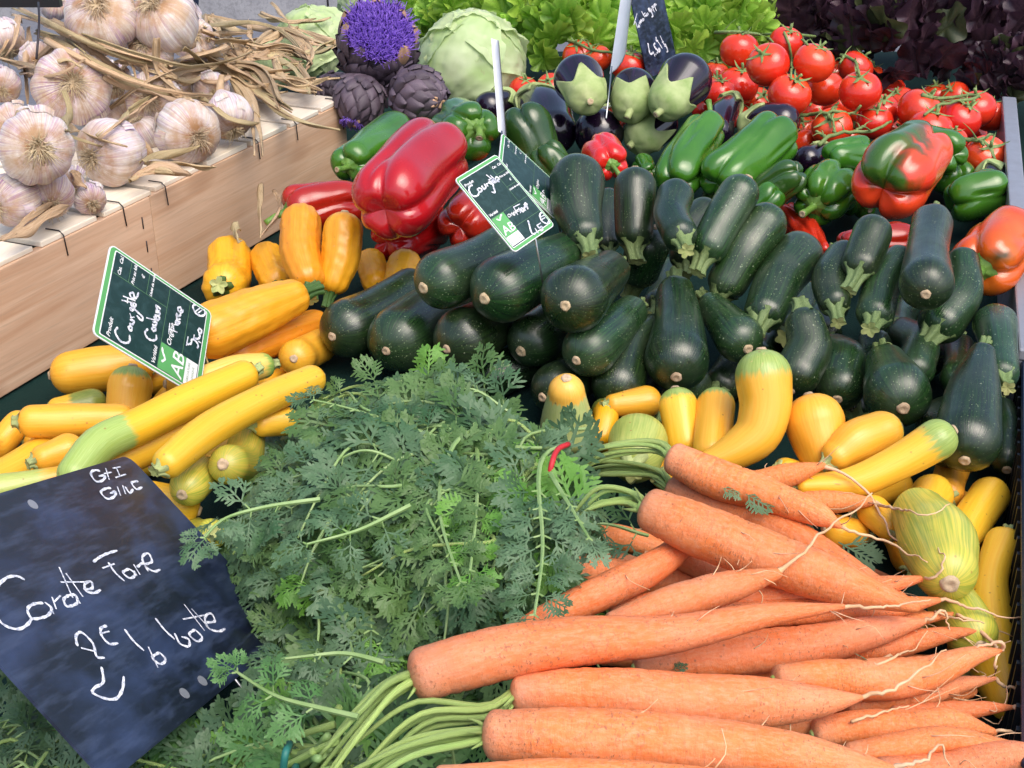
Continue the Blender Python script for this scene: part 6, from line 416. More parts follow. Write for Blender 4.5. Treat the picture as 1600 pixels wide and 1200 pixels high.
# ------------------------------------------------------------------ materials
class Mat:
    def __init__(s, name, rough=.5, spec=.5):
        s.m = bpy.data.materials.new(name); s.m.use_nodes = True; s.t = s.m.node_tree; s.b = s.t.nodes['Principled BSDF']
        s.b.inputs['Roughness'].default_value = rough; s.b.inputs['Specular IOR Level'].default_value = spec
    def n(s, typ, **k):
        x = s.t.nodes.new('ShaderNode' + typ)
        for a, b in k.items(): setattr(x, a, b)
        return x
    def ln(s, a, b): s.t.links.new(a, b)
    def put(s, sock, v):
        if hasattr(v, 'is_linked'): s.ln(v, sock)
        else: sock.default_value = v if not isinstance(v, tuple) or len(v) == 4 or sock.type == 'VECTOR' else (*v, 1)
    def vc(s, scale=(1, 1, 1)):
        at = s.n('Attribute', attribute_name='vc'); mp = s.n('Mapping'); s.ln(at.outputs['Vector'], mp.inputs[0]); mp.inputs['Scale'].default_value = scale
        r = s.rand(); mu = s.n('VectorMath', operation='SCALE'); mu.inputs[0].default_value = (37, 53, 71); s.ln(r, mu.inputs['Scale']); s.ln(mu.outputs[0], mp.inputs['Location']); return mp.outputs[0]
    def t01(s):
        at = s.n('Attribute', attribute_name='vc'); x = s.n('SeparateXYZ'); s.ln(at.outputs['Vector'], x.inputs[0]); return x.outputs[2]
    def sep(s, i):
        at = s.n('Attribute', attribute_name='vc'); x = s.n('SeparateXYZ'); s.ln(at.outputs['Vector'], x.inputs[0]); return x.outputs[i]
    def rand(s): return s.n('ObjectInfo').outputs['Random']
    def obj(s): 
        c = s.n('TexCoord').outputs['Object']; mp = s.n('Mapping'); s.ln(c, mp.inputs[0])
        mu = s.n('VectorMath', operation='SCALE'); mu.inputs[0].default_value = (3, 5, 7); s.ln(s.rand(), mu.inputs['Scale']); s.ln(mu.outputs[0], mp.inputs['Location']); return mp.outputs[0]
    def noise(s, v, sc=5, det=3, rough=.5, dist=0):
        x = s.n('TexNoise'); s.ln(v, x.inputs['Vector']); x.inputs['Scale'].default_value = sc; x.inputs['Detail'].default_value = det; x.inputs['Roughness'].default_value = rough; x.inputs['Distortion'].default_value = dist; return x.outputs['Fac']
    def vor(s, v, sc=100, rnd=1): 
        x = s.n('TexVoronoi'); s.ln(v, x.inputs['Vector']); x.inputs['Scale'].default_value = sc; x.inputs['Randomness'].default_value = rnd; return x.outputs['Distance'], x.outputs['Color']
    def step(s, v, a, b, lo=0., hi=1.):
        x = s.n('MapRange'); x.inputs[1].default_value = a; x.inputs[2].default_value = b; x.inputs[3].default_value = lo; x.inputs[4].default_value = hi; s.ln(v, x.inputs[0]); return x.outputs[0]
    def math(s, op, a, b=0.):
        x = s.n('Math', operation=op); s.put(x.inputs[0], a); s.put(x.inputs[1], b); return x.outputs[0]
    def mix(s, f, a, b):
        x = s.n('Mix', data_type='RGBA'); s.put(x.inputs[0], f); s.put(x.inputs[6], a); s.put(x.inputs[7], b); return x.outputs[2]
    def hsv(s, col, h=.5, sa=1., v=1.):
        x = s.n('HueSaturation'); s.put(x.inputs['Hue'], h); s.put(x.inputs['Saturation'], sa); s.put(x.inputs['Value'], v); s.put(x.inputs['Color'], col); return x.outputs[0]
    def vary(s, col, dh=.02, dv=.25):
        r = s.rand(); return s.hsv(col, s.step(r, 0, 1, .5 - dh, .5 + dh), 1., s.step(s.math('FRACT', s.math('MULTIPLY', r, 7.31)), 0, 1, 1 - dv, 1 + dv))
    def bump(s, h, st=.3, d=.002):
        x = s.n('Bump'); x.inputs['Strength'].default_value = st; x.inputs['Distance'].default_value = d; s.ln(h, x.inputs['Height']); s.ln(x.outputs[0], s.b.inputs['Normal'])
    def out(s, col=None, rough=None, coat=0, coat_r=.1, sss=0, sheen=0):
        if col is not None: s.put(s.b.inputs['Base Color'], col)
        if rough is not None: s.put(s.b.inputs['Roughness'], rough)
        s.b.inputs['Coat Weight'].default_value = coat; s.b.inputs['Coat Roughness'].default_value = coat_r
        if sss: s.b.inputs['Subsurface Weight'].default_value = sss; s.b.inputs['Subsurface Radius'].default_value = (.006, .003, .0015); s.b.inputs['Subsurface Scale'].default_value = .6
        if sheen: s.b.inputs['Sheen Weight'].default_value = sheen; s.b.inputs['Sheen Roughness'].default_value = .4
        return s.m
def leafy(m, col, trans=.35, rough=.45):
    """principled + translucent mix for thin leaves"""
    m.out(col, rough); tr = m.n('BsdfTranslucent'); m.put(tr.inputs[0], col); mx = m.n('MixShader'); mx.inputs[0].default_value = trans
    o = m.t.nodes['Material Output']; m.ln(m.b.outputs[0], mx.inputs[1]); m.ln(tr.outputs[0], mx.inputs[2]); m.ln(mx.outputs[0], o.inputs[0]); return m.m
M = {}
def m_dark():
    m = Mat('courgette_skin_dark'); st = m.noise(m.vc((5, 5, 1.0)), 3, 4, .6); o = m.obj()
    c = m.mix(m.step(st, .38, .66), (.005, .016, .006), (.018, .054, .012))
    c = m.mix(m.step(m.noise(o, 26, 5, .6), .47, .72, 0, .7), c, (.036, .052, .030))
    fl = m.noise(m.vc((30, 30, 9)), 7, 2, .7); c = m.mix(m.step(fl, .58, .70, 0, .5), c, (.06, .13, .035))
    d, cc = m.vor(o, 330); k = m.math('MULTIPLY', m.step(d, .12, .22, 1, 0), m.step(m.noise(o, 55, 2), .36, .6)); c = m.mix(m.math('MULTIPLY', k, .6), c, (.28, .36, .18))
    d2, _ = m.vor(o, 95); c = m.mix(m.step(d2, .05, .10, .55, 0), c, (.36, .42, .28))
    mp = m.n('Mapping'); m.ln(o, mp.inputs[0]); mp.inputs['Scale'].default_value = (1, 3, 1); sc = m.noise(mp.outputs[0], 70, 2, .5, 2.5); c = m.mix(m.step(sc, .74, .78, 0, .5), c, (.30, .32, .22))
    m.bump(m.math('ADD', m.noise(m.vc((9, 9, 2)), 4, 4), m.math('MULTIPLY', m.noise(o, 220, 3), .35)), .30, .0012)
    return m.out(m.vary(c, .02, .35), m.step(m.noise(o, 34, 4), .32, .68, .20, .46), .42, .20)
def m_yellow(name, a, b, green=None, gcol=((.24, .34, .07), (.36, .46, .12)), stripes=0., bumpy=0., gnoise=.08):
    m = Mat('courgette_skin_' + name); o = m.obj(); st = m.noise(m.vc((4, 4, .7)), 3, 4, .55)
    c = m.mix(m.step(st, .3, .7), a, b); c = m.mix(m.step(m.noise(o, 14, 3), .5, .8, 0, .35), c, tuple(x * y for x, y in zip(a, (1, .8, .7))))
    c = m.vary(c, .012, .10)
    if stripes: 
        sg = m.noise(m.vc((7, 7, 1.1)), 2.2, 4, .6); c = m.mix(m.step(sg, .42, .62, 0, stripes), c, gcol[0])
    if green:
        lo, hi = green; t = m.math('ADD', m.t01(), m.math('MULTIPLY', m.math('SUBTRACT', m.noise(m.vc((3, 3, 2)), 2, 3), .5), gnoise * 2))
        g = m.step(t, lo, hi) if hi > lo else m.step(t, hi, lo, 1, 0)
        gc = m.mix(m.step(m.noise(m.vc((9, 9, 3)), 3, 4), .4, .65), gcol[0], gcol[1]); c = m.mix(g, c, gc)
    d, _ = m.vor(o, 110); k = m.math('MULTIPLY', m.step(d, .07, .14, 1, 0), m.step(m.noise(o, 25, 2), .48, .58)); c = m.mix(m.math('MULTIPLY', k, .75), c, (.30, .13, .03)); sf = m.noise(o, 55, 3, .6, 3.); c = m.mix(m.step(sf, .70, .76, 0, .45), c, (.62, .42, .18))
    m.bump(m.math('ADD', m.noise(m.vc((6, 6, 1.5)), 3, 3), m.math('MULTIPLY', m.noise(o, 160, 2), .2)), .2, .0012)
    return m.out(c, m.step(m.noise(o, 40, 2), .3, .7, .3, .45), .15, .2, .12)
def m_carrot():
    m = Mat('carrot_skin'); o = m.obj(); r = m.noise(m.vc((1.5, 1.5, 75)), 1, 5, .75); r2 = m.noise(m.vc((5, 5, 130)), 1, 3, .7)
    c = m.mix(m.step(m.noise(m.vc((2, 2, 6)), 2, 4), .3, .7), (.78, .18, .032), (.80, .24, .065))
    c = m.mix(m.step(r, .56, .66, 0, .55), c, (.52, .11, .028))
    c = m.mix(m.step(m.noise(m.vc((4, 4, 22)), 1.6, 7, .75), .45, .66, 0, .65), c, (.80, .36, .19))
    c = m.mix(m.step(m.noise(o, 9, 4, .6), .50, .70, 0, .45), c, (.78, .35, .20))
    c = m.mix(m.math('MULTIPLY', m.step(m.t01(), .0, .16, 1., 0), m.noise(o, 70, 5, .7)), c, (.40, .24, .16))
    c = m.mix(m.math('MULTIPLY', m.step(r2, .57, .64), m.step(m.noise(o, 24, 3), .42, .58, 0, .85)), c, (.34, .13, .06))
    d, _ = m.vor(o, 130); k = m.math('MULTIPLY', m.step(d, .05, .15, 1, 0), m.step(m.noise(o, 30, 3), .5, .6)); c = m.mix(m.math('MULTIPLY', k, .75), c, (.28, .10, .04))
    m.bump(m.math('ADD', m.math('MULTIPLY', r, .8), m.math('ADD', m.math('MULTIPLY', r2, .3), m.math('MULTIPLY', m.noise(o, 170, 4, .7), .5))), .75, .0016)
    return m.out(m.vary(c, .004, .12), m.step(m.noise(o, 40, 3), .3, .7, .48, .72), 0, .1, .08)
def m_pepper(name, a, b, kind=''):
    m = Mat('pepper_skin_' + name); o = m.obj(); c = m.mix(m.step(m.noise(o, 12, 3), .35, .7), a, b)
    if kind == 'mixed':
        f = m.math('ADD', m.noise(o, 13, 3, .5, .6), m.math('MULTIPLY', m.sep(0), .13)); c = m.mix(m.step(f, .50, .60), c, (.16, .055, .008)); c = m.mix(m.step(f, .58, .68), c, (.040, .11, .012))
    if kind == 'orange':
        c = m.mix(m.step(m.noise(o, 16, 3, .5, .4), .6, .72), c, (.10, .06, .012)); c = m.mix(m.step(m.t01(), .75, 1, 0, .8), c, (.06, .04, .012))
    m.bump(m.math('ADD', m.noise(o, 28, 3), m.math('MULTIPLY', m.noise(m.vc((14, 14, 2)), 2, 3), .3)), .12, .002)
    return m.out(m.vary(c, .006, .15), m.step(m.noise(o, 40, 3), .3, .7, .13, .30), .4, .10)
def m_aub():
    m = Mat('aubergine_skin'); o = m.obj(); st = m.noise(m.vc((6, 6, .8)), 3, 3)
    c = m.mix(m.step(st, .45, .75), (.006, .003, .009), (.022, .006, .030)); d, _ = m.vor(o, 180); c = m.mix(m.math('MULTIPLY', m.step(d, .06, .1, 1, 0), m.step(m.noise(o, 50, 2), .5, .6, 0, .6)), c, (.25, .22, .25))
    m.bump(m.noise(m.vc((4, 4, 1)), 2, 3), .08, .002); return m.out(c, m.step(m.noise(o, 35, 3), .3, .7, .12, .25), .6, .06)
def m_simple(name, a, b, sc=40, rough=.5, bump=.3, det=4, vcs=None, coat=0, sss=0, bd=.001, dv=.1):
    m = Mat(name, rough); v = m.vc(vcs) if vcs else m.obj(); n = m.noise(v, sc, det, .6); c = m.mix(m.step(n, .3, .7), a, b)
    if bump: m.bump(n, bump, bd)
    return m.out(m.vary(c, .008, dv), rough, coat, .15, sss)
def m_leaf(name, a, b, sc=30, trans=.35, rough=.45, tip=None, dv=.25):
    m = Mat(name, rough); n = m.noise(m.obj(), sc, 3); c = m.mix(m.step(n, .3, .7), a, b)
    if tip: c = m.mix(m.step(m.t01(), .0, 1.), c, tip)
    m.bump(m.noise(m.obj(), sc * 6, 3), .3, .001); return leafy(m, m.vary(c, .012, dv), trans, rough)
def m_tomato():
    m = Mat('tomato_skin'); o = m.obj(); c = m.mix(m.step(m.noise(o, 25, 3), .3, .7), (.62, .022, .010), (.70, .045, .012))
    c = m.mix(m.step(m.t01(), 0, .22, .5, 0), c, (.72, .10, .02)); d, _ = m.vor(o, 260); c = m.mix(m.step(d, .05, .09, .35, 0), c, (.9, .45, .3))
    m.bump(m.noise(o, 60, 2), .04, .001); return m.out(m.vary(c, .004, .12), .17, .3, .08, .12)
def m_garlic():
    m = Mat('garlic_skin'); o = m.obj(); st = m.noise(m.vc((9, 9, .35)), 1.6, 5, .65)
    c = m.mix(m.step(st, .36, .66), (.82, .78, .74), (.60, .50, .42))
    pr = m.step(m.math('FRACT', m.math('MULTIPLY', m.rand(), 5.7)), .1, .7, .5, 1.)
    s2 = m.noise(m.vc((13, 13, .5)), 1.5, 5, .7, .5); c = m.mix(m.math('MULTIPLY', m.step(s2, .47, .60), m.math('MULTIPLY', pr, m.step(m.noise(o, 26, 3), .36, .56))), c, (.28, .13, .34))
    s3 = m.noise(m.vc((3, 3, 1.2)), 1.5, 3, .6); c = m.mix(m.math('MULTIPLY', m.step(s3, .5, .68, 0, .6), pr), c, (.66, .46, .62))
    c = m.mix(m.math('MULTIPLY', m.step(m.t01(), .02, .30, 1, 0), m.step(m.noise(o, 45, 5, .65), .38, .6, .1, .95)), c, (.40, .20, .075))
    c = m.mix(m.step(m.noise(m.vc((18, 18, 1)), 2, 5, .7), .60, .66, 0, .6), c, (.36, .22, .14))
    c = m.mix(m.step(m.noise(o, 20, 5, .65), .50, .66, 0, .7), c, (.52, .34, .18))
    m.bump(m.math('ADD', m.noise(m.vc((20, 20, .6)), 1.8, 5, .7), m.math('MULTIPLY', m.noise(o, 90, 4), .4)), .6, .0022)
    return m.out(c, m.step(st, .3, .7, .34, .58), 0, .1, .08)
def m_straw():
    m = Mat('dry_straw'); st = m.noise(m.vc((6, 6, 1.6)), 2.5, 5, .65); o = m.obj()
    c = m.mix(m.step(st, .3, .7), (.44, .27, .13), (.68, .52, .33)); c = m.mix(m.step(m.noise(o, 30, 4), .55, .75, 0, .6), c, (.26, .14, .06)); c = m.mix(m.step(m.rand(), .75, .9, 0, .4), c, (.40, .36, .18))
    m.bump(st, .6, .002); return leafy(m, m.vary(c, .01, .22), .12, .6)
def m_wood(name, a, b, knots=True):
    m = Mat(name, .62); c0 = m.n('TexCoord').outputs['Object']; v = m.n('Mapping'); m.ln(c0, v.inputs[0]); mu = m.n('VectorMath', operation='SCALE'); mu.inputs[0].default_value = (9, 5, 3); m.ln(m.rand(), mu.inputs['Scale']); m.ln(mu.outputs[0], v.inputs['Location']); v.inputs['Rotation'].default_value = (0, 0, math.radians(WOOD_ROT))
    mp = m.n('Mapping'); m.ln(v.outputs[0], mp.inputs[0]); mp.inputs['Scale'].default_value = (30, 1.6, 45) 
    g = m.noise(mp.outputs[0], 1.5, 6, .62, .9); c = m.mix(m.step(g, .32, .68), a, b)
    g2 = m.noise(mp.outputs[0], 9, 3, .6); c = m.mix(m.step(g2, .52, .70, 0, .45), c, tuple(x * .62 for x in b))
    if knots:
        k = m.n('Mapping'); m.ln(v.outputs[0], k.inputs[0]); k.inputs['Scale'].default_value = (10, 4.2, 10); d, cc = m.vor(k.outputs[0], 1.25, 1.); kk = m.step(d, .10, .26, 1, 0); c = m.mix(m.math('MULTIPLY', kk, .7), c, (.28, .12, .05))
    c = m.mix(m.step(m.noise(c0, 7, 4), .5, .8, 0, .3), c, (.62, .45, .34)); m.bump(g, .3, .001); return m.out(m.vary(c, .006, .08), .62)
def m_slate(name, tint=1.):
    m = Mat(name, .34); v = m.vc((1, 1, 1)); n1 = m.noise(v, 1.6, 5, .55, .2); mp = m.n('Mapping'); m.ln(v, mp.inputs[0]); mp.inputs['Rotation'].default_value = (0, 0, .6); mp.inputs['Scale'].default_value = (2, 7, 1); n2 = m.noise(mp.outputs[0], 1.2, 6, .6, .1)
    c = m.mix(m.math('MULTIPLY', m.step(n1, .42, .75), .8), (.006, .009, .022), (.040, .066, .155)); c = m.mix(m.step(n2, .48, .75, 0, .45), c, (.08, .11, .20)); d, _ = m.vor(v, 90); c = m.mix(m.step(d, .04, .1, .25, 0), c, (.3, .32, .38))
    return m.out(c, m.step(n1, .3, .7, .30, .45))
def m_lboard():
    m = Mat('label_slate', .3); v = m.vc((1, 1, 1)); n1 = m.noise(v, 3, 6, .62, 1.); c = m.mix(m.step(n1, .45, .75, 0, .7), (.006, .030, .027), (.030, .075, .075)); d, _ = m.vor(v, 60); c = m.mix(m.step(d, .04, .09, .5, 0), c, (.25, .32, .32)); return m.out(c, .3)
def m_flat(name, c, rough=.5, metal=0.):
    m = Mat(name, rough); o = m.obj(); n = m.noise(o, 60, 4); m.b.inputs['Metallic'].default_value = metal; return m.out(m.mix(m.step(n, .3, .75, 0, .35), c, tuple(x * .7 for x in c)), m.step(n, .3, .7, rough * .8, rough * 1.2))
def m_chalk():
    m = Mat('chalk', .9); n = m.noise(m.obj(), 350, 4, .8); return m.out(m.mix(m.step(n, .38, .58), (.30, .33, .42), (.85, .86, .90)), .9)
def m_cloth():
    m = Mat('stall_cloth', .8); o = m.obj(); d, _ = m.vor(o, 500); n = m.noise(o, 9, 4); c = m.mix(m.step(n, .3, .7), (.0035, .016, .014), (.006, .026, .023)); m.bump(m.math('ADD', d, n), .3, .002); m.b.inputs['Specular IOR Level'].default_value = .15; return m.out(c, .9)
def m_ground(name, a, b, sc):
    m = Mat(name, .85); o = m.obj(); n = m.noise(o, sc, 8, .7); c = m.mix(m.step(n, .3, .7), a, b); c = m.mix(m.step(m.noise(o, sc * 12, 4), .5, .75, 0, .5), c, tuple(x * .5 for x in a)); m.bump(n, .5, .02); return m.out(c, .85)
DARK = m_dark()
OR1, OR2 = (.80, .39, .018), (.84, .48, .045)
YL = {'plain': m_yellow('golden', OR1, OR2), 'bumpy': m_yellow('bumpy', (.77, .32, .010), (.82, .40, .022)),
 'capgreen': m_yellow('green_tip', (.82, .42, .02), (.85, .50, .05), (.80, .86)), 'capgreensmall': m_yellow('green_rim', (.82, .40, .02), (.85, .48, .05), (.91, .96)),
 'orangegreen': m_yellow('orange_green_tip', (.70, .27, .008), (.76, .36, .014), (.62, .72), ((.10, .14, .02), (.18, .2, .04))),
 'palegreen': m_yellow('pale_green', (.42, .46, .12), (.34, .42, .10), None, ((.24, .34, .06), (.3, .4, .1)), .7),
 'paleorange': m_yellow('pale_orange_tip', (.78, .42, .05), (.80, .48, .09), (.80, .76), ((.42, .50, .17), (.52, .57, .24))),
 'mottled': m_yellow('mottled', (.64, .50, .06), (.46, .44, .07), None, ((.26, .34, .04), (.3, .4, .1)), .85),
 'greenish': m_yellow('half_olive', (.72, .34, .02), (.76, .42, .04), (.35, .45), ((.16, .2, .03), (.24, .28, .05))), 'greenish2': m_yellow('green_stalk_half', (.76, .36, .02), (.80, .44, .04), (.70, .58), ((.38, .44, .10), (.46, .52, .14))),
 'stemgreen': m_yellow('green_point', (.78, .46, .08), (.80, .54, .14), (.17, .09), ((.20, .36, .06), (.3, .44, .1))), 'halfgreen': m_yellow('half_green', (.82, .38, .015), (.84, .46, .03), (.64, .665), ((.30, .42, .09), (.38, .50, .14)), 0, 0, .03)}
CAR = m_carrot(); AUB = m_aub(); TOM = m_tomato(); GAR = m_garlic(); STRAW = m_straw()
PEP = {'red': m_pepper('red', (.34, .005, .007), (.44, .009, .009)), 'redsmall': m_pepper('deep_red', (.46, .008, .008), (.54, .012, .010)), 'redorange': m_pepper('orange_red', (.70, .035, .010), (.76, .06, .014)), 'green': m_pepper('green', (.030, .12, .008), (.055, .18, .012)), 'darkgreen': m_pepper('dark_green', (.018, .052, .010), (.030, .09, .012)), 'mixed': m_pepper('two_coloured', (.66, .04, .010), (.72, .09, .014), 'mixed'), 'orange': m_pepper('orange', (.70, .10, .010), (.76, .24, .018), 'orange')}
STEM = m_simple('stem_green', (.055, .115, .030), (.24, .31, .115), 5, .6, .5, 4, (8, 8, 2)); STEMD = m_simple('stem_dark_green', (.03, .08, .015), (.08, .17, .03), 5, .55, .5, 4, (8, 8, 2))
STEMP = m_simple('stem_pale_green', (.28, .36, .12), (.46, .50, .22), 5, .65, .5, 4, (8, 8, 2)); CUT = m_simple('cut_stem', (.50, .50, .20), (.34, .40, .13), 160, .7, .6, 4); SCAR = m_simple('blossom_scar', (.55, .42, .27), (.34, .24, .14), 260, .85, .8, 4)
STALK = m_simple('leaf_stalk', (.20, .36, .05), (.48, .60, .22), 3, .5, .7, 3, (9, 9, .6), dv=.2); CALYX = m_simple('aubergine_calyx', (.24, .34, .10), (.42, .48, .22), 45, .7, .5, 5); CALG = m_simple('pepper_stalk', (.07, .17, .02), (.17, .30, .05), 60, .5, .4)
VINE = m_simple('tomato_vine', (.11, .18, .05), (.22, .30, .10), 120, .65, .3); ROOT = m_simple('garlic_roots', (.46, .34, .20), (.62, .50, .34), 200, .8, .2); TAIL = m_simple('carrot_root', (.62, .36, .18), (.72, .50, .30), 90, .7, .3)
CGREEN = m_leaf('carrot_leaf', (.050, .125, .045), (.140, .230, .115), 16, .22, .5, None, .3); CMID = m_leaf('carrot_leaf_mid', (.060, .150, .035), (.120, .230, .070), 18, .25, .5, None, .3); CBRIGHT = m_leaf('carrot_leaf_fresh', (.10, .25, .03), (.18, .36, .06), 20, .3, .5); FSTALK = m_simple('frond_stalk', (.16, .28, .08), (.28, .40, .16), 60, .5, .3)
LGREEN = m_leaf('lettuce_leaf', (.20, .42, .035), (.32, .56, .07), 16, .4, .35, (.42, .64, .10), .2); LRED = m_leaf('red_lettuce_leaf', (.040, .020, .032), (.085, .045, .055), 18, .25, .36, (.050, .024, .040), .5); LPALE = m_leaf('crisp_lettuce_leaf', (.48, .63, .26), (.70, .78, .50), 20, .35, .4, (.62, .74, .40), .1); LRG = m_leaf('red_lettuce_leaf_greenish', (.05, .07, .025), (.08, .09, .04), 18, .25, .4)
BRACT = m_simple('artichoke_bract', (.060, .040, .062), (.135, .100, .125), 50, .55, .4, 4, None, 0, 0, .001, .3); BRACT2 = m_simple('artichoke_inner_bract', (.40, .22, .12), (.55, .36, .22), 60, .6, .4); FLOR = m_simple('artichoke_floret', (.15, .07, .55), (.30, .18, .75), 90, .6, 0, 2, None, 0, 0, .001, .2)
WOOD_ROT = 22.7
WOOD = m_wood('crate_wood', (.56, .33, .20), (.74, .52, .36)); WOODL = m_wood('crate_slat_wood', (.76, .66, .52), (.84, .76, .64), False)
SLATE = m_slate('slate'); CHALK = m_chalk(); LBOARD = m_lboard(); WHITE = m_flat('white_plastic', (.80, .81, .82), .4); LGRN = m_flat('label_green', (.10, .36, .11), .45); RULE = m_flat('label_ruling', (.14, .30, .14), .5); WIRE = m_flat('steel_wire', (.55, .55, .56), .3, 1.); STAPLE = m_flat('staple', (.05, .04, .045), .5, .6)
CLOTH = m_cloth(); RAILM = m_flat('rail_metal', (.33, .34, .38), .35, .4); BLACKP = m_flat('black_plastic', (.014, .015, .018), .38); BLUEP = m_flat('blue_black_plastic', (.010, .018, .045), .35); REDB = m_flat('red_rubber', (.55, .02, .03), .5); GRNB = m_flat('green_rubber', (.02, .16, .13), .5)
# ------------------------------------------------------------------ setting
def sheet(name, x0, x1, y0, y1, z, mat, nx=2, ny=2):
    X, Y = np.meshgrid(np.linspace(x0, x1, nx), np.linspace(y0, y1, ny)); o = mk(name, np.stack([X.ravel(), Y.ravel(), np.full(X.size, z)], 1), grid_faces(ny, nx, False), mat, smooth=False); tag(o, kind='structure'); return o
sheet('ground', -150, 150, -150, 150, 0, m_ground('asphalt', (.10, .105, .13), (.16, .165, .19), 6))
ky = MISC['kerb'][0][1]
PAVE = m_ground('pavement_stone', (.24, .24, .26), (.36, .36, .38), 5)
a = Acc(); 
for i in range(24): a.box((-12 + i * 1.0 + .5, ky + .15, .065), (.494, 0, 0), (0, .15, 0), (0, 0, .065))
tag(a.obj('kerb', PAVE, None, False), kind='structure')
sheet('pavement', -60, 60, ky + .31, ky + 40, .125, m_ground('pavement_top', (.28, .28, .30), (.40, .40, .41), 3))
# bed of cloth that follows the undersides of everything lying on it
SPH = []
for kind, var, label, pts, ex in PRODUCE:
    if kind == 'garlic': continue
    p = np.array(pts)
    if len(p) == 1: SPH.append(p[0])
    else:
        d = np.r_[0, np.cumsum(np.linalg.norm(np.diff(p[:, :3], axis=0), axis=1))]
        for x in np.linspace(0, d[-1], max(4, int(d[-1] / .008))): SPH.append([np.interp(x, d, p[:, k]) for k in range(4)])
for k, c, r, l in LETTUCE: SPH.append([c[0], c[1], c[2] - r * .1, r * .85])
for k, c, r, n, l in ARTICHOKES: SPH.append([*c, r])
SPH = np.array(SPH)
gx = np.arange(-1.0, 1.3, .0125); gy = np.arange(.40, 2.82, .0125); GX, GY = np.meshgrid(gx, gy)
bed = np.full(GX.shape, 9.)
for x, y, z, r in SPH:
    i0, i1 = np.searchsorted(gx, (x - r, x + r)); j0, j1 = np.searchsorted(gy, (y - r, y + r))
    sx, sy = GX[j0:j1, i0:i1], GY[j0:j1, i0:i1]; q = r * r - (sx - x) ** 2 - (sy - y) ** 2
    bed[j0:j1, i0:i1] = np.where(q > 0, np.minimum(bed[j0:j1, i0:i1], z - np.sqrt(np.maximum(q, 0))), bed[j0:j1, i0:i1])
cap = bed.copy(); known = bed < 8; h = np.where(known, bed, TZ)
fill = np.where(known, bed, TZ + .0)
for it in range(120):
    av = fill.copy(); av[1:-1, 1:-1] = (fill[:-2, 1:-1] + fill[2:, 1:-1] + fill[1:-1, :-2] + fill[1:-1, 2:]) / 4
    fill = np.minimum(av, np.where(known, cap - .002, 9)); fill = np.maximum(fill, TZ)
    if it < 60:
        pass
fill = np.minimum(fill, np.where(known, cap - .001, 9)); fill = np.maximum(fill, TZ - .02)
# the crate stands on the flat part of the cloth
K = np.array(CRATE['k']); J = np.array(CRATE['j']); ca = (K - J); ca[2] = 0; ca /= np.linalg.norm(ca); cb = np.array([-ca[1], ca[0], 0])   # cb points away to the left/back
side = (GX - K[0]) * cb[0] + (GY - K[1]) * cb[1]; along = (GX - K[0]) * ca[0] + (GY - K[1]) * ca[1]
incr = (side > -.01) & (along < .01); fill = np.where(incr, TZ, fill)
cut = ((GX < -.56) & (GY > 2.05)).ravel(); cf = [f for f in grid_faces(len(gy), len(gx), False) if not cut[f].any()]
cl = mk('stall_cloth', np.stack([GX.ravel(), GY.ravel(), fill.ravel() - .001], 1), cf, CLOTH)
tag(cl, 'dark green cloth spread over the stall under the vegetables', 'cloth')
tb = empty('stall_table', (0.15, 1.8, 0)); tag(tb, 'market stall table under the green cloth', 'table')
for x0, x1, y0, y1 in ((-.99, 1.28, .42, 2.03), (-.54, 1.28, 2.032, 2.79)):
    a = Acc(); a.box(((x0 + x1) / 2, (y0 + y1) / 2, TZ - .045), ((x1 - x0) / 2, 0, 0), (0, (y1 - y0) / 2, 0), (0, 0, .02)); a.obj('table_top', WOOD, tb, False)
for x in (-.5, 1.2):
    for y in (.5, 2.7): a = Acc(); a.box((x, y, .357), (.025, 0, 0), (0, .025, 0), (0, 0, .357)); a.obj('leg', RAILM, tb, False)
# upturned wooden crate
HCR = .14; TH = .006
cr = empty('wooden_crate', (J[0], J[1], TZ)); tag(cr, 'upturned pale wooden crate carrying the garlic bulbs', 'crate')
LC = float(np.dot(K - J, ca)); S0 = float(np.dot(np.array(CRATE['seam']) - J, ca)); DEP = .40; J0 = np.array([J[0], J[1], TZ])
def cbox(x0, x1, y0, y1, z0, z1, name, mat, jit=0):
    a = Acc(); c = J0 + ca * (x0 + x1) / 2 + cb * (y0 + y1) / 2 + np.array([0, 0, (z0 + z1) / 2]); r = (random.random() - .5) * jit
    ux = ca * math.cos(r) + cb * math.sin(r); uy = cb * math.cos(r) - ca * math.sin(r)
    a.box(c, ux * (x1 - x0) / 2, uy * (y1 - y0) / 2, (0, 0, (z1 - z0) / 2)); o = a.obj(name, mat, cr, False)
    bv = o.modifiers.new('b', 'BEVEL'); bv.width = .0012; bv.segments = 2; return o
cbox(-.55, S0 - .001, 0, .011, .002, HCR - TH, 'side_board', WOOD); cbox(S0 + .001, LC, .0015, .012, .002, HCR - TH, 'side_board', WOOD)
cbox(LC - .011, LC - .0005, .0125, DEP, .002, HCR - TH - .0005, 'end_board', WOOD); cbox(-.55, LC, DEP + .001, DEP + .012, .002, HCR - TH - .001, 'side_board', WOOD)
x = LC - .002; i = 0
SLATW = [.062, .075, .088, .09, .095, .085, .09, .09, .09, .09]
for w in SLATW:
    cbox(x - w, x, .001 + random.random() * .003, DEP - .01, HCR - TH + .0003, HCR + random.random() * .0016, 'top_slat', WOODL, .012); x -= w + .008 + random.random() * .006
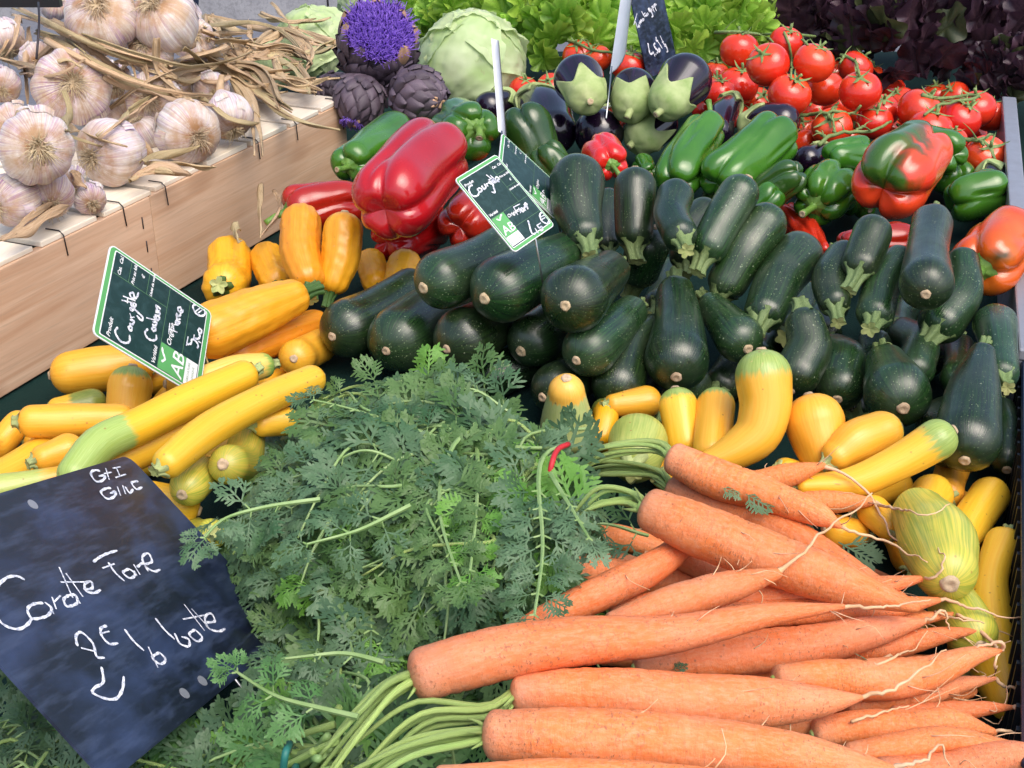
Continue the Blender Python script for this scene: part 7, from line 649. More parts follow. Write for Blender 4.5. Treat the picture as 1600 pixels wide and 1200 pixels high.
for q in CRATE['st']:
    b = np.array(q) - J0; u = float(b @ ca); a = Acc(); base = J0 + ca * u
    a.tube([base + cb * .022 + [0, 0, HCR + .0022], base + cb * .004 + [0, 0, HCR + .0024], base - cb * .0012 + [0, 0, HCR - .002], base - cb * .0010 + ca * .002 + [0, 0, HCR - .026]], .0008, 5); a.obj('staple', STAPLE, cr)
for u, zz in ((S0 - .02, .115), (S0 - .018, .085), (S0 - .016, .05), (LC - .012, .11), (LC - .012, .05)):
    a = Acc(); base = J0 + ca * u - cb * .0006; a.tube([base + [0, 0, zz], base + [0, 0, zz - .014]], .0008, 5); a.obj('staple', STAPLE, cr)
# rail, tray
r0, r1, r2, r3 = (np.array(q) for q in RAIL)
rl = empty('metal_rail', r1 - [0, 0, r1[2] - TZ]); tag(rl, 'grey metal rail along the side of the stall', 'rail')
d = r1 - r0; d /= np.linalg.norm(d); w = r2 - r0; w -= d * (w @ d); a = Acc(); a.box((r0 + r1 + w) / 2 - [0, 0, .006], (r1 - r0) / 2 + d * .0, w / 2, (0, 0, .006)); o = a.obj('top_plate', RAILM, rl, False); bv = o.modifiers.new('b', 'BEVEL'); bv.width = .002; bv.segments = 2
a = Acc(); wn_ = w / np.linalg.norm(w); zz = r1[2] - .012 - TZ; a.box((r0 + r1) / 2 + wn_ * .004 - [0, 0, .0125 + zz / 2], (r1 - r0) / 2 - d * .001, wn_ * .0025, (0, 0, zz / 2)); a.obj('side_plate', RAILM, rl, False)
t0, t1, t2 = (np.array(q) for q in TRAY)
tr = empty('plastic_tray', (t1[0], t1[1], TZ)); tag(tr, 'black plastic tray side with a ribbed rim beside the yellow courgettes', 'tray')
d = t2 - t0; d /= np.linalg.norm(d); wv = np.array([d[1], -d[0], 0]); wv = wv if wv[0] > 0 else -wv
hz = t0[2] - TZ; Lt = np.linalg.norm(t2 - t0)
a = Acc(); a.box((t0 + t2) / 2 + wv * .006 - [0, 0, hz / 2 + .003], d * Lt / 2, wv * .002, (0, 0, hz / 2 - .003)); wall_ = a.obj('side_wall', BLACKP, tr, False)
a = Acc(); a.box((t0 + t2) / 2 + wv * .014, d * Lt / 2, wv * .012, (0, 0, .003)); o = a.obj('rim', BLUEP, tr, False); bv = o.modifiers.new('b', 'BEVEL'); bv.width = .0015
for i in range(int(Lt / .022)):
    a = Acc(); a.box(t0 + d * (.012 + i * .022) + wv * .002 - [0, 0, hz / 2], d * .002, wv * .0018, (0, 0, hz / 2 - .006)); a.obj('rib', BLACKP, wall_, False)
# ------------------------------------------------------------------ produce builders
def root_at(pts): 
    p = np.array(pts); k = np.argmin(p[:, 2] - p[:, 3]); return (float(p[:, 0].mean()), float(p[:, 1].mean()), float((p[:, 2] - p[:, 3]).min()))
def disc(c, n, r, name, mat, par, rough=.15, dome=.25, ns=12, star=0, ns_lobes=5):
    n = np.array(n) / np.linalg.norm(n); u = np.cross(n, [0.3, .5, .8]); u /= np.linalg.norm(u); v = np.cross(n, u); V = []; nr = 4; ns = 20 if star else ns
    ph = random.random() * 6
    for i in range(nr + 1):
        q = i / nr
        for j in range(ns):
            a = j / ns * 2 * math.pi; rr = r * q * (1 + star * math.cos(ns_lobes * a + ph) + rough * (math.sin(3 * a + ph) + math.sin(5 * a + 2 * ph)) * .16); V.append(np.array(c) + (u * math.cos(a) + v * math.sin(a)) * rr + n * r * (dome * (1 - q * q) - (.30 if i == nr else 0) - (.16 * math.exp(-(q / .22) ** 2)) + .07 * math.sin(q * 19)))
    return mk(name, V, grid_faces(nr + 1, ns), mat, par)
def courgette(kind, var, label, pts, ex):
    name = 'dark_courgette' if kind == 'dcourgette' else ('squash' if 'squash' in label else 'yellow_courgette')
    p = np.array(pts); dark = kind == 'dcourgette'
    if len(p) == 2 and np.linalg.norm(p[1, :3] - p[0, :3]) > 2.6 * p[:, 3].max():      # slight natural bow
        m = (p[0] + p[1]) / 2; m[:3] += RNG.normal(size=3) * .0045; m[3] = (p[0, 3] + p[1, 3]) / 2 * 1.0; p = np.vstack([p[0], m, p[1]])
    root = empty(name, root_at(p)); tag(root, label, 'squash' if name == 'squash' else 'courgette', 'dark courgettes in a heap' if dark else 'yellow courgettes and squashes around the carrots')
    squash = name == 'squash'; sd = random.random() * 50; nl = 5; ph = random.random() * 6; bumpy = var == 'bumpy'
    p[:, 3] *= 1.03
    s = Sweep(p, .90, 1.0, 2.2, 2.0 if squash else 2.15, nm=34 if bumpy else 18, ns=48 if bumpy else 28)
    def rad(t, a):
        q = np.stack([np.cos(a) * 2, np.sin(a) * 2, t * 5], -1); r = 1 + .022 * nz(q, sd) + (.018 if dark else .012) * np.cos(nl * a + ph) * (1 - .4 * t)
        if bumpy: r += .027 * nz(np.stack([np.cos(a) * 6, np.sin(a) * 6, t * 20], -1), sd) + .022 * np.cos(10 * a + ph)
        return r
    V, F, vc = s.build(rad); mk('body', V, F, DARK if dark else YL[var], root, vc)
    # stem: five-lobed, flaring on to the body, cut off flat
    r0 = p[0, 3]; n = -s.t0; base = s.cen[0]; ph2 = random.random() * 6; R = r0 * (.62 if dark else .52); Ls = r0 * (.35 if squash else random.uniform(.75, 1.05) if (dark or bumpy) else random.uniform(.32, .5))
    bend = np.array([0, 0, 1.]) * random.uniform(-.1, .2) + RNG.normal(size=3) * .12
    pr = [(-.42, 1.12), (-.22, .98), (0, .80), (.25, .66), (.6, .60), (.85, .64), (1., .68)]
    u = s.N[0]; b = s.B[0]; V = []; ns = 40
    for k, (x, rr) in enumerate(pr):
        lob = .20 + .10 * k / 6
        for j in range(ns):
            aa = j / ns * 2 * math.pi; f = 1 + lob * (abs(math.cos(2.5 * aa + ph2)) - .62) * 1.6 + .05 * math.sin(11 * aa + ph2)
            if k == 0: f *= 1 + .3 * (abs(math.cos(2.5 * aa + ph2)) - .5)
            V.append(base + n * (x * Ls) + bend * Ls * max(x, 0) ** 2 + (u * math.cos(aa) + b * math.sin(aa)) * R * rr * f)
    vcs = np.stack([np.tile(np.cos(np.arange(ns) / ns * 6.283), len(pr)), np.tile(np.sin(np.arange(ns) / ns * 6.283), len(pr)), np.repeat(np.linspace(0, 1, len(pr)), ns)], -1)
    st = mk('stem', V, grid_faces(len(pr), ns), STEMD if bumpy else STEM if dark else STEMP, root, vcs)
    E = np.array(V[-ns:]); c = E.mean(0); V2 = np.concatenate([E, c + (E - c) * .55 - n * r0 * .02 + RNG.normal(size=(ns, 3)) * r0 * .01, c + (E - c) * .12 - n * r0 * .08]); V2 += n * .0004
    mk('stem_cut', V2, grid_faces(3, ns) + [[2 * ns + j for j in range(ns)]], CUT, st)
    r1 = p[-1, 3]; tip = s.cen[-1]; sr = .0055 if dark else (.0065 if squash else .0045); sr *= random.uniform(.85, 1.2)
    disc(tip + s.t1 * .0012, s.t1, min(sr, r1 * .3), 'blossom_scar', SCAR, root, .3, .12)
def carrot(label, pts, ex):
    p = np.array(pts); p[1:-1, :3] += RNG.normal(size=(len(p) - 2, 3)) * .0014; p[:, 3] *= 1 + RNG.normal(size=len(p)) * .03; root = empty('carrot', root_at(p)); tag(root, label, 'carrot', 'carrots in the two bunches')
    s = Sweep(p, .55, 1.2, 2.2, 1.6, nc=7, nm=110, ns=26); sd = random.random() * 60
    gr = [(random.random() ** 1.1, random.random() * 6.28, random.uniform(.5, 1.6), random.uniform(.015, .05)) for _ in range(46)]
    def rad(t, a):
        r = rad0(t, a)
        for t0_, a0_, w_, d_ in gr:
            dd = (a - a0_ + math.pi) % (2 * math.pi) - math.pi; r = r - d_ * np.exp(-((t - t0_ - .004 * np.sin(3 * dd)) / .0042) ** 2) * np.exp(-(dd / w_) ** 4)
        return r
    def rad0(t, a): return 1 + .035 * nz(np.stack([np.cos(a) * 1.5, np.sin(a) * 1.5, t * 9], -1), sd) + .010 * nz(np.stack([np.cos(a) * 3, np.sin(a) * 3, t * 75], -1), sd) + .014 * nz(np.stack([np.cos(a) * .5, np.sin(a) * .5, t * 40], -1), sd + 3)
    V, F, vc = s.build(rad); mk('body', V, F, CAR, root, vc)
    cpt = s.cen[0]; n = -s.t0; r0 = p[0, 3]
    disc(cpt + n * .0005, n, r0 * .34, 'crown', STALK, root, .3, .3)
    if 'tail' in ex:
        P = smooth_path(ex['tail'], 22); P[1:] += np.cumsum(RNG.normal(size=(21, 3)) * .0007, axis=0); a = Acc(); a.tube(P, np.interp(np.linspace(0, 1, 22), [0, .12, 1], [max(p[-1, 3] * .7, .0016), .0013, .0004]), 6); a.obj('root_tip', TAIL, root)
    if 'lower layer' not in label:
        a = Acc()
        for k in range(7):
            q = random.uniform(.35, .97); i_ = int(q * (len(s.t) - 1)); an = random.random() * 6.28; dr = s.N[i_] * math.cos(an) + s.B[i_] * math.sin(an); p0_ = s.cen[i_] + dr * s.R[i_] * .96; L = random.uniform(.006, .022); d_ = dr * .6 + s.T[i_] * random.uniform(.2, 1.2) + RNG.normal(size=3) * .3
            a.tube(smooth_path([p0_, p0_ + d_ * L * .5, p0_ + d_ * L + RNG.normal(size=3) * L * .35], 6), np.linspace(.0005, .0002, 6), 4)
        tag(a.obj('root_hairs', TAIL, root), kind='stuff')
    if 'stalk' in ex:
        S = np.array(ex['stalk']); tg = S[1] - S[0]; tg /= np.linalg.norm(tg); cr_ = np.cross(tg, [0, 0, 1]); cr_ /= np.linalg.norm(cr_); up = np.cross(cr_, tg)
        S[0] = cpt - n * .002
        for k in range(5):
            an = k / 5 * 6.283 + random.random(); off = (cr_ * math.cos(an) + up * math.sin(an)); sp = random.uniform(.4, 1)
            P = [S[0] + off * r0 * .20, S[1] + off * r0 * .30, S[2] + off * (.006 * sp + r0 * .2) + RNG.normal(size=3) * .002, S[3] + off * .012 * sp - np.array([0, 0, .012 + .012 * random.random()])]; P = smooth_path(P, 14)
            a = Acc(); a.tube(P, np.interp(np.linspace(0, 1, 14), [0, .10, .3, 1], [r0 * .18, r0 * .15, .0021, .0011]), 8); a.obj('leaf_stalk', STALK, root)
        for k in range(3):
            an = random.random() * 6.28; off = (cr_ * math.cos(an) + up * math.sin(an)); a = Acc(); L = random.uniform(.2, .5); a.tube([S[0] + off * r0 * .3, S[0] + (S[1] - S[0]) * L + off * r0 * .5, S[0] + (S[1] - S[0]) * (L + .6) + off * r0 * .75], [.0016, .0013, .0004], 5); a.obj('leaf_stalk', STALK, root)
def pepper(var, label, pts, ex):
    p = np.array(pts); root = empty('bell_pepper', root_at(p)); tag(root, label, 'pepper', 'sweet peppers between courgettes and tomatoes')
    nl = ex.get('lobes', random.choice((3, 4, 4))); ph = random.random() * 6; sd = random.random() * 50; R = p[:, 3].max(); wr = var == 'redsmall'
    s = Sweep(p, .98, 1.05, 2.5, 2.4, nc=13, nm=24, ns=72)
    cre = [(random.random() * 6.28, random.uniform(-1.2, 1.2), random.uniform(.25, .7), random.uniform(.05, .11) * (2.2 if 'deep folds' in label else 1)) for _ in range(9 if ('folds' in label or wr) else 4)]
    def groove(a, t):
        w = a + .5 * np.sin(a + sd) / nl + .35 * (t - .5) * np.sin(sd * 3) + .12 * np.sin(5 * t + sd); return (1 - np.abs(np.cos(nl * w / 2 + ph))) ** 2.0
    def rad(t, a):
        g = groove(a, t); e = np.clip(np.abs(t - .48) * 2, 0, 1) ** 2
        r = 1.03 - g * (.12 + .28 * e) * (.7 if 'deep folds' in label else 1) + .075 * nz(np.stack([np.cos(a) * 1.1, np.sin(a) * 1.1, t * 2.4], -1), sd) + (.030 if not wr else .12) * nz(np.stack([np.cos(a) * 2.4, np.sin(a) * 2.4, t * 6], -1), sd + 5)
        for a0, sl, tc, dp in cre:
            dd = (a - a0 - sl * (t - .5) + math.pi) % (2 * math.pi) - math.pi; r = r - dp * np.exp(-(np.abs(dd) / .11) ** 1.4) * np.exp(-((t - tc) / .26) ** 2)
        return r * (1.05 - .12 * t)
    def ax(t, a, f):
        g = groove(a, t); k = np.exp(-(f / .40) ** 2)
        return -np.sign(t - .5) * R * (k * .34 + (.12 if 'deep folds' in label else .20) * g * np.exp(-((f - .6) / .4) ** 2) * (np.abs(t - .5) > .2))
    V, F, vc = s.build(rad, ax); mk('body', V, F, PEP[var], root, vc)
    n = -s.t0; r0 = p[0, 3]; base = s.cen[0] - n * R * .36; u, b = s.N[0], s.B[0]; V = []; ns = 30; ph2 = random.random() * 6
    prof = [(.02, .30), (.36, .30), (.46, .16), (.30, .17)]
    prof = [(.46, .10), (.38, .14), (.26, .20), (.14, .26)]
    for rr, zz in prof[::1]:
        for j in range(ns):
            aa = j / ns * 6.283; f = 1 + .14 * math.cos(nl * 2 * aa + ph2) + .05 * math.sin(5 * aa); V.append(base + (u * math.cos(aa) + b * math.sin(aa)) * r0 * rr * f + n * R * zz)
    ca_ = mk('calyx', V, grid_faces(4, ns), CALG, root)
    L = R * (1.5 if 'longstem' in ex else random.uniform(.5, .8)); bd = np.array([0, 0, -1.]) * .9 if 'longstem' in ex else RNG.normal(size=3) * .35
    P = [base + n * R * .2 + n * L * x + bd * L * x * x for x in np.linspace(0, 1, 9)]; a = Acc(); a.tube(P, np.interp(np.linspace(0, 1, 9), [0, .2, .7, 1], [r0 * .2, r0 * .13, r0 * .12, r0 * .15]), 12); o = a.obj('stalk', CALG, root)
    disc(P[-1] + (P[-1] - P[-2]) * .05, P[-1] - P[-2], r0 * .145, 'stalk_cut', SCAR, o, .2, .1)
def aubergine(label, pts, ex):
    p = np.array(pts); root = empty('aubergine', root_at(p)); tag(root, label, 'aubergine', 'aubergines piled before the tomatoes')
    s = Sweep(p, .75, .95, 2.1, 2.1, nm=16, ns=40); sd = random.random() * 50
    V, F, vc = s.build(lambda t, a: 1 + .02 * nz(np.stack([np.cos(a), np.sin(a), t * 3], -1), sd)); mk('body', V, F, AUB, root, vc)
    Lt = s.x[-1] - s.x[0]; r0 = p[0, 3]; lim0 = min(.62 * r0 * 1.5 / Lt + .04, .5); ph = random.random() * 6; ns, nr = 60, 12
    a = np.arange(ns) / ns * 2 * math.pi; spike = np.clip(1 - np.abs(((5 * a / (2 * math.pi) + ph) % 1) - .5) * 2, 0, 1) ** 1.6; ln = np.repeat(RNG.uniform(.6, 1.4, 5), 12)[((np.arange(ns) + int(ph * 12 / 5)) % ns)]
    lim = lim0 * (.85 + .95 * spike * ln); V = []; k = np.linspace(0.0, 1, nr)[:, None]
    t = k * lim[None]; A_ = np.broadcast_to(a, t.shape); lift = .0016 + .0020 * (k ** 4) * np.ones_like(t) + .0012 * nz(np.stack([np.cos(A_) * 3, np.sin(A_) * 3, t * 8], -1), sd)
    G = s.at(t, A_, lift) - s.t0 * (.0028 * (1 - k[..., None]) ** 1.5); V = np.concatenate([G.reshape(-1, 3), s.at(t[-1:], A_[-1:], .0002).reshape(-1, 3)])
    mk('calyx', V, grid_faces(nr + 1, ns), CALYX, root)
    n = -s.t0; L = r0 * random.uniform(.28, .42); bd = RNG.normal(size=3) * .3; P = [s.cen[0] - n * .003 + n * L * x + bd * L * x * x for x in np.linspace(0, 1, 6)]
    ac = Acc(); ac.tube(P, [r0 * .42, r0 * .28, r0 * .21, r0 * .19, r0 * .19, r0 * .21], 12); so = ac.obj('stalk', CALYX, root); disc(P[-1] + n * .0004, P[-1] - P[-2], r0 * .2, 'stalk_cut', SCAR, so, .3, .15)
def tomato(label, pts, ex):
    x, y, z, r = pts[0]; root = empty('tomato', (x, y, z - r)); tag(root, label, 'tomato', 'tomatoes on the vine'); c = np.array([x, y, z])
    n = np.array([random.gauss(0, .35), random.gauss(-.25, .35), 1.]); n /= np.linalg.norm(n)
    s = Sweep([[*(c + n * r * .01), r], [*(c - n * r * .01), r]], .84, .88, 2.15, 2.1, nc=12, nm=4, ns=36); sd = random.random() * 40; ph = random.random() * 6
    V, F, vc = s.build(lambda t, a: 1 + .012 * nz(np.stack([np.cos(a), np.sin(a), t], -1), sd) + .018 * np.cos(5 * a + ph) * np.exp(-t * 5), lambda t, a, f: np.exp(-(f / .3) ** 2) * (t < .5) * r * .10); mk('body', V, F, TOM, root, vc)
    top = s.cen[0] + s.T[0] * r * .1; u, b = s.N[0], s.B[0]; n = -s.t0; ac = Acc()
    for k in range(5):
        an = k / 5 * 6.283 + ph + random.uniform(-.2, .2); dr = u * math.cos(an) + b * math.sin(an); sdv = np.cross(n, dr); L = r * random.uniform(.55, .85); cu = random.uniform(.1, .55); P = []
        for q in np.linspace(0, 1, 6): 
            w = L * .13 * (1 - q) ** .6 + .0002; m = top + n * (.0015 + L * (-.10 * q + cu * q ** 2.5)) + dr * L * q; P += [m - sdv * w, m + n * w * .4, m + sdv * w]
        ac.add(P, grid_faces(6, 3, False))
    ac.tube([top - n * .001, top + n * r * .22, top + n * r * .4 + dr * r * .1], [.0028, .002, .0022], 6); ac.obj('calyx', VINE, root)
def garlic(label, pts, ex):
    x, y, z, r = pts[0]; root = empty('garlic_bulb', (x, y, z - r)); tag(root, label, 'garlic', 'garlic bulbs on the crate'); c = np.array([x, y, z]); n = np.array(ex['root']); n /= np.linalg.norm(n)
    s = Sweep([[*(c + n * r * .10), r], [*(c - n * r * .10), r * .98]], .72, 1.05, 2.3, 1.7, nc=14, nm=5, ns=72); sd = random.random() * 50; nl = random.choice((8, 9, 10, 11)); ph = random.random() * 6
    def rad(t, a):
        w = a + .12 * np.sin(2 * a + sd); g = np.abs(np.sin(nl * w / 2 + ph)); return .955 + .075 * g ** .7 * np.sin(np.clip(t, 0, 1) * math.pi) ** .5 + .035 * nz(np.stack([np.cos(a) * 1.3, np.sin(a) * 1.3, t * 2], -1), sd) + .012 * nz(np.stack([np.cos(a) * 7, np.sin(a) * 7, t * 3], -1), sd)
    V, F, vc = s.build(rad, lambda t, a, f: np.exp(-(f / .35) ** 2) * np.where(t < .5, r * .10, r * .28)); mk('bulb', V, F, GAR, root, vc)
    base = s.cen[0] - n * r * .10; u, b = s.N[0], s.B[0]
    rd = disc(base - n * r * .02, n, r * .24, 'root_disc', SCAR, root, .4, .3); ac = Acc()
    for k in range(110):
        an = random.random() * 6.283; q = math.sqrt(random.random()) * r * .2; dr = u * math.cos(an) + b * math.sin(an); L = r * random.uniform(.15, .42); d2 = RNG.normal(size=3) * .5
        P = [base + dr * q - n * .001, base + dr * (q + L * .35) + n * L * .5 + d2 * L * .2, base + dr * (q + L * .8) + n * L * random.uniform(.2, .8) + d2 * L * .6 + np.array([0, 0, -L * .25])]; ac.tube(smooth_path(P, 5), [.0006, .0006, .0005, .0004, .0003], 3)
    tag(ac.obj('roots', ROOT, rd), kind='stuff')
    ac = Acc(); tp = s.cen[-1]; P = [tp + n * r * .12, tp - n * r * .12, tp - n * r * .4 + RNG.normal(size=3) * .006]; ac.tube(smooth_path(P, 6), [r * .30, r * .22, r * .17, r * .15, r * .14, r * .12], 10); ac.obj('neck', STRAW, root)
    for k in range(3):                      # loose flakes of papery skin
        t0_ = random.uniform(.2, .6); a0 = random.random() * 6.28; tt, aa = np.meshgrid(np.linspace(t0_, t0_ + random.uniform(.12, .25), 5), np.linspace(a0, a0 + random.uniform(.35, .7), 6), indexing='ij'); ed = (np.linspace(0, 1, 5)[:, None] ** 2) * np.ones((1, 6)); lf = .0008 + .004 * ed * random.random() + .0008 * RNG.random((5, 6))
        G = s.at(np.clip(tt + .02 * RNG.random(tt.shape), 0, .98), aa, lf); av = np.stack([np.cos(aa), np.sin(aa), tt], -1).reshape(-1, 3); mk('skin_flake', G.reshape(-1, 3), grid_faces(5, 6, False), GAR, root, av)
for kind, var, label, pts, ex in PRODUCE:
    if kind in ('dcourgette', 'ycourgette'): courgette(kind, var, label, pts, ex)
    elif kind == 'carrot': carrot(label, pts, ex)
    elif kind == 'pepper': pepper(var, label, pts, ex)
    elif kind == 'aubergine': aubergine(label, pts, ex)
    elif kind == 'tomato': tomato(label, pts, ex)
    elif kind == 'garlic': garlic(label, pts, ex)
# ------------------------------------------------------------------ vines, dry stalks
for label, qs in VINES:
    a = Acc()
    for i, q in enumerate(qs):
        P = smooth_path(q, 18); P[1:-1] += RNG.normal(size=(16, 3)) * .0008; a.tube(P, np.linspace(.0030, .0020, 18) if i == 0 else np.linspace(.0022, .0016, 18), 7)
        for k in range(2):
            j = random.randrange(4, 16); d = RNG.normal(size=3) * .010; d[2] = abs(d[2]); a.tube(smooth_path([P[j], P[j] + d * .6, P[j] + d * 1.3 - np.array([0, 0, .006])], 6), np.linspace(.0013, .0003, 6), 5)
    tag(a.obj('tomato_vine', VINE), label, 'vine', 'tomato vines')
def ribbon(P, w, name, label, group):
    w *= 1.45
    P = smooth_path(P, 26); T, N, B = frames(P); a = Acc(); sd = random.random() * 40; nc = 7; V = []; A_ = []
    tw = random.uniform(-.9, .9)
    for i in range(26):
        q = i / 25; ww = w * (.55 + .45 * math.sin(math.pi * min(1, q * .9 + .1))) * (1 + .3 * math.sin(q * 9 + sd)) * (1 if q < .9 else (1 - q) * 10 * .8 + .2); ang = tw * q * 2.2 + .5 * math.sin(q * 5 + sd)
        x = B[i] * math.cos(ang) + N[i] * math.sin(ang); y = np.cross(T[i], x)
        for k in range(nc):
            e = k / (nc - 1) * 2 - 1; V.append(P[i] + x * e * ww * .5 + y * (abs(e) * ww * .30 + .0010 * math.sin(k * 2.1 + i * .35 + sd) + .25 * ww * math.sin(q * 7 + sd) * e * e)); A_.append((e, math.sin(sd), q * 2))
    a.add(V, grid_faces(26, nc, False), np.array(A_)); o = a.obj(name, STRAW); m = o.modifiers.new('s', 'SOLIDIFY'); m.thickness = .0008
    return tag(o, label, 'dry leaf', group)
SL = ['long dry stalk crossing under the two top bulbs', 'twisted dry stalk beside the long one under the top bulbs', 'dry stalk lying across the purple striped bulb', 'short dry leaf over the bulb with brown roots', 'dry stalk arching over the ground behind the crate', 'straight dry stalk sticking out beyond the crate', 'looped dry stalk at the top of the straw tangle', 'thin straw reaching as far as the artichoke', 'dry leaf hanging straight down the crate board', 'dry leaf pointing along the crate edge to its corner', 'dry leaf folded above the crate edge', 'dry stalk between the cream purple bulb and the flattened one', 'dry stalk in front of the cream bulb', 'wide dry leaf under the flattened bulb on the slats', 'dry stalk lying at the lowest bulbs on the crate edge', 'upright dry strip beside the purple striped bulb', 'dry greenish strip next to the half hidden purple bulb', 'slanting straw between flattened bulb and brown rooted bulb', 'long pale dry leaf over the middle bulbs', 'crumpled dry leaf below the large top bulb', 'thin straw bent upward at the straw tangle', 'broad dry leaf in the straw tangle beyond the crate', 'short dry leaf behind the cream bulb', 'thin straw lying on the slats before the cream bulb', 'dry strip hanging beside the bulb under the dark bar', 'thin straw against the big cream and purple bulb', 'short dry strip at the root side of the flattened bulb', 'papery wide dry leaf folded over the tangle end', 'curled dry leaf tip hanging from the tangle', 'dry leaf lying flat on the far slats', 'bunched dry leaf right behind the white bulb', 'dry leaf crossing the tangle from below', 'loose dry leaf near the small pale lettuce', 'dry stalk lying along the far crate edge', 'wide dry leaf between the white bulbs']
for i, (P, w) in enumerate(STALKS):
    ribbon(P, w, 'dry_garlic_stalk', SL[i] if i < len(SL) else 'dry garlic stalk in the straw tangle', 'dry garlic stalks')
    if w > .0072:
        P2 = np.array(P) + RNG.normal(size=3) * [.006, .006, .003] + np.linspace(0, 1, len(P))[:, None] * RNG.normal(size=3) * [.012, .012, .004]; ribbon(P2, w * .6, 'dry_garlic_stalk', 'thin dry strand lying beside a garlic stalk', 'thin dry strands')
for P, w in HANGING: ribbon(P, w, 'dry_leaf', 'dry brown leaf hanging down beside the orange courgettes', 'dry leaves by the crate')
# ------------------------------------------------------------------ carrot greens
def pinna_template(rs, n=5):
    V, F, A_ = [], [], []
    def strip(p, d, L, w):
        d = d / np.linalg.norm(d); s_ = np.array([-d[1], d[0]]); b0 = len(V)
        for q, ww in ((0, .45), (.55, 1.), (.85, .75), (1, .12)):
            for e in (-1, 1): V.append([*(p + d * L * q + s_ * e * w * ww * .5), 0])
        for k in range(3): F.append([b0 + 2 * k, b0 + 2 * k + 1, b0 + 2 * k + 3, b0 + 2 * k + 2])
    strip(np.zeros(2), np.array([0, 1.]), 1., .06)
    for i in range(n):
        y = .12 + .72 * i / (n - 1)
        for sg in (-1, 1):
            L = (.62 - .38 * y) * rs.uniform(.8, 1.2); an = math.radians(rs.uniform(38, 58)); d = np.array([sg * math.sin(an), math.cos(an)]); p = np.array([0, y + rs.uniform(-.03, .03)]); strip(p, d, L, .076)
            for q in (.35, .65):
                for s2 in (-1, 1):
                    a2 = an + s2 * math.radians(38); d2 = np.array([sg * math.sin(a2), math.cos(a2)]); strip(p + d * L * q, d2, L * rs.uniform(.42, .66), .070)
    V = np.array(V); r = np.hypot(V[:, 0], V[:, 1]); V[:, 2] = .05 * np.sin(V[:, 0] * 7 + rs.uniform(0, 6)) + .06 * np.sin(V[:, 1] * 6 + rs.uniform(0, 6)) - .22 * np.abs(V[:, 0]) ** 1.3 - rs.uniform(.0, .35) * V[:, 1] ** 2 + rs.normal(0, .006, len(V)); return V, F
RS = np.random.RandomState(5); PT = [pinna_template(RS, n) for n in (4, 5, 5, 6, 4, 5)]
class Greens:
    def __init__(s): s.leaf, s.mid, s.bright, s.stalk = Acc(), Acc(), Acc(), Acc()
    def put(s, acc, P, d, up, L):
        V, F = PT[RS.randint(len(PT))]; d = d / np.linalg.norm(d); x = np.cross(d, up); x /= np.linalg.norm(x) + 1e-9; z = np.cross(x, d); acc.add(P + (V[:, :1] * x + V[:, 1:2] * d + V[:, 2:3] * z) * L, F)
    def frond(s, P, sc, bright=False, start=.3, step=.016, r=.0015):
        P = smooth_path(P, 20); T = np.gradient(P, axis=0); T /= np.linalg.norm(T, axis=1)[:, None]; L = np.linalg.norm(np.diff(P, axis=0), axis=1).sum(); s.stalk.tube(P, np.linspace(r, r * .45, 20), 5); acc = s.bright if bright else (s.mid if RS.rand() < .4 else s.leaf)
        n = max(3, int(L * (1 - start) / step))
        for k in range(n):
            q = start + (1 - start) * k / (n - 1); i = min(19, int(q * 19)); up = np.array([RS.normal(0, .28), -.45 + RS.normal(0, .28), 1.]); side = np.cross(T[i], up); side /= np.linalg.norm(side)
            sz = sc * (1.05 - .55 * (q - start) / (1 - start)) * RS.uniform(.8, 1.2)
            for sg in (-1, 1):
                d = T[i] * RS.uniform(.35, .9) + sg * side + np.array([0, 0, RS.normal(-.08, .22)]); b = P[i] + d / np.linalg.norm(d) * sz * .25; s.stalk.tube([P[i], b], [.0008, .0006], 3); s.put(acc, b, d, up + RS.normal(0, .25, 3), sz)
        s.put(acc, P[-1], T[-1], np.array([0, -.3, 1]), sc * .8)
def inside(p, poly):
    x, y = p; c = False
    for (x0, y0), (x1, y1) in zip(poly, poly[1:] + poly[:1]):
        if (y0 > y) != (y1 > y) and x < (x1 - x0) * (y - y0) / (y1 - y0) + x0: c = not c
    return c
def edge_d(p, poly):
    p = np.array(p); best = 9
    for a_, b_ in zip(poly, poly[1:] + poly[:1]):
        a_, b_ = np.array(a_), np.array(b_); t = np.clip((p - a_) @ (b_ - a_) / ((b_ - a_) @ (b_ - a_)), 0, 1); best = min(best, np.linalg.norm(a_ + (b_ - a_) * t - p))
    return best
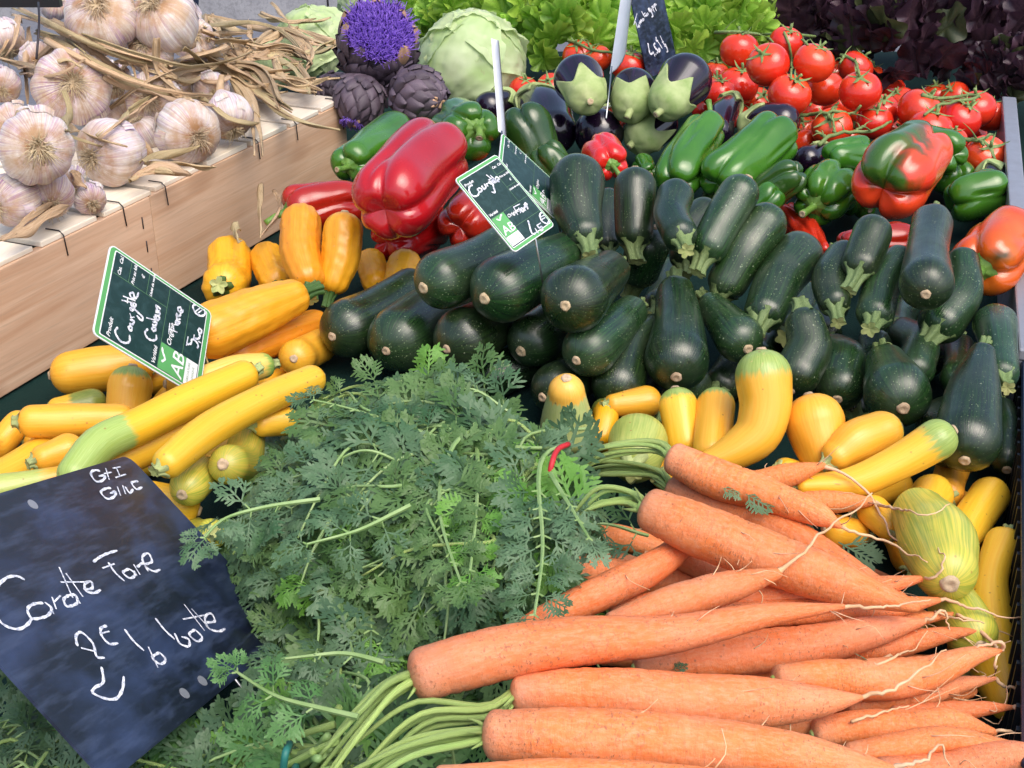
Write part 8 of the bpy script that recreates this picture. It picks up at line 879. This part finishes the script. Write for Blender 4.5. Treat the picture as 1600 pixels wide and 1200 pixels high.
def greens(G, hmax, hmin, nf, name, label, sc, seeds, low=.2):
    g = Greens(); poly = G['poly']; org = np.array(G['org']); xs = [q[0] for q in poly]; ys = [q[1] for q in poly]; c = 0
    while c < nf:
        e = np.array([RS.uniform(min(xs), max(xs)), RS.uniform(min(ys), max(ys))])
        if not inside(e, poly): continue
        ed = edge_d(e, poly); lay = c / nf; hh = TZ + hmin + (hmax - hmin) * min(1, ed / .05) ** .6 * (.45 + .55 * lay)
        v = org[:2] - e; dist = np.linalg.norm(v); v /= dist; L = min(dist, RS.uniform(.05, .10)); ang = RS.normal(0, .42); v2 = np.array([v[0] * math.cos(ang) - v[1] * math.sin(ang), v[0] * math.sin(ang) + v[1] * math.cos(ang)])
        b = e + v2 * L; hb = hh + RS.uniform(-.008, .012); m = (b + e) / 2
        P = [np.array([*b, hb - .012]), np.array([*m, max(hh, hb) + RS.uniform(.0, .012)]), np.array([*e, hh - RS.uniform(0, .012)])]
        g.frond(P, sc * RS.uniform(.7, 1.2), RS.rand() < .08, .12, .021); c += 1
    for P, br in seeds: g.frond(np.array(P), sc * .72, br, .35, .014, .0020)
    root = empty(name, (float(np.mean(xs)), float(np.mean(ys)), TZ)); tag(root, label, 'carrot leaves', 'carrot leaves', 'stuff')
    for a_, nm, mt in ((g.leaf, 'leaflets', CGREEN), (g.mid, 'green_leaflets', CMID), (g.bright, 'fresh_leaflets', CBRIGHT), (g.stalk, 'frond_stalks', FSTALK)):
        if a_.V: tag(a_.obj(nm, mt, root, False), kind='stuff')
    for k in range(60):
        e = np.array([RS.uniform(min(xs), max(xs)), RS.uniform(min(ys), max(ys))])
        if not inside(e, poly): continue
        v = org[:2] - e; v /= np.linalg.norm(v); L = RS.uniform(.04, .12); hh = TZ + hmin + (hmax - hmin) * min(1, edge_d(e, poly) / .05) ** .6 + RS.uniform(.002, .010); pv = np.array([-v[1], v[0]]) * RS.normal(0, .018)
        P = [np.array([*(e + v * L), hh - .006]), np.array([*(e + v * L * .5 + pv), hh + .006]), np.array([*(e - pv), hh - .004]), np.array([*(e - v * .02 - pv * 2), hh - .022])]
        a_ = Acc(); a_.tube(smooth_path(P, 16), np.linspace(.0017, .0008, 16), 6); a_.obj('stalk', FSTALK if k % 3 else STALK, root)
    # a few long stalks gathered at the tie
    for k in range(26):
        e = np.array(poly[RS.randint(len(poly))]) * .5 + np.array([np.mean(xs), np.mean(ys)]) * .5 + RS.normal(0, .03, 2); o = org + RS.normal(0, 1, 3) * [.004, .014, .008]; m = np.array([*(o[:2] * .55 + e * .45), TZ + hmax * .8 + RS.uniform(-.02, .01)])
        a_ = Acc(); a_.tube(smooth_path([o, m, np.array([*e, TZ + hmax * .75])], 14), np.linspace(.0024, .0012, 14), 6); o_ = a_.obj('stalk', STALK if k % 2 else FSTALK, root)
    return root
F_ = FRONDS
greens(GREENS1, .112, .02, 330, 'carrot_greens', 'mass of feathery grey green carrot leaves tied with a red band', .040, [(F_[0], False), (F_[1], False), (F_[2], True), (F_[3], False), (F_[4], False), (F_[5], False), (F_[6], False)])
greens(GREENS2, .075, .01, 230, 'carrot_greens', 'feathery carrot leaves under and beside the big slate', .037, [(F_[7], False), (F_[8], False)])
for P, mat, nm, lb in ((BANDS[0], REDB, 'rubber_band', 'red rubber band round the upper carrot stalks'), (BANDS[1], GRNB, 'rubber_band', 'dark green band round the lower carrot stalks')):
    P = smooth_path(P, 20); T, N, B = frames(P); P = np.array(P); back = P[::-1] + np.array([-.0, .012, -.028]); a = Acc(); a.tube(np.concatenate([P, smooth_path([P[-1], (P[-1] + back[0]) / 2 - [0, 0, .006], back[0]], 5)[1:-1], back]), .0022, 8); tag(a.obj(nm, mat), lb, 'band')
# ------------------------------------------------------------------ lettuces
def frilly(rs, lobes=7, ruf=.14, nr=8, na=72):
    V, A_ = [], []; ph = rs.uniform(0, 6, 6)
    for i in range(nr):
        q = (i + .02) / (nr - 1)
        for j in range(na):
            f = j / na * 2 * math.pi; back = max(0, -math.sin(f)); o = (.95 + .20 * (abs(math.sin(lobes * f / 2 + ph[0])) ** .6 - .7) + .07 * abs(math.sin(lobes * 1.5 * f + ph[1])) ** .6 + .06 * math.sin(2 * f + ph[5])) * (1 - .35 * back)
            x = .47 * o * q * math.cos(f) * (1 - .45 * back); y = .50 + .52 * o * q * math.sin(f); e = q ** 2.2
            z = .10 * y * y - .22 * x * x + .28 * max(0, y - .6) ** 1.5 + ruf * e * (1 - .7 * back) * (math.sin((lobes + 2) * f + ph[2]) + .35 * math.sin((lobes * 2 + 1) * f + ph[3])) + .04 * math.sin(6 * x + ph[4]) * q - .05 * math.exp(-(x / .05) ** 2)
            V.append((x * (1 + .25 * ruf * e * math.sin(lobes * 1.5 * f)), y, z)); A_.append((x * 2, y, e))
    return np.array(V), grid_faces(nr, na), np.array(A_)
def leaf_meshes(n, mat, **k):
    out = []
    for i in range(n):
        V, F, A_ = frilly(RS, **k); me = bpy.data.meshes.new('leaf'); me.from_pydata(V.tolist(), [], F); at = me.attributes.new('vc', 'FLOAT_VECTOR', 'POINT'); at.data.foreach_set('vector', A_.astype(np.float32).ravel()); me.polygons.foreach_set('use_smooth', [True] * len(me.polygons)); me.materials.append(mat); out.append(me)
    return out
LM = {'green': leaf_meshes(7, LGREEN, lobes=8, ruf=.07), 'red': leaf_meshes(7, LRED, lobes=4, ruf=.07) + leaf_meshes(1, LRG, lobes=4, ruf=.07)}
def basis(d, up):
    d = np.array(d, float) / np.linalg.norm(d); x = np.cross(d, up); x /= np.linalg.norm(x) + 1e-9; z = np.cross(x, d); return x, d, z
def child(name, me, par, pos, x, y, z, sc):
    o = bpy.data.objects.new(name, me); C.objects.link(o); o.parent = par
    o.matrix_local = Matrix(((x[0] * sc, y[0] * sc, z[0] * sc, pos[0]), (x[1] * sc, y[1] * sc, z[1] * sc, pos[1]), (x[2] * sc, y[2] * sc, z[2] * sc, pos[2]), (0, 0, 0, 1))); return o
for kind, c, r, label in LETTUCE:
    c = np.array(c); root = empty('lettuce', (c[0], c[1], max(TZ + .002, c[2] - r))); tag(root, label, 'lettuce', 'lettuces along the back of the stall'); b0 = c - np.array(root.location)
    if kind in ('green', 'red'):
        n = 120
        for i in range(n):
            q = (i + .5) / n; ph = i * 2.39996 + RS.uniform(-.2, .2); el = math.radians(-25 + 112 * q ** .75 + RS.normal(0, 6)); dr = np.array([math.cos(ph) * math.cos(el), math.sin(ph) * math.cos(el), math.sin(el)])
            base = b0 - np.array([0, 0, r * .45]) + dr * r * (.62 + .22 * RS.rand()); L = r * RS.uniform(.50, .72) * (1 if q < .8 else .85)
            d = np.array([0, 0, .8]) + dr * .35 + RS.normal(0, .28, 3); x, y, z = basis(d, dr + np.array([0, 0, .35]) + RS.normal(0, .28, 3)); ml = LM[kind]; child('leaf', ml[RS.randint(len(ml))], root, base, x, y, z, L)
    else:
        sd = RS.uniform(0, 40)
        for i in range(9):
            ph = i * 2.39996 + sd; el = math.radians(RS.uniform(5, 50)); n_ = np.array([math.cos(ph) * math.cos(el), math.sin(ph) * math.cos(el), math.sin(el)]); up = np.array([0, 0, 1.]); x, y, z = basis(up - n_ * (up @ n_) + 1e-3, n_)
            nu = 40; U, W_ = np.meshgrid(np.linspace(-1.2, 1.0, nu), np.linspace(-1, 1, nu), indexing='ij'); rr = r * (1.0 - .016 * i); th = U * 1.15; wd = np.clip((U + 1.35) / 1.2, .25, 1); pw = W_ * 1.25 * wd
            D_ = np.cos(th)[..., None] * np.cos(pw)[..., None] * n_ + np.sin(th)[..., None] * y + (np.cos(th) * np.sin(pw))[..., None] * x; e = np.maximum(np.clip(U, 0, 1), np.abs(W_)) ** 9
            fan = W_ / np.clip(U + 1.6, .3, 3); vein = .050 * np.exp(-(W_ / .05) ** 2) * (1.2 - U) * .5 + .024 * np.exp(-(np.sin(fan * 14 + sd) / .25) ** 2) * (1 - .4 * U); R_ = rr * (1 + .022 * nz(D_ * 2.6, sd + i) + .010 * nz(D_ * 7, sd) + vein + e * (.05 + .06 * nz(D_ * 8, sd + i * 3) + .03 * nz(D_ * 17, sd)) + .012 * nz(D_ * 15, sd + i) + .016 * nz(D_ * 7.5, sd + 2 * i))
            mk('leaf', np.array(root.location) + b0 + (D_ * R_[..., None]).reshape(-1, 3), grid_faces(nu, nu, False), LPALE, root, np.stack([W_, U, e], -1).reshape(-1, 3))
# ------------------------------------------------------------------ artichokes
def bract_mesh(mat):
    V = []; nu, nv = 8, 7
    for sgn in (1, -1):
        for i in range(nu):
            u = i / (nu - 1); w = .42 * math.sin(math.pi * min(1, .18 + .82 * u) * .98) ** .75 * (1 if u < .5 else 1 - .25 * (u - .5))
            for j in range(nv):
                v = j / (nv - 1) * 2 - 1; V.append((v * w, u - .06 * v * v, .22 * u * (1 - u) * 1.6 - .16 * v * v * (1 - .3 * u) - .10 * u * u + sgn * .045 * (1 - v * v) * (1 - .6 * u)))
    F = grid_faces(nu, nv, False); F += [[k + nu * nv for k in f[::-1]] for f in F[:]]
    me = bpy.data.meshes.new('bract'); me.from_pydata(V, [], F); me.polygons.foreach_set('use_smooth', [True] * len(me.polygons)); me.materials.append(mat); return me
BM, BM2 = bract_mesh(BRACT), bract_mesh(BRACT2)
for kind, c, r, ax, label in ARTICHOKES:
    c = np.array(c); ax = np.array(ax); root = empty('artichoke', (c[0], c[1], c[2] - r)); tag(root, label, 'artichoke', 'purple artichokes'); b0 = c - np.array(root.location)
    u, _, b = basis(ax, np.array([.2, .4, .9])); n = 70; mx = .60 if kind == 'flower' else .97
    s = Sweep([[*(c - ax * r * .25), r * .80], [*(c + ax * r * .15), r * .74]], .8, .5 if kind == 'flower' else 1., nc=7, nm=5, ns=20); V, F, vc = s.build(); mk('heart', V, F, BRACT, root, vc)
    for i in range(n):
        q = (i + .5) / n; ph = i * 2.39996; th = math.radians(150) * (1 - q * mx); n_ = ax * math.cos(th) + (u * math.cos(ph) + b * math.sin(ph)) * math.sin(th); tang = ax - n_ * (ax @ n_); tang /= np.linalg.norm(tang) + 1e-6
        x, y, z = basis(tang + n_ * (.26 + (.35 if kind == 'flower' and q > .8 else 0)) + RNG.normal(size=3) * .06, n_); child('bract', BM2 if (q > .9 and random.random() < .7) else BM, root, b0 + n_ * r * .80 - tang * r * .18, x, y, z, r * random.uniform(.62, .76))
    if kind == 'flower' or 'tuft' in label:
        a = Acc(); N_ = 2600 if kind == 'flower' else 350; fr = r * (.92 if kind == 'flower' else .35)
        for i in range(N_):
            q = math.sqrt((i + .5) / N_); ph = i * 2.39996; rad = u * math.cos(ph) + b * math.sin(ph); base = c + ax * r * (.52 if kind == 'flower' else .8) + rad * fr * q * .72; L = r * (.20 + .22 * q * q) * random.uniform(.8, 1.15) * (1 if kind == 'flower' else .8); d = ax * (1. - .25 * q) + rad * (.55 * q ** 2) + RNG.normal(size=3) * .12
            d2 = d + RNG.normal(size=3) * .3; a.tube([base, base + d * L * .6, base + d * L * .6 + d2 * L * .35], [.0007, .0006, .0004], 3)
        tag(a.obj('florets', FLOR, root), kind='stuff')
# ------------------------------------------------------------------ signs
def plate(acc, fr, x0, x1, y0, y1, z0, z1, rc=.0, ns=5):
    """rounded rectangle slab in the sign's frame: x right, y down from the top left corner, metres"""
    pts = []
    if rc <= 0: pts = [(x0, y0), (x1, y0), (x1, y1), (x0, y1)]
    else:
        for cx, cy, a0 in ((x1 - rc, y0 + rc, -90), (x1 - rc, y1 - rc, 0), (x0 + rc, y1 - rc, 90), (x0 + rc, y0 + rc, 180)):
            for k in range(ns + 1): a_ = math.radians(a0 + 90 * k / ns); pts.append((cx + rc * math.cos(a_), cy + rc * math.sin(a_)))
    n = len(pts); V = [fr(x, y, z) for z in (z0, z1) for x, y in pts]; F = [list(range(n)), list(range(2 * n - 1, n - 1, -1))] + [[k, k + n, (k + 1) % n + n, (k + 1) % n] for k in range(n)]
    acc.add(V, F, np.array([((x - x0) / (x1 - x0) * 3, (y - y0) / (y1 - y0) * 3, 0) for z in (0, 1) for x, y in pts]))
def stroke(acc, fr, P, w, z, ns=None):
    P = np.array(P, float)
    if len(P) > 2: 
        Q = np.c_[P, np.zeros(len(P))]; P = smooth_path(Q, max(6, 5 * len(P)))[:, :2]
    T = np.gradient(P, axis=0); T /= np.linalg.norm(T, axis=1)[:, None] + 1e-9; N = np.c_[-T[:, 1], T[:, 0]]; ww = w * .5 * (1 + .18 * np.sin(np.arange(len(P)) * 1.3)); ww[0] *= .6; ww[-1] *= .5
    V = [fr(*q, z) for k in range(len(P)) for q in (P[k] - N[k] * ww[k], P[k] + N[k] * ww[k])]; acc.add(V, grid_faces(len(P), 2, False))
def frame_of(pose):
    c = np.array(pose['c']); rx = np.array(pose['rx']); ry = np.array(pose['ry']); rz = np.cross(rx, ry); w, h = pose['w'], pose['h']; o = c - rx * w / 2 + ry * h / 2
    return (lambda x, y, z: o + rx * x - ry * y + rz * z), w, h, rx, ry, rz, c
def text(acc, fr, s, x, y, size, z, shear=0., bold=0., rot=0.):
    cu = bpy.data.curves.new('t', 'FONT'); cu.body = s; cu.size = size; cu.shear = shear; cu.offset = bold; cu.resolution_u = 2; ob = bpy.data.objects.new('t', cu); C.objects.link(ob)
    me = bpy.data.meshes.new_from_object(ob.evaluated_get(bpy.context.evaluated_depsgraph_get())); co = np.zeros(len(me.vertices) * 3); me.vertices.foreach_get('co', co); co = co.reshape(-1, 3); Fc = [list(p.vertices) for p in me.polygons]
    if len(co): acc.add([fr(x + p[0], y - p[1], z) for p in co], Fc)
    bpy.data.objects.remove(ob); bpy.data.curves.remove(cu); bpy.data.meshes.remove(me)
def slate(S, label, sw, rc):
    fr, w, h, rx, ry, rz, c = frame_of(S['pose']); root = empty('chalk_slate', (c[0], c[1], float(c[2] - h / 2 * abs(ry[2]) - w / 2 * abs(rx[2])))); tag(root, label, 'price sign')
    a = Acc(); plate(a, fr, 0, w, 0, h, -.0018, 0, rc); a.obj('board', SLATE, root, False); a = Acc()
    for s in S['st']: stroke(a, fr, [(x * w, y * h) for x, y in s], sw, .0003)
    tag(a.obj('handwriting', CHALK, root, False), kind='stuff')
    for x, y in S['holes']: a = Acc(); plate(a, fr, x * w - .004, x * w + .004, y * h - .004, y * h + .004, 0, .0004, .0039); a.obj('hole', RAILM, root, False)
    a = Acc(); p0 = fr(w * .5, h - .012, -.003); p0 = fr(w * .62, h - .02, -.0035); p1 = np.array(S['pin'][0]); p2 = np.array(S['pin'][1]); 
    a.tube(smooth_path([p0, p0 * .6 + fr(w * .62, h + .01, -.002) * .4, fr(w * .62, h + .012, -.004), fr(w * .63, h + .05, -.01)], 8), .0011, 6); a.obj('pin', WIRE, root)
slate(SLATE1, 'large blue black slate chalked with carrot price stuck in the carrot leaves', .0020, .010)
slate(SLATE2, 'narrow slate chalked with the tomato price behind the aubergines', .0030, .004)
def label(S, lb, sw):
    fr, w, h, rx, ry, rz, c = frame_of(S['pose']); root = empty('price_label', (c[0], c[1], float(c[2] - h / 2 * abs(ry[2]) - w / 2 * abs(rx[2])))); tag(root, lb, 'price label', 'green bordered price labels'); k = w / .0937
    rc = .006 * k; a = Acc(); plate(a, fr, 0, w, 0, h, -.0012, 0, rc); a.obj('board', WHITE, root, False)
    a = Acc(); plate(a, fr, .0012 * k, w - .0012 * k, .0012 * k, h - .0012 * k, 0, .00025, rc * .8); a.obj('border', LGRN, root, False)
    a = Acc(); plate(a, fr, .0032 * k, w - .0032 * k, .0060 * k, h - .0062 * k, .00025, .0004, .002 * k); a.obj('inner_line', WHITE, root, False)
    a = Acc(); plate(a, fr, .0042 * k, w - .0042 * k, .0072 * k, h - .0074 * k, .0004, .0006, .0015 * k); a.obj('panel', LBOARD, root, False)
    a = Acc(); z = .0008
    for P in (((.05, .57), (.95, .57)), ((.33, .775), (.95, .775)), ((.72, .065), (.72, .57)), ((.72, .20), (.95, .20)), ((.72, .37), (.95, .37)), ((.33, .57), (.33, .775))): stroke(a, fr, [(x * w, y * h) for x, y in P], .0006 * k, z)
    tag(a.obj('ruling', RULE, root, False), kind='stuff')
    a = Acc(); sz = .0062 * k
    for s, x, y, q in (('Produit', .06, .135, 1), ('Cat.  Cal.', .73, .125, .85), ('Prix au kilo', .725, .25, .78), ('€', .86, .33, .8), ('Unité de vente', .725, .42, .66), ('Variété', .06, .545, 1), ('Origine', .34, .66, 1.25)): text(a, fr, s, x * w, y * h, sz * q, z, .25, .00012 * k)
    tag(a.obj('lettering', WHITE, root, False), kind='stuff')
    am = Acc(); plate(am, fr, .048 * w, .33 * w, .575 * h, .82 * h, .0006, .0009, 0); mo = am.obj('certification_mark', LGRN, root, False)
    am = Acc(); plate(am, fr, .048 * w, .33 * w, .822 * h, .935 * h, .0006, .0009, 0); am.obj('certification_strip', WHITE, root, False)
    a = Acc(); text(a, fr, 'AB', .06 * w, .80 * h, .0205 * k, .0011, .15, .00015 * k); stroke(a, fr, [(.13 * w, .60 * h), (.17 * w, .625 * h), (.24 * w, .595 * h), (.28 * w, .585 * h)], .0022 * k, .0011); a.obj('mark_letters', WHITE, mo, False)
    a = Acc(); text(a, fr, 'AGRICULTURE', .055 * w, .862 * h, .0034 * k, .0011); text(a, fr, 'BIOLOGIQUE', .055 * w, .905 * h, .0034 * k, .0011); tag(a.obj('strip_letters', RULE, root, False), kind='stuff')
    a = Acc()
    for s in S['st']: stroke(a, fr, [(x * w, y * h) for x, y in s], sw, .0010)
    tag(a.obj('handwriting', CHALK, root, False), kind='stuff')
    a = Acc(); p1 = fr(w * .55, h + .004, -.003); a.tube([fr(w * .55, h * .88, -.0022), fr(w * .55, h, -.003), p1 - [0, 0, .012], p1 + ry * -.015 - [0, 0, .06]], .0010, 6); a.obj('pin', WIRE, root)
label(LABEL1, 'green price label for coloured courgettes leaning by the wooden crate', .0021)
label(LABEL2, 'green price label for courgettes above the dark stack, the front one', .0016)
label(LABEL3, 'green price label partly hidden behind another, next to a dark courgette', .0012)
for S, lb in ((TAG1, 'blank white tag back seen edge on between green peppers'), (TAG2, 'blank white tag on a long wire pin above the aubergines')):
    q = [np.array(p) for p in S['a']]; root = empty('blank_tag', S['pin'][1]); tag(root, lb, 'price tag'); nrm = np.cross(q[1] - q[0], q[3] - q[0]); nrm /= np.linalg.norm(nrm); V = []; nu = 9
    for sg in (1, -1):
        for i in range(nu):
            t = i / (nu - 1)
            for j in range(4): s_ = j / 3; V.append((q[0] * (1 - t) + q[3] * t) * (1 - s_) + (q[1] * (1 - t) + q[2] * t) * s_ + nrm * (.0006 * sg + .004 * math.sin(math.pi * s_)))
    F = grid_faces(nu, 4, False); F += [[k + nu * 4 for k in f[::-1]] for f in F[:]]; mk('board', V, F, WHITE, root); a = Acc(); a.tube(S['pin'], .0012, 6); a.obj('pin', WIRE, root)
# ------------------------------------------------------------------ small surroundings
b = np.array(MISC['bucket']); root = empty('bucket', (b[0], b[1], 0.001)); tag(root, 'dark blue ribbed plastic bucket standing on the road behind the stall', 'bucket')
V = []; ns = 48; pr = [(.0, .0), (.15, 0), (.16, .01), (.20, .42), (.215, .43), (.215, .46), (.20, .46), (.19, .44), (.155, .03), (0, .03)]
for r_, z_ in pr:
    for j in range(ns): an = j / ns * 6.283; f = 1 + (.012 if j % 4 < 2 else 0); V.append((b[0] + math.cos(an) * r_ * f, b[1] + math.sin(an) * r_ * f, z_ + .001))
mk('body', V, grid_faces(len(pr), ns), BLUEP, root, smooth=False)
a = Acc(); a.tube([(b[0] - .21, b[1], .44), (b[0] - .12, b[1] - .14, .40), (b[0], b[1] - .20, .38), (b[0] + .12, b[1] - .14, .40), (b[0] + .21, b[1], .44)], .005, 6); a.obj('handle', WIRE, root)

q0, q1 = (np.array(q) for q in MISC['bar']); root = empty('black_bar', (float(q0[0] - .25), float(q0[1]), 0.002)); tag(root, 'black metal bar on a post above the garlic bulbs', 'bar')
a = Acc(); a.box((q0 + q1) / 2 - (q1 - q0) * .2, (q1 - q0) * .7, (0, .004, 0), (0, 0, .004)); bar_ = a.obj('bar', BLACKP, root, False)
a = Acc(); a.box((q0[0] - .25, q0[1] - .01, .70), (.012, 0, 0), (0, .012, 0), (0, 0, .698)); a.obj('post', BLACKP, root, False)
a = Acc(); a.tube(smooth_path(MISC['wire'], 8), .0010, 6); a.obj('wire', STAPLE, root)

for i, (P, d, k) in enumerate(BITS):
    V, F = PT[i % len(PT)]; d = np.array(d); d /= np.linalg.norm(d); up = np.array([0, -.5, 1.]); x = np.cross(d, up); x /= np.linalg.norm(x); z = np.cross(x, d); V = V.copy(); V[:, 2] *= .4
    o = mk('leaf_fragment', np.array(P) + (V[:, :1] * x + V[:, 1:2] * d + V[:, 2:3] * z) * k, F, CGREEN, None, None, False); tag(o, ('tiny torn carrot leaf on the uppermost carrot', 'torn carrot leaf between the two upper carrots', 'dark carrot leaf scrap lying behind the thickest upper carrot', 'limp carrot leaf scrap at the tips of the upper carrots', 'tiny green leaf scrap between the long and the straight carrot', 'green leaf speck among the carrot roots')[i], 'leaf scrap', 'carrot leaf scraps')
